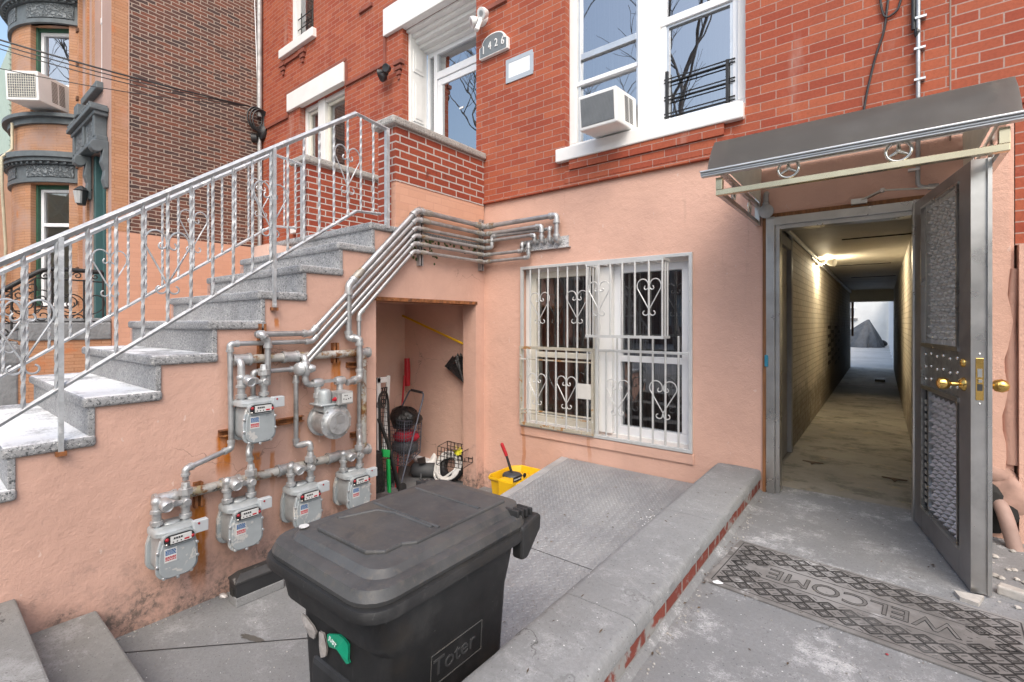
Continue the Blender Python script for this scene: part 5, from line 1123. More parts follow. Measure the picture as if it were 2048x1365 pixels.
sl = .112; hz = lambda y: -.05 - sl * (YF - y); hx0, hx1, hy0, hy1 = -2.51, -1.068, 1.5, YF - .004
mb = MB(); pr = [(hy0, hz(hy0)), (hy1, hz(hy1)), (hy1, hz(hy1) - .02), (hy0, hz(hy0) - .02)]
mb.prism([(hx0, y, z) for y, z in pr], (hx1 - hx0, 0, 0)); pl_ = mb.build('plate', m_plate, HT)
mb = MB(); mb.prism([(hx0 - .03, y, z + .004) for y, z in pr], (.075, 0, 0)); mb.build('edge_strip', M('hatch_edge', (.40, .41, .42), .5, .3, var=.15, vs=6, bump=.2), HT)
for x in (hx0 - .02, hx1 - .02):
    mb = MB(); mb.prism([(x, hy0, ZC), (x, hy1, ZC), (x, hy1, hz(hy1) - .021), (x, hy0, hz(hy0) - .021)], (.02, 0, 0)); mb.build('side_plate', m_pipedull, HT)
mb = MB(); mb.box(hx0, hx1, hy0, hy0 + .02, ZC, hz(hy0) - .021); mb.build('front_plate', m_pipedull, HT)
mb = MB(); yy = hy1 - .05; row = 0          # raised lugs of the tread plate
while yy > 1.53:
    xx = hx0 + .07 + (.017 if row % 2 else 0); k = 0
    while xx < hx1 - .02:
        z = hz(yy) + .0005; a = (radians(45) if (k + row) % 2 else radians(-45)); c_, s_ = cos(a), sin(a); l_, w_ = .0135, .0045
        mb.add([(xx + l_ * c_, yy + l_ * s_, z + l_ * s_ * sl), (xx - w_ * s_, yy + w_ * c_, z), (xx - l_ * c_, yy - l_ * s_, z - l_ * s_ * sl), (xx + w_ * s_, yy - w_ * c_, z), (xx, yy, z + .0038)], [(0, 1, 4), (1, 2, 4), (2, 3, 4), (3, 0, 4)]); xx += .034; k += 1
    yy -= .0225; row += 1
mb.build('tread_lugs', m_plate, pl_)
for y in (2.6,):
    MB().box(hx0 + .05, hx1, y - .003, y + .003, hz(y) - .01, hz(y) + .0012).build('leaf_joint', m_black, pl_)
# litter of leaves and specks
mb = MB()
for i in range(60):
    x = R.gauss(-.70, .03) if i % 2 else R.uniform(-.6, .3); y = R.uniform(1.4, 3.9); a = R.random() * 6.3; l_ = R.uniform(.004, .013)
    mb.quad((x + l_ * cos(a), y + l_ * sin(a), .008), (x - .4 * l_ * sin(a), y + .4 * l_ * cos(a), .011), (x - l_ * cos(a), y - l_ * sin(a), .008), (x + .4 * l_ * sin(a), y - .4 * l_ * cos(a), .010))
for i in range(46):
    x = R.uniform(-2.4, -1.1); y = R.uniform(1.9, 3.9); a = R.random() * 6.3; l_ = R.uniform(.004, .014); z = hz(y) + .006
    mb.quad((x + l_ * cos(a), y + l_ * sin(a), z), (x - .4 * l_ * sin(a), y + .4 * l_ * cos(a), z + .003), (x - l_ * cos(a), y - l_ * sin(a), z), (x + .4 * l_ * sin(a), y - .4 * l_ * cos(a), z + .002))
for i in range(16):
    x = R.uniform(-1.04, -.76); y = R.uniform(1.0, 3.9); a = R.random() * 6.3; l_ = R.uniform(.004, .018); mb.quad((x + l_ * cos(a), y + l_ * sin(a), .166), (x - .2 * l_ * sin(a), y + .2 * l_ * cos(a), .168), (x - l_ * cos(a), y - l_ * sin(a), .166), (x + .2 * l_ * sin(a), y - .2 * l_ * cos(a), .167))
tag(mb.build('dry_leaf_bits', M('dry_leaf', (.09, .06, .035), .8, var=.5)), 'dry brown leaf bits scattered on the hatch, low wall and walkway', 'leaves', kind='stuff')
mb = MB()
for i in range(70): x, y = R.gauss(-1.32, .055), R.gauss(3.36, .07); q = R.uniform(.002, .0055); mb.blob((x, y, hz(y) + q * .3), q, 6, (1, 1, .4), .3, 3, i)
tag(mb.build('white_crumbs', m_paper), 'white crumbs spilt on the upper end of the cellar hatch', 'crumbs', kind='stuff')
# rubber mat with WELCOME facing the passage
mrot = radians(-4.2); MC = V((-.105, 2.725, .004)); ml, mw_ = 1.17, .585
mX = Matrix.Translation(MC) @ Matrix.Rotation(mrot, 4, 'Z')
MT = T('welcome_mat', 'grey rubber door mat lettered WELCOME with a diamond pattern, lying on the walkway', 'door mat', tuple(MC))
def mq(mb, pts, z): mb.quad(*[mX @ V((x, y, z)) for x, y in pts])
mb = MB(); base = [(-ml / 2, -mw_ / 2), (ml / 2, -mw_ / 2), (ml / 2, mw_ / 2), (-ml / 2, mw_ / 2)]; mb.prism([mX @ V((x, y, -.004)) for x, y in base], (0, 0, .011)); mb.build('slab', m_rubber, MT, bevel=.003)
gr = MB()
def seg(x0, y0, x1, y1, wd=.0042, z=.0076):
    d = V((x1 - x0, y1 - y0, 0)); L_ = d.length
    if L_ < 1e-4: return
    d /= L_; n_ = V((-d.y, d.x, 0)) * wd / 2; a, b_ = V((x0, y0, z)), V((x1, y1, z)); gr.quad(mX @ (a - n_), mX @ (b_ - n_), mX @ (b_ + n_), mX @ (a + n_))
def inhex(x, y, m=0): return abs(x) < .40 + m and abs(y) < min(.075 + m, (.46 + m - abs(x)) * .5)
nx, ny = 13, 7; sx_, sy_ = (ml - .08) / nx, (mw_ - .07) / ny
for i in range(nx):
    for j in range(ny):
        x0, y0 = -ml / 2 + .04 + i * sx_, -mw_ / 2 + .035 + j * sy_; cx_, cy_ = x0 + sx_ / 2, y0 + sy_ / 2
        if inhex(cx_, cy_, .03): continue
        for k in (.49, .40, .24):
            P4 = [(cx_ + sx_ * k, cy_), (cx_, cy_ + sy_ * k), (cx_ - sx_ * k, cy_), (cx_, cy_ - sy_ * k)]
            for m_ in range(4): seg(*P4[m_], *P4[(m_ + 1) % 4], .0062)
        for (dx_, dy_) in ((1, 1), (1, -1), (-1, 1), (-1, -1)):
            if (i + j) % 2: seg(cx_ + dx_ * sx_ * .5, cy_ + dy_ * sy_ * .28, cx_ + dx_ * sx_ * .28, cy_ + dy_ * sy_ * .5, .0042)
for s in (-1, 1):
    seg(-.40, s * .085, .40, s * .085, .006); seg(-.40, s * .085, -.53, 0, .006); seg(.40, s * .085, .53, 0, .006)
    seg(-ml / 2 + .03, s * (mw_ / 2 - .025), ml / 2 - .03, s * (mw_ / 2 - .025), .005); seg(s * (ml / 2 - .03), -mw_ / 2 + .025, s * (ml / 2 - .03), mw_ / 2 - .025, .005)
gr.build('grooves', m_matgroove, MT)
tx = text_mb('WELCOME', .15, .001, mX @ Matrix.Translation((0, 0, .0078)) @ Matrix.Rotation(pi, 4, 'Z'), 1.0); lt = tx.build('lettering', M('mat_letters', (.135, .13, .125), .75, var=.2, bump=.3), MT)
tx = text_mb('WELCOME', .15, 0, mX @ Matrix.Translation((0, 0, .0085)) @ Matrix.Rotation(pi, 4, 'Z'), 1.0, 0, .0018); tx.build('letter_outline', m_matgroove, MT)
P = FZ(1436, 1166, .012); mb = MB(); mb.quad(*[P + V((.022 * cos(a) * (1 + .3 * sin(2 * a)), .018 * sin(a) * (1 + .3 * cos(3 * a)), .003)) for a in [2 * pi * i / 12 for i in range(12)]]); tag(mb.build('paper_scrap', m_paper), 'white paper scrap on the near left corner of the rubber mat', 'paper')
P = FZ(1774, 1311, 0); tag(MB().blob(P + V((0, 0, .004)), .006, 8, (1, 1, .5)).build('red_scrap', M('faded_red', (.25, .02, .03), .7)), 'tiny red scrap beside the near edge of the rubber mat', 'scrap')

# ================================================================== WHEELED BIN
BN = T('wheeled_bin', 'scuffed black wheeled rubbish bin with its lid shut in the courtyard', 'bin', (-1.47, 1.2, ZC))
def rrect(x0, x1, y0, y1, r, z, n=5):
    P = []
    for (cx_, cy_, a0) in ((x1 - r, y1 - r, 0), (x0 + r, y1 - r, 90), (x0 + r, y0 + r, 180), (x1 - r, y0 + r, 270)):
        for i in range(n + 1): a = radians(a0 + 90 * i / n); P.append(V((cx_ + r * cos(a), cy_ + r * sin(a), z)))
    return P
bx0, bx1, by0, by1 = -1.80, -1.13, .80, 1.62; zr_ = .478
mb = MB(); bot = ZC + .012
mb.loft([rrect(bx0 + .10, bx1 - .10, by0 + .16, by1 - .16, .05, bot), rrect(bx0 + .085, bx1 - .080, by0 + .14, by1 - .13, .06, bot + .35), rrect(bx0 + .07, bx1 - .055, by0 + .115, by1 - .10, .07, .255), rrect(bx0 + .045, bx1 - .040, by0 + .055, by1 - .085, .09, .315), rrect(bx0 + .035, bx1 - .03, by0 + .035, by1 - .06, .09, zr_ - .05), rrect(bx0 + .03, bx1 - .028, by0 + .03, by1 - .06, .09, zr_ - .045)])
body = mb.build('body', m_bin, BN, smooth=32)
mb = MB(); mb.loft([rrect(bx0 + .03, bx1 - .03, by0 + .03, by1 - .05, .09, zr_ - .055), rrect(bx0 - .0, bx1 + .0, by0, by1 - .03, .10, zr_ - .05), rrect(bx0 - .004, bx1 + .004, by0 - .004, by1 - .03, .10, zr_ - .03), rrect(bx0 + .0, bx1 - .0, by0, by1 - .03, .10, zr_ - .014), rrect(bx0 + .02, bx1 - .02, by0 + .02, by1 - .03, .09, zr_ - .012)]); mb.build('rim', m_bin, BN, smooth=50)
mb = MB()
mb.loft([rrect(bx0 + .018, bx1 - .018, by0 + .012, by1 + .0, .10, zr_ - .012), rrect(bx0 + .012, bx1 - .012, by0 + .008, by1 + .0, .10, zr_ + .004), rrect(bx0 + .022, bx1 - .022, by0 + .02, by1 + .0, .10, zr_ + .034), rrect(bx0 + .05, bx1 - .05, by0 + .055, by1 + .005, .09, zr_ + .04), rrect(bx0 + .06, bx1 - .06, by0 + .07, by1 + .005, .08, zr_ + .037), rrect(bx0 + .075, bx1 - .075, by0 + .09, by1 + .005, .07, zr_ + .058), rrect(bx0 + .11, bx1 - .11, by0 + .15, by1 - .04, .06, zr_ + .066)]); lid = mb.build('lid', m_binlid, BN, smooth=32)
mb = MB(); zl = zr_ + .0665
poly = [(bx0 + .13, by0 + .27), (bx0 + .155, by0 + .15), (bx0 + .18, by0 + .13), (bx1 - .20, by0 + .13), (bx1 - .15, by0 + .17), (bx1 - .15, by0 + .24), (bx1 - .12, by0 + .28), (bx1 - .12, by1 - .06), (bx0 + .13, by1 - .06)]
mb.prism([(x, y, zl - .006) for x, y in poly], (0, 0, .017)); mb.build('lid_panel', m_binlid, lid, bevel=.006)
mb = MB(); zt_ = zl + .0115
for pts in ([(bx0 + .15, by0 + .40), (bx1 - .14, by0 + .40)], [(bx0 + .15, by0 + .62), (bx1 - .14, by0 + .62)], [(bx0 + .17, by0 + .22), (bx0 + .22, by0 + .36), (bx0 + .30, by0 + .385), (bx1 - .16, by0 + .385)]):
    MB().tube([(x, y, zt_ - .001) for x, y in pts], .0075, 8).build('lid_rib', m_binlid, lid, smooth=60)
mb = MB()
for x in (bx0 + .03, bx1 - .10):
    mb = MB()
    for i in range(4): mb.box(x + (.0 if x < -1.5 else .0), x + .075, by1 - .10 + .03 * i, by1 - .085 + .03 * i, zr_ + .02, zr_ + .062 - .005 * i)
    mb.build('hinge_ribs', m_bin, lid, bevel=.003)
mb = MB()
for x in (bx0 + .0, bx1 - .055):
    mb = MB(); mb.prism([(x, by1 - .10, zr_ - .13), (x, by1 - .06, zr_ - .13), (x, by1 + .03, zr_ - .04), (x, by1 + .035, zr_ + .015), (x, by1 + .015, zr_ + .026), (x, by1 - .10, zr_ + .0)], (.055, 0, 0)); mb.build('hinge_lug', m_bin, BN, bevel=.012)
mb = MB(); mb.cyl((bx0 + .05, by1 + .02, zr_ + .005), (bx1 - .05, by1 + .02, zr_ + .005), .017, 12); mb.build('handle_bar', m_bin, BN, smooth=50)
for x in (bx0 + .06, bx1 - .10):
    mb = MB(); mb.lathe([(.03, 0), (.125, .0), (.13, .01), (.13, .035), (.125, .045), (.03, .045)], (x, by1 - .10, ZC + .131), (1, 0, 0), 24); mb.build('wheel', m_black, BN, smooth=40)
mb = MB(); mb.lathe([(.018, 0), (.018, .002)], FZ(608, 1053, zr_ + .068) , (0, 0, 1), 14); mb.build('lid_sticker', m_lwhite, lid)
# front grab pocket and scoops
mb = MB(); mb.box(bx0 + .17, bx1 - .17, by0 + .108, by0 + .15, bot + .1, .10); mb.build('front_recess', m_black, body, bevel=.02)
xs_ = bx1 - .052
FN = V((1, 0, -.05)).normalized()
sx_of = lambda z: bx1 - .055 - (.255 - z) / (.255 - (bot + .35)) * .025 + .0012
P = FX(912, 1310, bx1 - .056); q0, q1 = FX(868, 1340, bx1 - .056), FX(957, 1290, bx1 - .056)
tm = text_mb('Toter', .085, .0016, frame4((sx_of(P.z), P.y, P.z), (0, 1, 0), (.067, 0, 1), FN), 1.05); tm.build('maker_lettering', M('bin_lettering', (.055, .056, .057), .4, var=.1), body)
mb = MB(); ya, yb2, za_, zb2 = q0.y - .01, q1.y + .02, P.z - .055, P.z + .055
for a, c in (((ya, za_), (yb2, za_)), ((ya, zb2), (yb2, zb2)), ((ya, za_), (ya, zb2)), ((yb2, za_), (yb2, zb2))): mb.tube([(sx_of(a[1]) + .001, *a), (sx_of(c[1]) + .001, *c)], .0022, 6)
mb.build('lettering_border', m_binlid, body)
# torn packaging caught on the front
def scrap(name, label, pix, yq, mat, lift=.012, seed=0):
    pts = [FY(px, py, yq) for px, py in pix]; mb = MB(); n_ = len(pts); c = sum(pts, V()) / n_
    for i, p in enumerate(pts): p.y -= lift * (.3 + .7 * abs(noise.noise(V((i * .7 + seed, seed, 1)))))
    c.y -= lift * 1.3; mb.add(pts + [c], [(i, (i + 1) % n_, n_) for i in range(n_)]); mb.add([p + V((0, .006, 0)) for p in pts], [list(range(n_))[::-1]])
    return tag(mb.build(name, mat), label, 'wrapper', 'torn wrappers stuck to the bin front')
yq = by0 + .108
scrap('torn_wrapper', 'green printed wrapper scrap stuck to the front of the bin', [(656, 1268), (680, 1269), (692, 1278), (699, 1290), (699, 1320), (701, 1326), (695, 1327), (691, 1298), (680, 1292), (672, 1296), (660, 1293), (657, 1282)], yq, m_gwrap)
P = FY(668, 1283, yq - .018); text_mb('JUST', .022, .0006, frame4((P.x, P.y - .006, P.z), V((.95, 0, -.3)), V((.3, 0, .95)), (0, -1, 0))).build('wrapper_print', m_paper, [o for o in C.objects if o.name.startswith('torn_wrapper')][0])
scrap('torn_wrapper', 'crumpled silver wrapper hanging beside the green one on the bin', [(640, 1262), (650, 1266), (654, 1275), (656, 1300), (654, 1312), (645, 1314), (641, 1300), (643, 1282)], yq, m_swrap, .014, 3)
scrap('torn_wrapper', 'white printed wrapper strip at the left of the bin front', [(604, 1226), (614, 1234), (628, 1252), (634, 1264), (630, 1278), (622, 1272), (612, 1256), (606, 1240)], yq, m_swrap, .010, 6)

# ================================================================== BAIT STATION
BT = T('bait_station', 'long black pest bait box on a concrete block by the stoop wall', 'bait box', (XS + .12, 1.6, ZC))
A0, A1 = FZ(472, 1217, ZC), FZ(568, 1176, ZC); bc = (A0 + A1) / 2; ang = atan2(A1.y - A0.y, A1.x - A0.x); Lb = (A1 - A0).length * 1.0
BM = Matrix.Rotation(ang, 3, 'Z'); cb_ = bc + BM @ V((0, .06, 0))
mb = MB(); mb.obox(cb_ + V((0, 0, .03)), Lb, .125, .06, BM); mb.build('block', m_cap, BT, bevel=.005)
mb = MB(); mb.obox(cb_ + V((0, 0, .105)), Lb * .985, .12, .09, BM); bb = mb.build('box', m_black, BT, bevel=.004)
mb = MB(); hl = Lb / 2; rg0 = [(-hl - .004, -.066), (hl + .004, -.066), (hl + .004, .066), (-hl - .004, .066)]; rg1 = [(-hl + .012, -.05), (hl - .012, -.05), (hl - .012, .05), (-hl + .012, .05)]; rg2 = [(-hl + .04, -.028), (hl - .04, -.028), (hl - .04, .028), (-hl + .04, .028)]
mb.loft([[cb_ + BM @ V((x, y, z)) for x, y in rg] for rg, z in ((rg0, .148), (rg0, .163), (rg1, .176), (rg2, .20))]); mb.build('cover', M('dusty_black_plastic', (.04, .04, .04), .45, var=.3, bump=.2, spots=[((.28, .28, .27), 14, .58, .7)]), BT, bevel=.003)
mb = MB(); mb.obox(cb_ + BM @ V((-hl - .002, 0, .085)), .008, .045, .045, BM); mb.build('entry_hole', m_darkroom, BT)
P = FZ(446, 1195, ZC); mb = MB(); mb.blob(P + V((0, 0, .012)), .03, 10, (1.1, .8, .5), .4, 4, 3); tag(mb.build('foil_scrap', m_swrap), 'crumpled white foil scrap at the foot of the stoop wall beside the bait box', 'litter')

# ================================================================== MOP BUCKET
c0 = V((-2.90, 3.86, ZC))
MBK = T('mop_bucket', 'yellow mop bucket with a black wringer and red handle grip by the facade', 'mop bucket', tuple(c0))
q0 = FY(1022, 968, 3.5)
KB = lambda x, y, z: V((-2.86 + x, 3.66 + y, ZC + z))
outer = lambda s, z: [KB(x, y, z) for x, y in [(-.13 * s, -.17 * s), (.14 * s, -.17 * s), (.19 * s, -.10 * s), (.19 * s, .24 * s), (.12 * s, .30 * s), (-.10 * s, .30 * s), (-.17 * s, .22 * s), (-.17 * s, -.10 * s)]]
mb = MB(); mb.loft([outer(.80, .06), outer(.95, .34), outer(1.07, .365), outer(1.07, .385), outer(.99, .385), outer(.92, .33), outer(.78, .10)]); bk = mb.build('pail', m_yellow, MBK, bevel=.006)
mb = MB(); mb.box(-2.86 - .02, -2.86 + .205, 3.66 - .19, 3.66 + .12, ZC + .20, ZC + .39); mb.box(-2.70, -2.64, 3.50, 3.95, ZC + .33, ZC + .40); wr = mb.build('wringer', m_yellow, MBK, bevel=.02)
mb = MB(); mb.blob(KB(.03, -.02, .385), .085, 14, (1.2, 1, .45), .15, 3, 2); mb.build('wringer_jaw', M('dark_grey_plastic', (.045, .048, .055), .5), MBK, smooth=60)
h0, h1, h2 = FY(1021, 938, 3.62), FY(1013, 912, 3.60), FY(1004, 889, 3.58)
mb = MB(); mb.tube([h0 + (h0 - h1) * .4, h0, h1], .013, 10); hd = mb.build('handle', m_black, MBK, smooth=50)
mb = MB(); mb.tube([h1, h2], .017, 10); mb.ball(h2, .017, 8); mb.build('handle_grip', m_red, hd, smooth=50)
for (x, y) in ((-.1, -.12), (.12, -.12), (.12, .2), (-.1, .2)):
    mb = MB(); mb.lathe([(.02, 0), (.035, .003), (.035, .025), (.02, .028)], KB(x, y, .035), (1, 0, 0), 12); mb.build('castor', m_black, MBK, smooth=40)
P = FX(1036, 958, -2.653); mb = MB(); mb.box(-2.656, -2.651, P.y - .07, P.y + .05, P.z - .02, P.z + .025); nl = mb.build('name_label', m_black, MBK)
text_mb('Rubbermaid', .021, .0004, frame4((-2.650, P.y - .01, P.z + .002), (0, 1, 0), (0, 0, 1), (1, 0, 0))).build('label_print', m_paper, nl)
P = FX(1049, 951, -2.653); mb = MB(); mb.lathe([(.022, 0), (.022, .006)], (-2.655, P.y, P.z), (1, 0, 0), 14); mb.build('pivot_cap', m_black, MBK)

# ================================================================== THINGS IN THE CLOSET
XB = -4.94
a, b_ = FY(797, 628, 4.03), FX(925, 689, XS - .21); b_.y = 3.97; b2 = b_ + (b_ - a) * .12
b2 = b_ + (b_ - a) * .03; PO = T('yellow_pole', 'yellow pole slanting across the back wall of the closet', 'pole', tuple(a))
mb = MB(); mb.cyl(a, b2, .014, 10); mb.build('shaft', m_yellow, PO, smooth=50); mb = MB(); mb.ball(a, .026, 10); mb.build('cap', m_black, PO, smooth=50)
a, m_, b_ = FX(782, 828, -4.5), FX(805, 757, -4.72), FX(811, 740, -4.78)
BR = T('red_broom', 'red push broom leaning head up against the back of the closet', 'broom', (a.x, a.y, ZC))
mb = MB(); mb.cyl((a.x + .15, a.y - .05, ZC), FX(809, 752, -4.74), .012, 10); mb.build('handle', m_red, BR, smooth=50)
h0, h1 = FX(814, 717, -4.75), FX(815, 772, -4.75); mb = MB(); mb.tube([h0, (h0 + h1) / 2, h1], [.034, .04, .034], 12); mb.build('head', m_red, BR, smooth=60)
# closed umbrella hanging by the right jamb
t0, t1 = FY(889, 731, 3.99), FY(926, 762, 3.95); c = FY(924, 722, 3.97)
UB = T('black_umbrella', 'half-closed black umbrella hanging at the right side of the closet', 'umbrella', tuple(c))
mb = MB(); tip = FY(889, 734, 3.94); ring0 = []; ring1 = []; apex = FY(927, 766, 3.93)
e_ = [FY(px, py, 3.96 + .05 * (i % 2)) for i, (px, py) in enumerate(((889, 733), (906, 711), (910, 722), (915, 706), (920, 716), (924, 708), (926, 720)))]
for i in range(len(e_) - 1): mb.add([e_[i], e_[i + 1], apex], [(0, 1, 2)]); mb.add([e_[i] + V((0, .05, 0)), e_[i + 1] + V((0, .05, 0)), apex + V((0, .05, 0))], [(0, 2, 1)])
mb.build('canopy', m_bag, UB); mb = MB(); mb.cyl(FY(912, 712, 3.92), FY(926, 764, 3.92), .008, 8); mb.build('shaft', m_blackmetal, UB)
# shopping trolley
def wire_grid(mb, c00, c10, c11, c01, nu, nv, r=.003):
    c00, c10, c11, c01 = map(V, (c00, c10, c11, c01))
    for i in range(nu + 1): t_ = i / nu; mb.tube([c00.lerp(c10, t_), c01.lerp(c11, t_)], r, 4)
    for j in range(nv + 1): t_ = j / nv; mb.tube([c00.lerp(c01, t_), c10.lerp(c11, t_)], r, 4)
TC = T('shopping_trolley', 'grey wire shopping trolley packed with black sacks and red cloth', 'shopping trolley', (-4.2, 3.4, ZC))
m_trol = M('trolley_wire', (.10, .11, .14), .45, .4, var=.15, bump=.1)
fl = FX(787, 848, -4.35); fr_ = FX(811, 850, -4.12); 
p_tl, p_tm, p_tr = FX(779, 838, -4.52), FX(809, 843, -4.22), FX(843, 842, -4.32)
p_bl, p_bm, p_br = FX(781, 928, -4.50), FX(807, 934, -4.20), FX(840, 905, -4.32)
mb = MB()
back = p_tl + (p_tr - p_tm); backb = p_bl + (p_br - p_bm)
wire_grid(mb, p_bl, p_bm, p_tm, p_tl, 6, 12); wire_grid(mb, p_bm, p_br, p_tr, p_tm, 7, 12); wire_grid(mb, p_br, backb, back, p_tr, 5, 8); wire_grid(mb, p_bl, p_bm, p_br, backb, 5, 5)
mb.tube([p_tl, p_tm, p_tr, back], .007, 6, closed=True); mb.tube([p_bl, p_bm, p_br, backb], .006, 6, closed=True)
for q0, q1 in ((p_tl, p_bl), (p_tm, p_bm), (p_tr, p_br)): mb.tube([q0, q1], .006, 6)
mb.build('basket', m_trol, TC)
f0, f1, f2, f3 = FX(803, 965, -4.12), FX(847, 786, -4.25), FX(820, 780, -4.45), FX(803, 815, -4.52); f1b = FX(846, 797, -4.22)
mb = MB(); mb.tube(rpath([f0, f1b, f1, f2, f3], .04), .010, 8); mb.tube([f3, p_bl], .010, 8); mb.build('frame', m_trol, TC, smooth=50)
mb = MB(); mb.tube([f1 + (f2 - f1) * .1, f2 + (f1 - f2) * .1], .016, 8); mb.build('grip', m_black, TC, smooth=50)
for p in (f0, p_bl + V((0, 0, -.03))):
    mb = MB(); mb.lathe([(.02, 0), (.06, 0), (.065, .01), (.06, .02), (.02, .02)], (p.x, p.y, ZC + .066), (1, .2, 0), 16); mb.build('wheel', m_black, TC, smooth=40)
cc = (p_tl + p_tm + p_tr + back) / 4; cb2 = (p_bl + p_bm + p_br + backb) / 4
mb = MB(); mb.blob(cc + V((0, 0, .02)), .17, 22, (1.0, 1.05, .75), .35, 4, 5); mb.blob(cc + V((-.03, .06, .05)), .10, 16, (1, 1, .8), .35, 4, 8); tag(mb.build('rubbish_sack', m_bag, smooth=70), 'crumpled black sack stuffed into the top of the shopping trolley', 'bag')
mid_ = cc.lerp(cb2, .42); mb = MB(); mb.blob(mid_, .155, 18, (1, 1, .48), .2, 4, 3); tag(mb.build('red_cloth', M('red_cloth', (.40, .015, .035), .8, var=.2, bump=.4, bs=25), smooth=70), 'crumpled red cloth in the middle of the shopping trolley', 'cloth')
mb = MB(); mb.blob(cc.lerp(cb2, .68), .15, 18, (1, 1, .6), .25, 4, 12); tag(mb.build('dark_sack', M('dark_grey_sack', (.055, .06, .065), .6, var=.3, bump=.6, bs=20), smooth=70), 'dark grey sack low in the shopping trolley', 'bag')
# racks leaning at the left
RK = T('folding_rack', 'tall black wire rack folded and leaning at the left of the closet', 'rack', (-4.0, 2.85, ZC))
q = [FX(758, 790, -3.95), FX(772, 782, -4.0), FX(776, 800, -4.02), FX(781, 920, -3.95), FX(796, 978, -3.9), FX(762, 985, -3.9)]
mb = MB(); mb.tube(rpath([q[5], q[0], q[1], q[2], q[3], q[4]], .06), .012, 8); wire_grid(mb, FX(760, 970, -3.91), FX(788, 975, -3.91), FX(775, 800, -4.0), FX(758, 800, -4.0), 6, 20, .0035); mb.tube([FX(757, 838, -3.92), FX(775, 885, -3.88), FX(800, 978, -3.85)], .018, 8); mb.build('frame', m_blackmetal, RK, smooth=50)
WH = T('white_step_stool', 'folded white step ladder with a grid back behind the black rack', 'step ladder', (-4.3, 3.0, ZC))
mb = MB(); w0, w1, w2, w3 = FX(752, 756, -4.3), FX(779, 751, -4.4), FX(772, 830, -4.4), FX(752, 960, -4.3)
mb.prism([w1 + V((0, -.05, 0)), w1 + V((0, .0, 0)), w2 + V((0, .0, -.4)), w2 + V((0, -.06, -.4))], (.02, 0, 0)); mb.prism([w0, w0 + V((0, .14, 0)), w0 + V((0, .14, -.06)), w0 + V((0, 0, -.06))], (.02, 0, 0)); mb.prism([w0, w0 + V((0, .05, 0)), w3 + V((0, .05, 0)), w3], (.02, 0, 0)); mb.build('frame', m_white, WH, bevel=.006)
mb = MB(); wire_grid(mb, FX(754, 815, -4.28), FX(770, 815, -4.33), FX(774, 775, -4.35), FX(756, 778, -4.3), 4, 5, .007); mb.build('grid', m_black, WH)
GS = T('black_green_sack', 'black sack with bright green trim leaning at the left of the closet', 'bag', (-3.85, 2.8, ZC))
mb = MB(); g0 = [FX(p[0], p[1], -3.82) for p in ((750, 905), (766, 902), (772, 985), (750, 990))]; mb.prism(g0, (-.12, 0, 0)); mb.build('sack', m_bag, GS, bevel=.02)
mb = MB(); g1 = [FX(p[0], p[1], -3.84) for p in ((762, 898), (777, 900), (776, 915), (764, 914))]; mb.prism(g1, (.03, 0, 0)); g2 = [FX(p[0], p[1], -3.84) for p in ((772, 918), (777, 918), (779, 985), (774, 985))]; mb.prism(g2, (.03, 0, 0)); mb.build('green_trim', M('bright_green', (.01, .36, .08), .5), GS, bevel=.006)
# floor clutter
P = FZ(850, 938, ZC + .07); mb = MB(); q0, q1 = FZ(823, 939, ZC + .09), FZ(872, 941, ZC + .09); mb.tube([q0, q0.lerp(q1, .1), q0.lerp(q1, .9), q1], [.05, .085, .085, .06], 14); mb.cyl(q0.lerp(q1, .4), q0.lerp(q1, .35) + V((.15, -.12, -.06)), .012, 6); tag(mb.build('rolled_mat', m_roll, smooth=60), 'dark grey rolled mat lying on the closet floor', 'roll')
HS = T('hose_coil', 'coil of white hose on the closet floor by the right jamb', 'hose', tuple(FZ(905, 950, ZC)))
mb = MB(); hc = FZ(906, 946, ZC + .10); hc = hc + V((-.05, .0, 0)); pts = []
for i in range(120):
    a = 2 * pi * i / 24; k = .20 + .014 * sin(i * .9) - .0006 * i; d = V((cos(a) * k, -.05 + sin(a) * k * .45, .07 + sin(a) * k * .75 + .012 * sin(i * .33))); pts.append(hc + d)
mb.tube(pts, .0135, 7); mb.build('coil', m_hose, HS, smooth=60)
mb = MB(); mb.tube([hc + V((cos(a) * .15, .04 + sin(a) * .06, .07 + sin(a) * .12)) for a in [2 * pi * i / 20 for i in range(20)]], .05, 8, closed=True); tag(mb.build('black_tyre', m_black, smooth=60), 'black tyre inside the white hose coil', 'tyre')  # loose black tyre lying within the hose coil
WB = T('wire_basket', 'small black wire basket tilted behind the hose in the closet', 'basket', tuple(FZ(895, 925, ZC)))
mb = MB(); k0, k1, k2, k3 = FY(873, 930, 3.8), FY(925, 938, 3.75), FY(925, 905, 3.85), FY(876, 893, 3.9); wire_grid(mb, k0, k1, k2, k3, 7, 4, .004); off = V((0, .16, .03)); wire_grid(mb, k0 + off, k1 + off, k2 + off, k3 + off, 7, 4, .004)
for p in (k0, k1, k2, k3): mb.tube([p, p + off], .004, 4)
mb.build('wires', m_blackmetal, WB)
mb = MB(); P = FY(915, 901, 3.8)
for i in range(9): a = 2 * pi * i / 9; mb.quad(P, P + V((.05 * cos(a - .3), -.02, .05 * sin(a - .3))), P + V((.075 * cos(a), .0, .06 * sin(a))), P + V((.05 * cos(a + .3), .02, .05 * sin(a + .3))))
tag(mb.build('yellow_cloth', M('yellow_green_cloth', (.50, .48, .02), .7, var=.2)), 'yellow-green crumpled glove on the wire basket', 'glove')
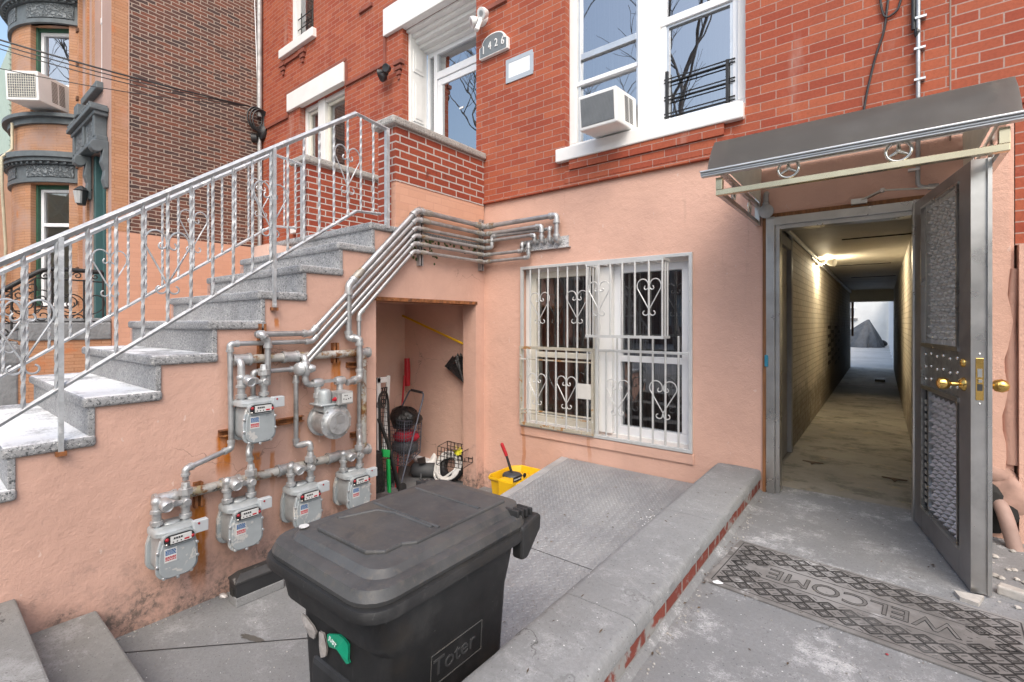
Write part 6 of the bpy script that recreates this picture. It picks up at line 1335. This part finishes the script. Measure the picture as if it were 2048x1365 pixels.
mb = MB(); k = [FZ(px, py, ZC + .12) for px, py in ((823, 918), (850, 908), (862, 914), (858, 932), (835, 933))]; mb.prism(k, (0, 0, .05)); o1 = mb.build('white_carton', m_paper, bevel=.01); tag(o1, 'crushed white and black printed carton on the rolled mat', 'carton')
mb = MB(); k = [FZ(px, py, ZC + .19) for px, py in ((834, 918), (850, 914), (852, 927), (838, 929))]; mb.prism(k, (0, 0, .004)); mb.build('print', m_black, o1)
mb = MB(); k0, k1 = FZ(855, 930, ZC + .12), FZ(873, 905, ZC + .25); mb.tube([k0, k0.lerp(k1, .5) + V((.03, 0, -.03)), k1], [.05, .06, .03], 8); tag(mb.build('white_dustpan', m_white, smooth=60), 'white plastic scoop leaning on the carton in the closet', 'scoop')
mb = MB(); mb.blob(FZ(860, 905, ZC + .22), .045, 10, (1.2, 1, .6), .3, 3, 6); tag(mb.build('teal_rag', M('teal_rag', (.04, .16, .15), .8, bump=.5, bs=20), smooth=60), 'small dark teal rag on top of the closet clutter', 'rag')

# ================================================================== ON THE BRICK FACADE
# number plaque
yp = YB - .03
P0, P1 = FY(960, 122, yp), FY(1003, 74, yp); zA = FY(960, 102, yp).z; zB = FY(960, 122, yp).z
PQ = T('house_number_plaque', 'grey arched plaque with white border reading 1426', 'number plaque', tuple((P0 + P1) / 2))
xL, xR = P0.x, FY(1016, 90, yp).x; z0 = FY(960, 122, yp).z; wq = xR - xL; hq = FY(1010, 97, yp).z
zb_ = (z0 + hq) / 2 - .005; hS = .125; hT = .225
out = [(0, 0), (wq, 0), (wq, hS)] + [(wq * (.5 + .40 * cos(a)), hS + .012 + (hT - hS) * sin(a) ** .8) for a in [pi * i / 12 for i in range(13)]] + [(0, hS)]
mb = MB(); mb.prism([(xL + x, yp - .012, zb_ + z) for x, z in out], (0, .05, 0)); mb.build('border', m_white, PQ, bevel=.003)
cxq, czq = wq / 2, .1
mb = MB(); mb.prism([(xL + cxq + (x - cxq) * .93, yp - .0145, zb_ + czq + (z - czq) * .9) for x, z in out], (0, .006, 0)); mb.build('field', m_plaque, PQ)
for i, chh in enumerate('1426'):
    zo = (.075, .095, .10, .09)[i]; tm = text_mb(chh, .125, .004, frame4((xL + wq * (.165 + .228 * i), yp - .018, zb_ + zo + .005), (1, 0, 0), (0, 0, 1), (0, -1, 0)), .72); tm.build('number', m_white, PQ)
# taped paper
yp = YB - .006; q = [FY(*p, yp) for p in ((1012, 172), (1068, 143), (1066, 98), (1013, 122))]
x0, x1 = q[0].x, q[2].x; z0, z1 = (q[0].z + q[1].z) / 2, (q[2].z + q[3].z) / 2
TP = T('taped_notice', 'blank white notice taped to the brick with grey tape beneath the number plaque', 'notice', ((x0 + x1) / 2, yp, z0))
MB().box(x0 + .03, x1 - .03, yp - .002, yp + .006, z0 + .03, z1 - .03).build('sheet', m_paper, TP)
mb = MB(); mb.box(x0, x1 - .005, yp - .0045, yp + .006, z1 - .045, z1); mb.box(x0, x1, yp - .004, yp + .006, z0, z0 + .05); mb.box(x0 + .002, x0 + .04, yp - .005, yp + .006, z0, z1); mb.box(x1 - .04, x1 + .004, yp - .005, yp + .006, z0 + .03, z1 - .03); mb.build('tape', m_duct, TP)
# white floodlight camera
P = FY(966, 40, YB); FC = T('floodlight_camera', 'white twin floodlight camera above the house number', 'security camera', tuple(P))
mb = MB(); mb.lathe([(.075, 0), (.07, -.035), (.05, -.055)][::-1] and [(.02, .06), (.055, .05), (.078, .02), (.08, 0)], P, (0, -1, 0), 22); mb.build('base', m_white, FC, smooth=50)
for (px, py, dx) in ((949, 44, V((-.55, -.7, -.35))), (967, 27, V((-.1, -.85, -.4)))):
    c = FY(px, py, YB - .14); d = dx.normalized(); mb = MB(); mb.lathe([(.012, -.06), (.04, -.045), (.058, 0), (.06, .04), (.054, .042)], c, d, 18); h = mb.build('spot_head', m_white, FC, smooth=50)
    MB().lathe([(.054, .04), (.02, .043)], c, d, 18).build('lens', m_alu, h); MB().cyl(c - d * .04, P + V((0, -.04, 0)), .012, 8).build('arm', m_white, FC, smooth=50)
c = FY(957, 50, YB - .17); Mx = Matrix.Rotation(radians(-30), 3, 'Z') @ Matrix.Rotation(radians(-20), 3, 'X'); mb = MB(); mb.obox(c, .06, .05, .15, Mx); cb = mb.build('camera_body', m_white, FC, bevel=.014); mb = MB(); mb.obox(c + Mx @ V((0, -.026, .005)), .036, .006, .09, Mx); mb.build('camera_window', m_black, cb, bevel=.004)
MB().cyl(c, P + V((0, -.05, -.01)), .016, 8).build('camera_arm', m_white, FC, smooth=50)
# black camera pair left of entrance
P = FY(772, 146, YB); BC = T('black_floodlight', 'black weathered twin floodlight left of the entrance', 'floodlight', tuple(P))
mb = MB(); mb.lathe([(.02, .05), (.05, .04), (.06, 0)], P, (0, -1, 0), 16); mb.build('base', m_black, BC, smooth=50)
for (px, py, d) in ((761, 147, V((-.8, -.6, -.1))), (774, 137, V((.3, -.9, -.2))), (766, 155, V((-.2, -.8, -.6)))):
    c = FY(px, py, YB - .12); mb = MB(); mb.lathe([(.02, -.05), (.045, -.03), (.055, .03), (.05, .035), (.02, .03)], c, d, 14); mb.cyl(c, P + V((0, -.03, 0)), .014, 8); mb.build('lamp_head', m_black, BC, smooth=50)
P = FY(519, 281, YB); BC2 = T('small_black_floodlight', 'small black floodlight in the corner above the brick moulding', 'floodlight', tuple(P))
mb = MB(); mb.lathe([(.02, .06), (.05, .05), (.06, 0)], P, (0, -1, 0), 14); mb.build('base', m_black, BC2, smooth=50)
c = FY(511, 277, YB - .12); mb = MB(); mb.lathe([(.03, -.05), (.07, -.03), (.085, .06), (.075, .06)], c, (-.6, -.8, -.1), 14); mb.cyl(c, P, .016, 8); mb.build('lamp_head', m_black, BC2, smooth=50)

# window air conditioners
def air_con(name, label, M4, w_, d_, h_, g):
    t = T(name, label, 'air conditioner', tuple(M4 @ V((0, 0, 0)))); q = lambda x, y, z: M4 @ V((x, y, z)); M3 = M4.to_3x3()
    mb = MB(); mb.obox(q(0, 0, h_ / 2), w_, d_, h_, M3); mb.build('casing', m_white, t, bevel=.012)
    mb = MB(); mb.obox(q(0, -d_ / 2 - .001, h_ / 2), w_ * .86, .006, h_ * .80, M3); gr_ = mb.build('grille', M('condenser_fins', (.16, .165, .17), .5, .3, var=.1), t)
    mb = MB()
    if g == 'fine':
        for i in range(26): z = h_ * (.12 + .76 * i / 25); mb.obox(q(0, -d_ / 2 - .005, z), w_ * .85, .003, .0028, M3)
    else:
        for i in range(13): x = w_ * (-.42 + .84 * i / 12); mb.obox(q(x, -d_ / 2 - .006, h_ / 2), .006, .006, h_ * .80, M3)
        for i in range(10): z = h_ * (.12 + .76 * i / 9); mb.obox(q(0, -d_ / 2 - .0065, z), w_ * .85, .007, .006, M3)
    mb.build('grille_bars', m_greylite if g == 'fine' else m_cream, gr_)
    mb = MB()
    for c_ in (-.1, .12):
        for i in range(16): z = h_ * (.16 + .7 * i / 15); mb.obox(q(w_ / 2 + .0005, d_ * (c_ + .08), z), .004, d_ * .18, h_ * .022, M3)
    mb.build('side_louvres', M('louvre_shadow', (.07, .065, .06), .7), t); return t
tilt = Matrix.Rotation(radians(5), 4, 'X')
air_con('window_air_conditioner', 'white air conditioner with dark grille in the window above the basement window', Matrix.Translation((-1.965, 3.955, 3.03)) @ tilt, .37, .42, .30, 'fine')

# ================================================================== NEIGHBOURING TAN BRICK HOUSE
XN, YN = -8.98, 1.91
N = T('tan_brick_house', 'tan brick house with a curved bay and grey carved trim at the left', 'house', (XN, YN, 0))
mb = MB(); mb.box(XN - .3, XN, 2.115, YF + .1, 2.66, 9.5); mb.build('side_wall', m_dark, N)
mb = MB(); mb.box(XN - .3, XN + .003, YN + .003, 2.115, 2.66, 9.5); mb.build('corner_pier', m_tan, N)
mb = MB(); mb.box(XN - .3, XN + .004, YN + .004, YF + .02, -.2, 2.655); mb.build('painted_base', m_pinkbrick, N)
mb = MB(); mb.box(XN - .0, XN + .012, 2.112, 2.122, 2.66, 9.5); mb.build('pale_joint', M('pale_joint_paint', (.5, .36, .31), .8), N)
dx0, dx1 = -10.2, -9.16; ux0, ux1 = -9.95, -9.5
mb = MB(); wall_holes(mb, lambda u, v, d: (u, YN + d, v), -11.05, XN - .002, 1.3, 9.5, [(dx0, dx1, 1.3, 4.02), (ux0, ux1, 4.98, 9.2)], .3); mb.build('front_wall', m_rose, N)
mb = MB(); mb.box(-10.42, -10.3, YN - .03, YN, 1.35, 9.4); mb.box(-10.86, -10.78, YN - .05, YN, 1.35, 9.4); mb.box(-10.12, -9.96, YN - .006, YN, 4.9, 9.3); mb.build('tan_strip', m_tan, N)
mb = MB()
for i in range(12): z = 1.6 + .58 * i; mb.box(-10.87, -10.77, YN - .075, YN - .05, z, z + .06)
mb.build('strip_bands', M('brown_band', (.14, .07, .04), .8), N)
nd = MB().box(dx0 + .12, dx1, YN + .24, YN + .29, 1.3, 4.0).build('door', m_teal, N)
mb = MB(); mb.box(dx0, dx0 + .12, YN + .03, YN + .28, 1.3, 4.0); mb.box(dx0 + .12, dx0 + .2, YN + .12, YN + .28, 1.3, 4.0); mb.build('door_frame', m_teal, nd, bevel=.01)
mb = MB()
for (z0, z1) in ((1.45, 2.1), (2.25, 3.1), (3.3, 3.75)): fr(mb, dx0 + .32, dx1 - .1, z0, z1, YN + .225, YN + .241, .04)
mb.build('door_panels', M('teal_moulding', (.07, .16, .165), .45), nd)
# carved portal over the door
pt = MB(); px0_, px1_ = -10.72, -9.1; pt.box(px0_ + .05, px1_ - .05, YN - .145, YN, 4.0, 4.08); pt.box(px0_, px1_, YN - .22, YN, 4.43, 4.50); pt.box(px0_ + .03, px1_ - .03, YN - .17, YN, 4.37, 4.43)
for k in range(14): x = px0_ + .08 + (px1_ - px0_ - .2) * k / 13; pt.box(x, x + .055, YN - .22, YN - .0, 4.50, 4.545)
pt.box((px0_ + px1_) / 2 - .12, (px0_ + px1_) / 2 + .12, YN - .24, YN, 4.5, 4.68)
for x in (px0_ + .08, (px0_ + px1_) / 2 - .05, px1_ - .2): pt.box(x, x + .1, YN - .155, YN, 4.06, 4.4)
por = pt.build('portal', m_grey, N, bevel=.012)
MB().box(px0_ + .13, px1_ - .14, YN - .13, YN, 4.08, 4.375).build('carved_panel', m_friez, por)
for x in (dx0 - .10, dx1 - .08):
    mb = MB(); sp = [(YN - .14 - .08 * cos(a), 3.90 + .09 * sin(a)) for a in [radians(q) for q in range(-150, 120, 30)]] + [(YN, 4.0), (YN, 3.30), (YN - .04, 3.30), (YN - .07, 3.42), (YN - .05, 3.56), (YN - .09, 3.68)]
    mb.prism([(x, y, z) for y, z in sp], (.14, 0, 0)); mb.build('console', m_grey, por, bevel=.012)
# narrow upper window
uw = fr(MB(), ux0, ux1, 4.98, 9.2, YN + .08, YN + .3, .07).box(ux0, ux1, YN + .07, YN + .2, 6.1, 6.2).build('window', m_vinyl, N, bevel=.005)
MB().quad((ux0, YN + .15, 5), (ux1, YN + .15, 5), (ux1, YN + .15, 9), (ux0, YN + .15, 9)).build('pane', m_glass, uw); room(uw, ux0, ux1, 4.98, 9.2, YN + .3)
MB().box(-10.42, -9.42, YN - .09, YN + .02, 4.86, 4.98).build('sill', m_grey, uw, bevel=.015)
MB().box(-10.7, -10.2, YN - .25, YN, 7.0, 7.4).build('upper_bracket', m_grey, N, bevel=.03)
# bowed bay
BCn, BR_ = (-12.2, 2.6), 1.385
def bang(px):
    r = ray(px, 645); dx, dy = r.x, r.y; a_ = dx * dx + dy * dy; b__ = -2 * (dx * BCn[0] + dy * BCn[1]); c__ = BCn[0] ** 2 + BCn[1] ** 2 - BR_ ** 2; s = (-b__ - sqrt(max(0, b__ * b__ - 4 * a_ * c__))) / (2 * a_); return atan2(dy * s - BCn[1], dx * s - BCn[0])
aw0, aw1 = bang(138), bang(61)          # right and left edges of the window (radians)
aR, aL = radians(-29.5), radians(-215)
bp = lambda a, r, z: V((BCn[0] + r * cos(a), BCn[1] + r * sin(a), z))
def bow(mb, a0, a1, z0, z1, r0, r1, step=4):
    n = max(1, int(abs(a1 - a0) / radians(step))); A_ = [a0 + (a1 - a0) * i / n for i in range(n + 1)]
    rings = [[bp(a, r1, z0), bp(a, r1, z1), bp(a, r0, z1), bp(a, r0, z0)] for a in A_]; mb.loft(rings); return mb
by_ = MB(); WZ = ((1.55, 3.69), (4.86, 6.42))
for (z0, z1, holes) in ((-.2, 1.55, 0), (1.55, 3.69, 1), (3.69, 4.86, 0), (4.86, 6.42, 1), (6.42, 9.5, 0)):
    if holes: bow(by_, aR, aw0, z0, z1, BR_ - .28, BR_); bow(by_, aw1, aL, z0, z1, BR_ - .28, BR_)
    else: bow(by_, aR, aL, z0, z1, BR_ - .28, BR_)
bay = by_.build('bay', m_tanbay, N)
def cornice(z_top, z_bot):
    c = MB(); H_ = z_top - z_bot
    bow(c, aR, aL, z_top - .09, z_top, BR_ - .05, BR_ + .17); bow(c, aR, aL, z_top - .15, z_top - .09, BR_ - .05, BR_ + .13); bow(c, aR, aL, z_top - .19, z_top - .15, BR_ - .05, BR_ + .07)
    bow(c, aR, aL, z_bot, z_bot + .07, BR_ - .05, BR_ + .05); bow(c, aR, aL, z_bot + .07, z_top - .19, BR_ - .05, BR_ + .028)
    n = 40
    for i in range(n): a = aR + (aL - aR) * (i + .5) / n; bow(c, a - .010, a + .016, z_top - .185, z_top - .155, BR_ + .06, BR_ + .105)
    o = c.build('cornice', m_grey, bay)
    for (a0, a1) in ((aw0 + .06, aw1 - .02), (aw1 - .22, aL)): bow(MB(), a0, a1, z_bot + .09, z_top - .21, BR_ - .0, BR_ + .045).build('carved_frieze', m_friez, o)
cornice(4.19, 3.70); cornice(6.96, 6.42)
mb = MB(); bow(mb, aR, aL, 4.70, 4.80, BR_ - .05, BR_ + .05); bow(mb, aR, aL, 4.80, 4.86, BR_ - .05, BR_ + .12); mb.build('sill_band', m_grey, bay)
am = (aw0 + aw1) / 2; pa, pb = bp(aw0, BR_, 0), bp(aw1, BR_, 0); tn = (pa - pb).normalized(); nrm = V((cos(am), sin(am), 0)); nrm = (nrm - tn * nrm.dot(tn)).normalized(); cwid = (pa - pb).length; cm = (pa + pb) / 2 - nrm * .10
WM = frame4(cm, tn, -nrm, (0, 0, 1))            # local x to the right, y into the house
for (z0, z1, blind) in ((1.58, 3.62, True), (4.87, 6.36, False)):
    q = lambda mb, x0, x1, y0, y1, za, zb: mb.obox(WM @ V(((x0 + x1) / 2, (y0 + y1) / 2, (za + zb) / 2)), x1 - x0, y1 - y0, zb - za, WM.to_3x3())
    h = cwid / 2; mb = MB(); q(mb, -h - .02, -h + .05, -.02, .18, z0, z1 + .06); q(mb, -h + .05, h + .03, -.0, .18, z1 - .0, z1 + .07); wf = mb.build('window', m_green, N, bevel=.004)
    mb = MB(); x0, x1 = -h + .055, h - .01
    for (a_, b__, c_, d_) in ((x0, x0 + .05, z0, z1), (x1 - .05, x1, z0, z1), (x0 + .05, x1 - .05, z1 - .05, z1), (x0 + .05, x1 - .05, z0, z0 + .06)): q(mb, a_, b__, .03, .09, c_, d_)
    zm = (3.0 if blind else 5.42); q(mb, x0 + .05, x1 - .05, .02, .08, zm - .03, zm + .03); mb.build('sash', m_vinyl, wf, bevel=.004)
    mb = MB(); mb.quad(*[WM @ V(p) for p in ((x0, .07, z0), (x1, .07, z0), (x1, .07, z1), (x0, .07, z1))]); mb.build('pane', m_glasslow if blind else m_glass, wf)
    mb = MB(); mb.quad(*[WM @ V(p) for p in ((x0 - .1, .10 if blind else .3, z0), (x1 + .1, .10 if blind else .3, z0), (x1 + .1, .10 if blind else .3, z1 + .1), (x0 - .1, .10 if blind else .3, z1 + .1))]); mb.build('blind' if blind else 'dark_room', m_blind if blind else m_curtain, wf)
am_ac = bang(112); 
pA = bp((aw0 + aw1) / 2, BR_, 4.90); ACM = frame4(cm + nrm * .25 - tn * .02 + V((0, 0, 4.93)), tn, -nrm, (0, 0, 1)) @ Matrix.Rotation(radians(3), 4, 'X')
AC2 = air_con('window_air_conditioner', 'cream air conditioner with square grille sticking out of the curved bay window', ACM, cwid * .80, .62, .47, 'coarse')
# lantern, meter box, drip pipe
P = FY(163, 392, YN - .12); LT = T('porch_lantern', 'small black porch lantern beside the teal door', 'lantern', tuple(P))
mb = MB(); mb.lathe([(.055, -.15), (.085, .07), (.10, .08), (.03, .15), (.01, .16)], P, (0, 0, 1), 8); mb.build('cage', m_black, LT); MB().lathe([(.050, -.13), (.076, .06)], P + V((.015, -.03, 0)), (0, 0, 1), 8).build('glass', m_palecurtain, LT); MB().bar(P + V((0, 0, .12)), P + V((0, .13, .12)), .03, .03).build('arm', m_black, LT)
dpipe = MB(); dpipe.tube([bp(bang(34), BR_ + .06, 4.75), bp(bang(34), BR_ + .06, 4.3), bp(bang(38), BR_ + .22, 4.1), bp(bang(36), BR_ + .2, 3.6), bp(bang(28), BR_ + .1, 2.6), bp(bang(25), BR_ + .1, 1.9)], .022, 8); tag(dpipe.build('drip_hose', M('cream_hose', (.52, .47, .34), .6), smooth=60), 'long cream drip hose hanging down the curved bay', 'hose')
mb = MB(); mb.box(XN - .05, XN + .11, 1.95, 2.25, .62, .92); tag(mb.build('vent_pipe_box', m_greylite), 'grey box at the foot of the pink painted wall behind the stoop', 'box')
mb = MB(); mb.cyl((XN + .1, 2.12, .84), (XN + .1, 2.6, .84), .05, 12); tag(mb.build('vent_pipe', m_greylite, smooth=50), 'short pale grey pipe along the pink painted wall', 'pipe')
# neighbour's stoop with black iron railing
NS = T('stone_stoop', 'bluestone stoop with brick side below the teal door of the tan house', 'stoop', (-9.8, 1.3, 0))
mb = MB(); mb.box(-10.9, XN + .03, .95, YN - .002, 1.05, 1.30); mb.box(-10.9, XN + .02, 1.2, YN - .002, 1.30, 1.36); mb.build('landing', m_stone, NS, bevel=.02)
mb = MB()
for k in range(5): mb.box(-10.8, XN + .02, .62 - .3 * k, .95 - .3 * k, 0, 1.05 - .2 * k)
mb.build('steps', m_stone, NS, bevel=.02)
mb = MB(); mb.box(-10.8, XN - .0, .3, YN - .004, -.1, 1.05); mb.build('brick_side', m_tan, NS)
mb = MB(); mb.box(XN - .3, XN + .06, .52, 1.0, .70, 1.02); mb.box(XN - .3, XN + .08, .40, .62, .45, .72); mb.build('scroll_block', m_stone, NS, bevel=.07)
IR = T('iron_railing', 'ornate black iron railing with scrolls on the neighbouring stoop', 'railing', (XN, 1.2, 1.3))
xr = XN + .01
def ip(px, py): return FX(px, py, xr)
mb = MB(); mb.tube(rpath([ip(-25, 598), ip(22, 572), ip(82, 541), ip(110, 538), ip(205, 545)], .12), .030, 10); mb.build('handrail', m_blackmetal, IR, smooth=60)
mb = MB(); mb.tube([ip(-25, 615), ip(72, 556), ip(165, 562), ip(205, 565)], .012, 6); mb.tube([ip(-25, 690), ip(60, 645), ip(205, 643)], .012, 6)
mb.build('lower_rails', m_blackmetal, IR)
for (px, y0, y1) in ((23, 575, 660), (70, 556, 648), (104, 545, 648), (168, 560, 648), (206, 545, 650)): MB().tube([ip(px, y0), ip(px, y1)], .013, 6).build('post', m_blackmetal, IR)
def spiral(c, r0, turns, n=26, dirn=1, a0=0, u=V((0, 1, 0)), v=V((0, 0, 1))):
    return [c + (u * cos(a0 + dirn * 2 * pi * turns * i / n) + v * sin(a0 + dirn * 2 * pi * turns * i / n)) * r0 * (1 - .82 * i / n) for i in range(n + 1)]
for (px, py, r0, tr, a0, dr) in ((140, 607, .22, 1.7, 2.2, 1), (140, 607, .14, 1.4, 5.2, -1), (50, 610, .17, 1.6, .5, -1), (30, 632, .13, 1.5, 2, 1), (85, 600, .15, 1.5, 3, -1), (85, 632, .10, 1.4, 1, 1), (185, 600, .21, .55, 4.6, 1), (120, 638, .07, 1.3, 0, 1), (158, 638, .07, 1.3, 3, -1), (175, 634, .05, 1.3, 0, 1), (62, 575, .09, 1.4, 2, 1), (120, 552, .05, 1.3, 0, 1), (155, 552, .05, 1.3, 3, -1), (190, 554, .05, 1.3, 1, 1), (90, 553, .05, 1.3, 2, 1), (12, 600, .11, 1.5, 1, 1), (12, 640, .10, 1.5, 4, -1), (5, 665, .08, 1.4, 2, 1), (38, 590, .07, 1.3, 2, -1)):
    mb = MB(); mb.tube(spiral(ip(px, py), r0, tr, 26, dr, a0), .0085, 5); mb.build('scroll', m_blackmetal, IR, smooth=60)

# service pipe, cables and coil in the corner
cxp = FY(519, 150, YF - .07); mb = MB(); mb.tube([(cxp.x, YF - .07, 9), (cxp.x, YF - .07, FY(519, 235, YF - .07).z)], .045, 12); mb.tube([(cxp.x, YF - .07, FY(519, 282, YF).z), (cxp.x + .02, YF - .07, 2.2)], .035, 10); tag(mb.build('service_pipe', m_pipedull, smooth=50), 'grey upright service pipe in the corner between the two houses', 'pipe')
q0, q1, q2 = FX(509, -5, XN + .02), FX(513, 110, XN + .02), FX(516, 215, XN + .02); mb = MB(); mb.tube([q0, q1, q2], .008, 6); tag(mb.build('thin_white_cable', m_paper), 'thin white cable hanging in front of the corner service pipe', 'cable')
c = FX(512, 235, XN + .10); mb = MB()
for k in range(9):
    n = 22; rr = .17 + .02 * (k % 3); pts = [c + V((.012 * k - .05, (rr * .75) * cos(2 * pi * i / n) + .01 * k, rr * sin(2 * pi * i / n) - .008 * k)) for i in range(n)]; mb.tube(pts, .012, 5, closed=True)
mb.blob(c + V((0, .12, -.25)), .09, 12, (1, .8, 1.4), .4, 4, 2); tag(mb.build('cable_coil', m_black, smooth=60), 'coil of black cable hung in the corner between the two houses', 'cable coil')
def cable(label, pts, r=.008):
    mb = MB(); mb.tube(pts, r, 5); return tag(mb.build('overhead_cable', m_black, smooth=60), label, 'cable', 'overhead service cables')
def wpts(src, n=14):
    out = []
    for (a, b_) in zip(src, src[1:]):
        for i in range(n): out.append(a.lerp(b_, i / n))
    return out + [src[-1]]
for lab, (p0, pm, r) in (('topmost and thickest black overhead cable crossing the tan house', ((-60, 62), (258, 153), .012)), ('second black overhead cable crossing the tan house', ((-60, 71), (258, 160), .008)), ('third black overhead cable crossing the tan house', ((-60, 79), (258, 168), .007)), ('lowest and loneliest overhead cable crossing the tan house', ((-60, 124), (258, 185), .006))):
    A_, B_, C_ = FX(*p0, -9.6), FX(*pm, XN + .25), FX(500, 213, XN + .12)
    P0 = O_ + ray(*p0) * 6.0; P1 = FX(*pm, XN + .45); P2 = C_
    n = 30; ctrl = P1 * 2 - (P0 + P2) * .5 if False else P1
    pts = []
    for i in range(n + 1):
        t_ = i / n; L0 = (t_ - .5) * (t_ - 1) * 2; L1 = -4 * t_ * (t_ - 1); L2 = t_ * (t_ - .5) * 2; pts.append(P0 * L0 + P1 * L1 + P2 * L2)
    cable(lab, pts, r)

# far houses at the left edge
GH = T('green_sided_house', 'pale green clapboard house just showing beyond the curved bay', 'house', (-17, 2.4, 0))
mb = MB(); mb.box(-18, -15.6, 1.52, 6, 0, 7.6); mb.build('siding', m_siding, GH)
mb = MB()
for i in range(40): mb.box(-15.6, -15.585, 1.5, 6, 3 + .115 * i, 3.012 + .115 * i)
mb.build('siding_laps', M('siding_lap', (.28, .34, .27), .6), GH)
PH = T('salmon_house', 'low salmon rendered building at the far left edge', 'building', (-17, 1, 0))
mb = MB(); mb.box(-20, -14.2, -2.5, 1.9, .9, 4.55); mb.build('wall', m_salmon, PH); mb = MB(); mb.box(-20, -14.15, -2.5, 1.9, 0, 2.6); mb.build('brick_base', m_tan, PH); mb = MB(); mb.box(-20, -14.12, -2.5, 1.95, 4.55, 4.65); mb.build('coping', m_cap, PH)

# bare street trees behind the photographer, seen in the window glass
def tree(label, x, y, h, seed, lean=0):
    rr = random.Random(seed); t = T('street_tree', label, 'tree', (x, y, 0), 'bare street trees across the pavement'); tr = MB(); cr = MB()
    def grow(p, d, L_, r, depth, mb):
        n = 4; pts = [p]; q = p
        for i in range(n): d = (d + V((rr.uniform(-.12, .12), rr.uniform(-.12, .12), .05))).normalized(); q = q + d * L_ / n; pts.append(q)
        mb.tube(pts, [r * (1 - .35 * i / n) for i in range(n + 1)], 6 if r > .03 else 4, cap=False)
        if depth == 0: return
        for k in range(3 if depth > 1 else 4):
            s_ = pts[-1] if k == 0 else pts[rr.randint(1, n)]; ax = V((rr.uniform(-1, 1), rr.uniform(-1, 1), rr.uniform(-.1, .5))).normalized(); nd = (d * .75 + ax * .75).normalized(); grow(s_, nd, L_ * rr.uniform(.55, .8), r * .58, depth - 1, cr)
    grow(V((x, y, 0)), V((lean, 0, 1)), h * .42, .17, 5, tr); tr.build('trunk', m_bark, t, smooth=60); cr.build('branches', m_bark, t)
tree('bare street tree reflected in the entrance door glass', -15.5, -9, 17, 3, .12); tree('bare street tree reflected in the double window', -6.6, -11, 18, 11, -.08); tree('bare street tree further down the street behind the camera', -11.0, -12.5, 16, 21, .1)
RHs = T('opposite_row_house', 'plain brown row house on the opposite side of the street', 'house', (-2, -19, 0))
mb = MB(); wall_holes(mb, lambda u, v, d: (u, -19 - d, v), -26, 24, 0, 7.5, [(-22 + 4 * i, -20.6 + 4 * i, 1 + 3.2 * j, 2.9 + 3.2 * j) for i in range(11) for j in range(2)], .3); mb.build('wall', m_dark, RHs)
MB().quad((-26, -19.2, 0), (24, -19.2, 0), (24, -19.2, 7.4), (-26, -19.2, 7.4)).build('panes', m_palecurtain, RHs)

mb = MB()
for i in range(420):
    k = i % 4
    if k == 0: x, y, z = XS + abs(R.gauss(0, .05)) + .004, R.uniform(.7, 2.6), ZC
    elif k == 1: x, y, z = -.715 + abs(R.gauss(0, .035)), R.uniform(.3, 3.9), 0
    elif k == 2: x, y, z = R.uniform(-.7, .3), R.uniform(1.2, 3.9), 0
    else: x, y, z = R.uniform(-3.4, -2.0), R.uniform(.7, 2.0), ZC
    q = R.uniform(.0015, .005) * (1.5 if k < 2 else 1); mb.blob((x, y, z + q * .4), q, 5, (1, 1, .6), .3, 3, i)
tag(mb.build('grit_specks', m_grit), 'grey grit scattered on the walkway and courtyard concrete', 'grit', kind='stuff')
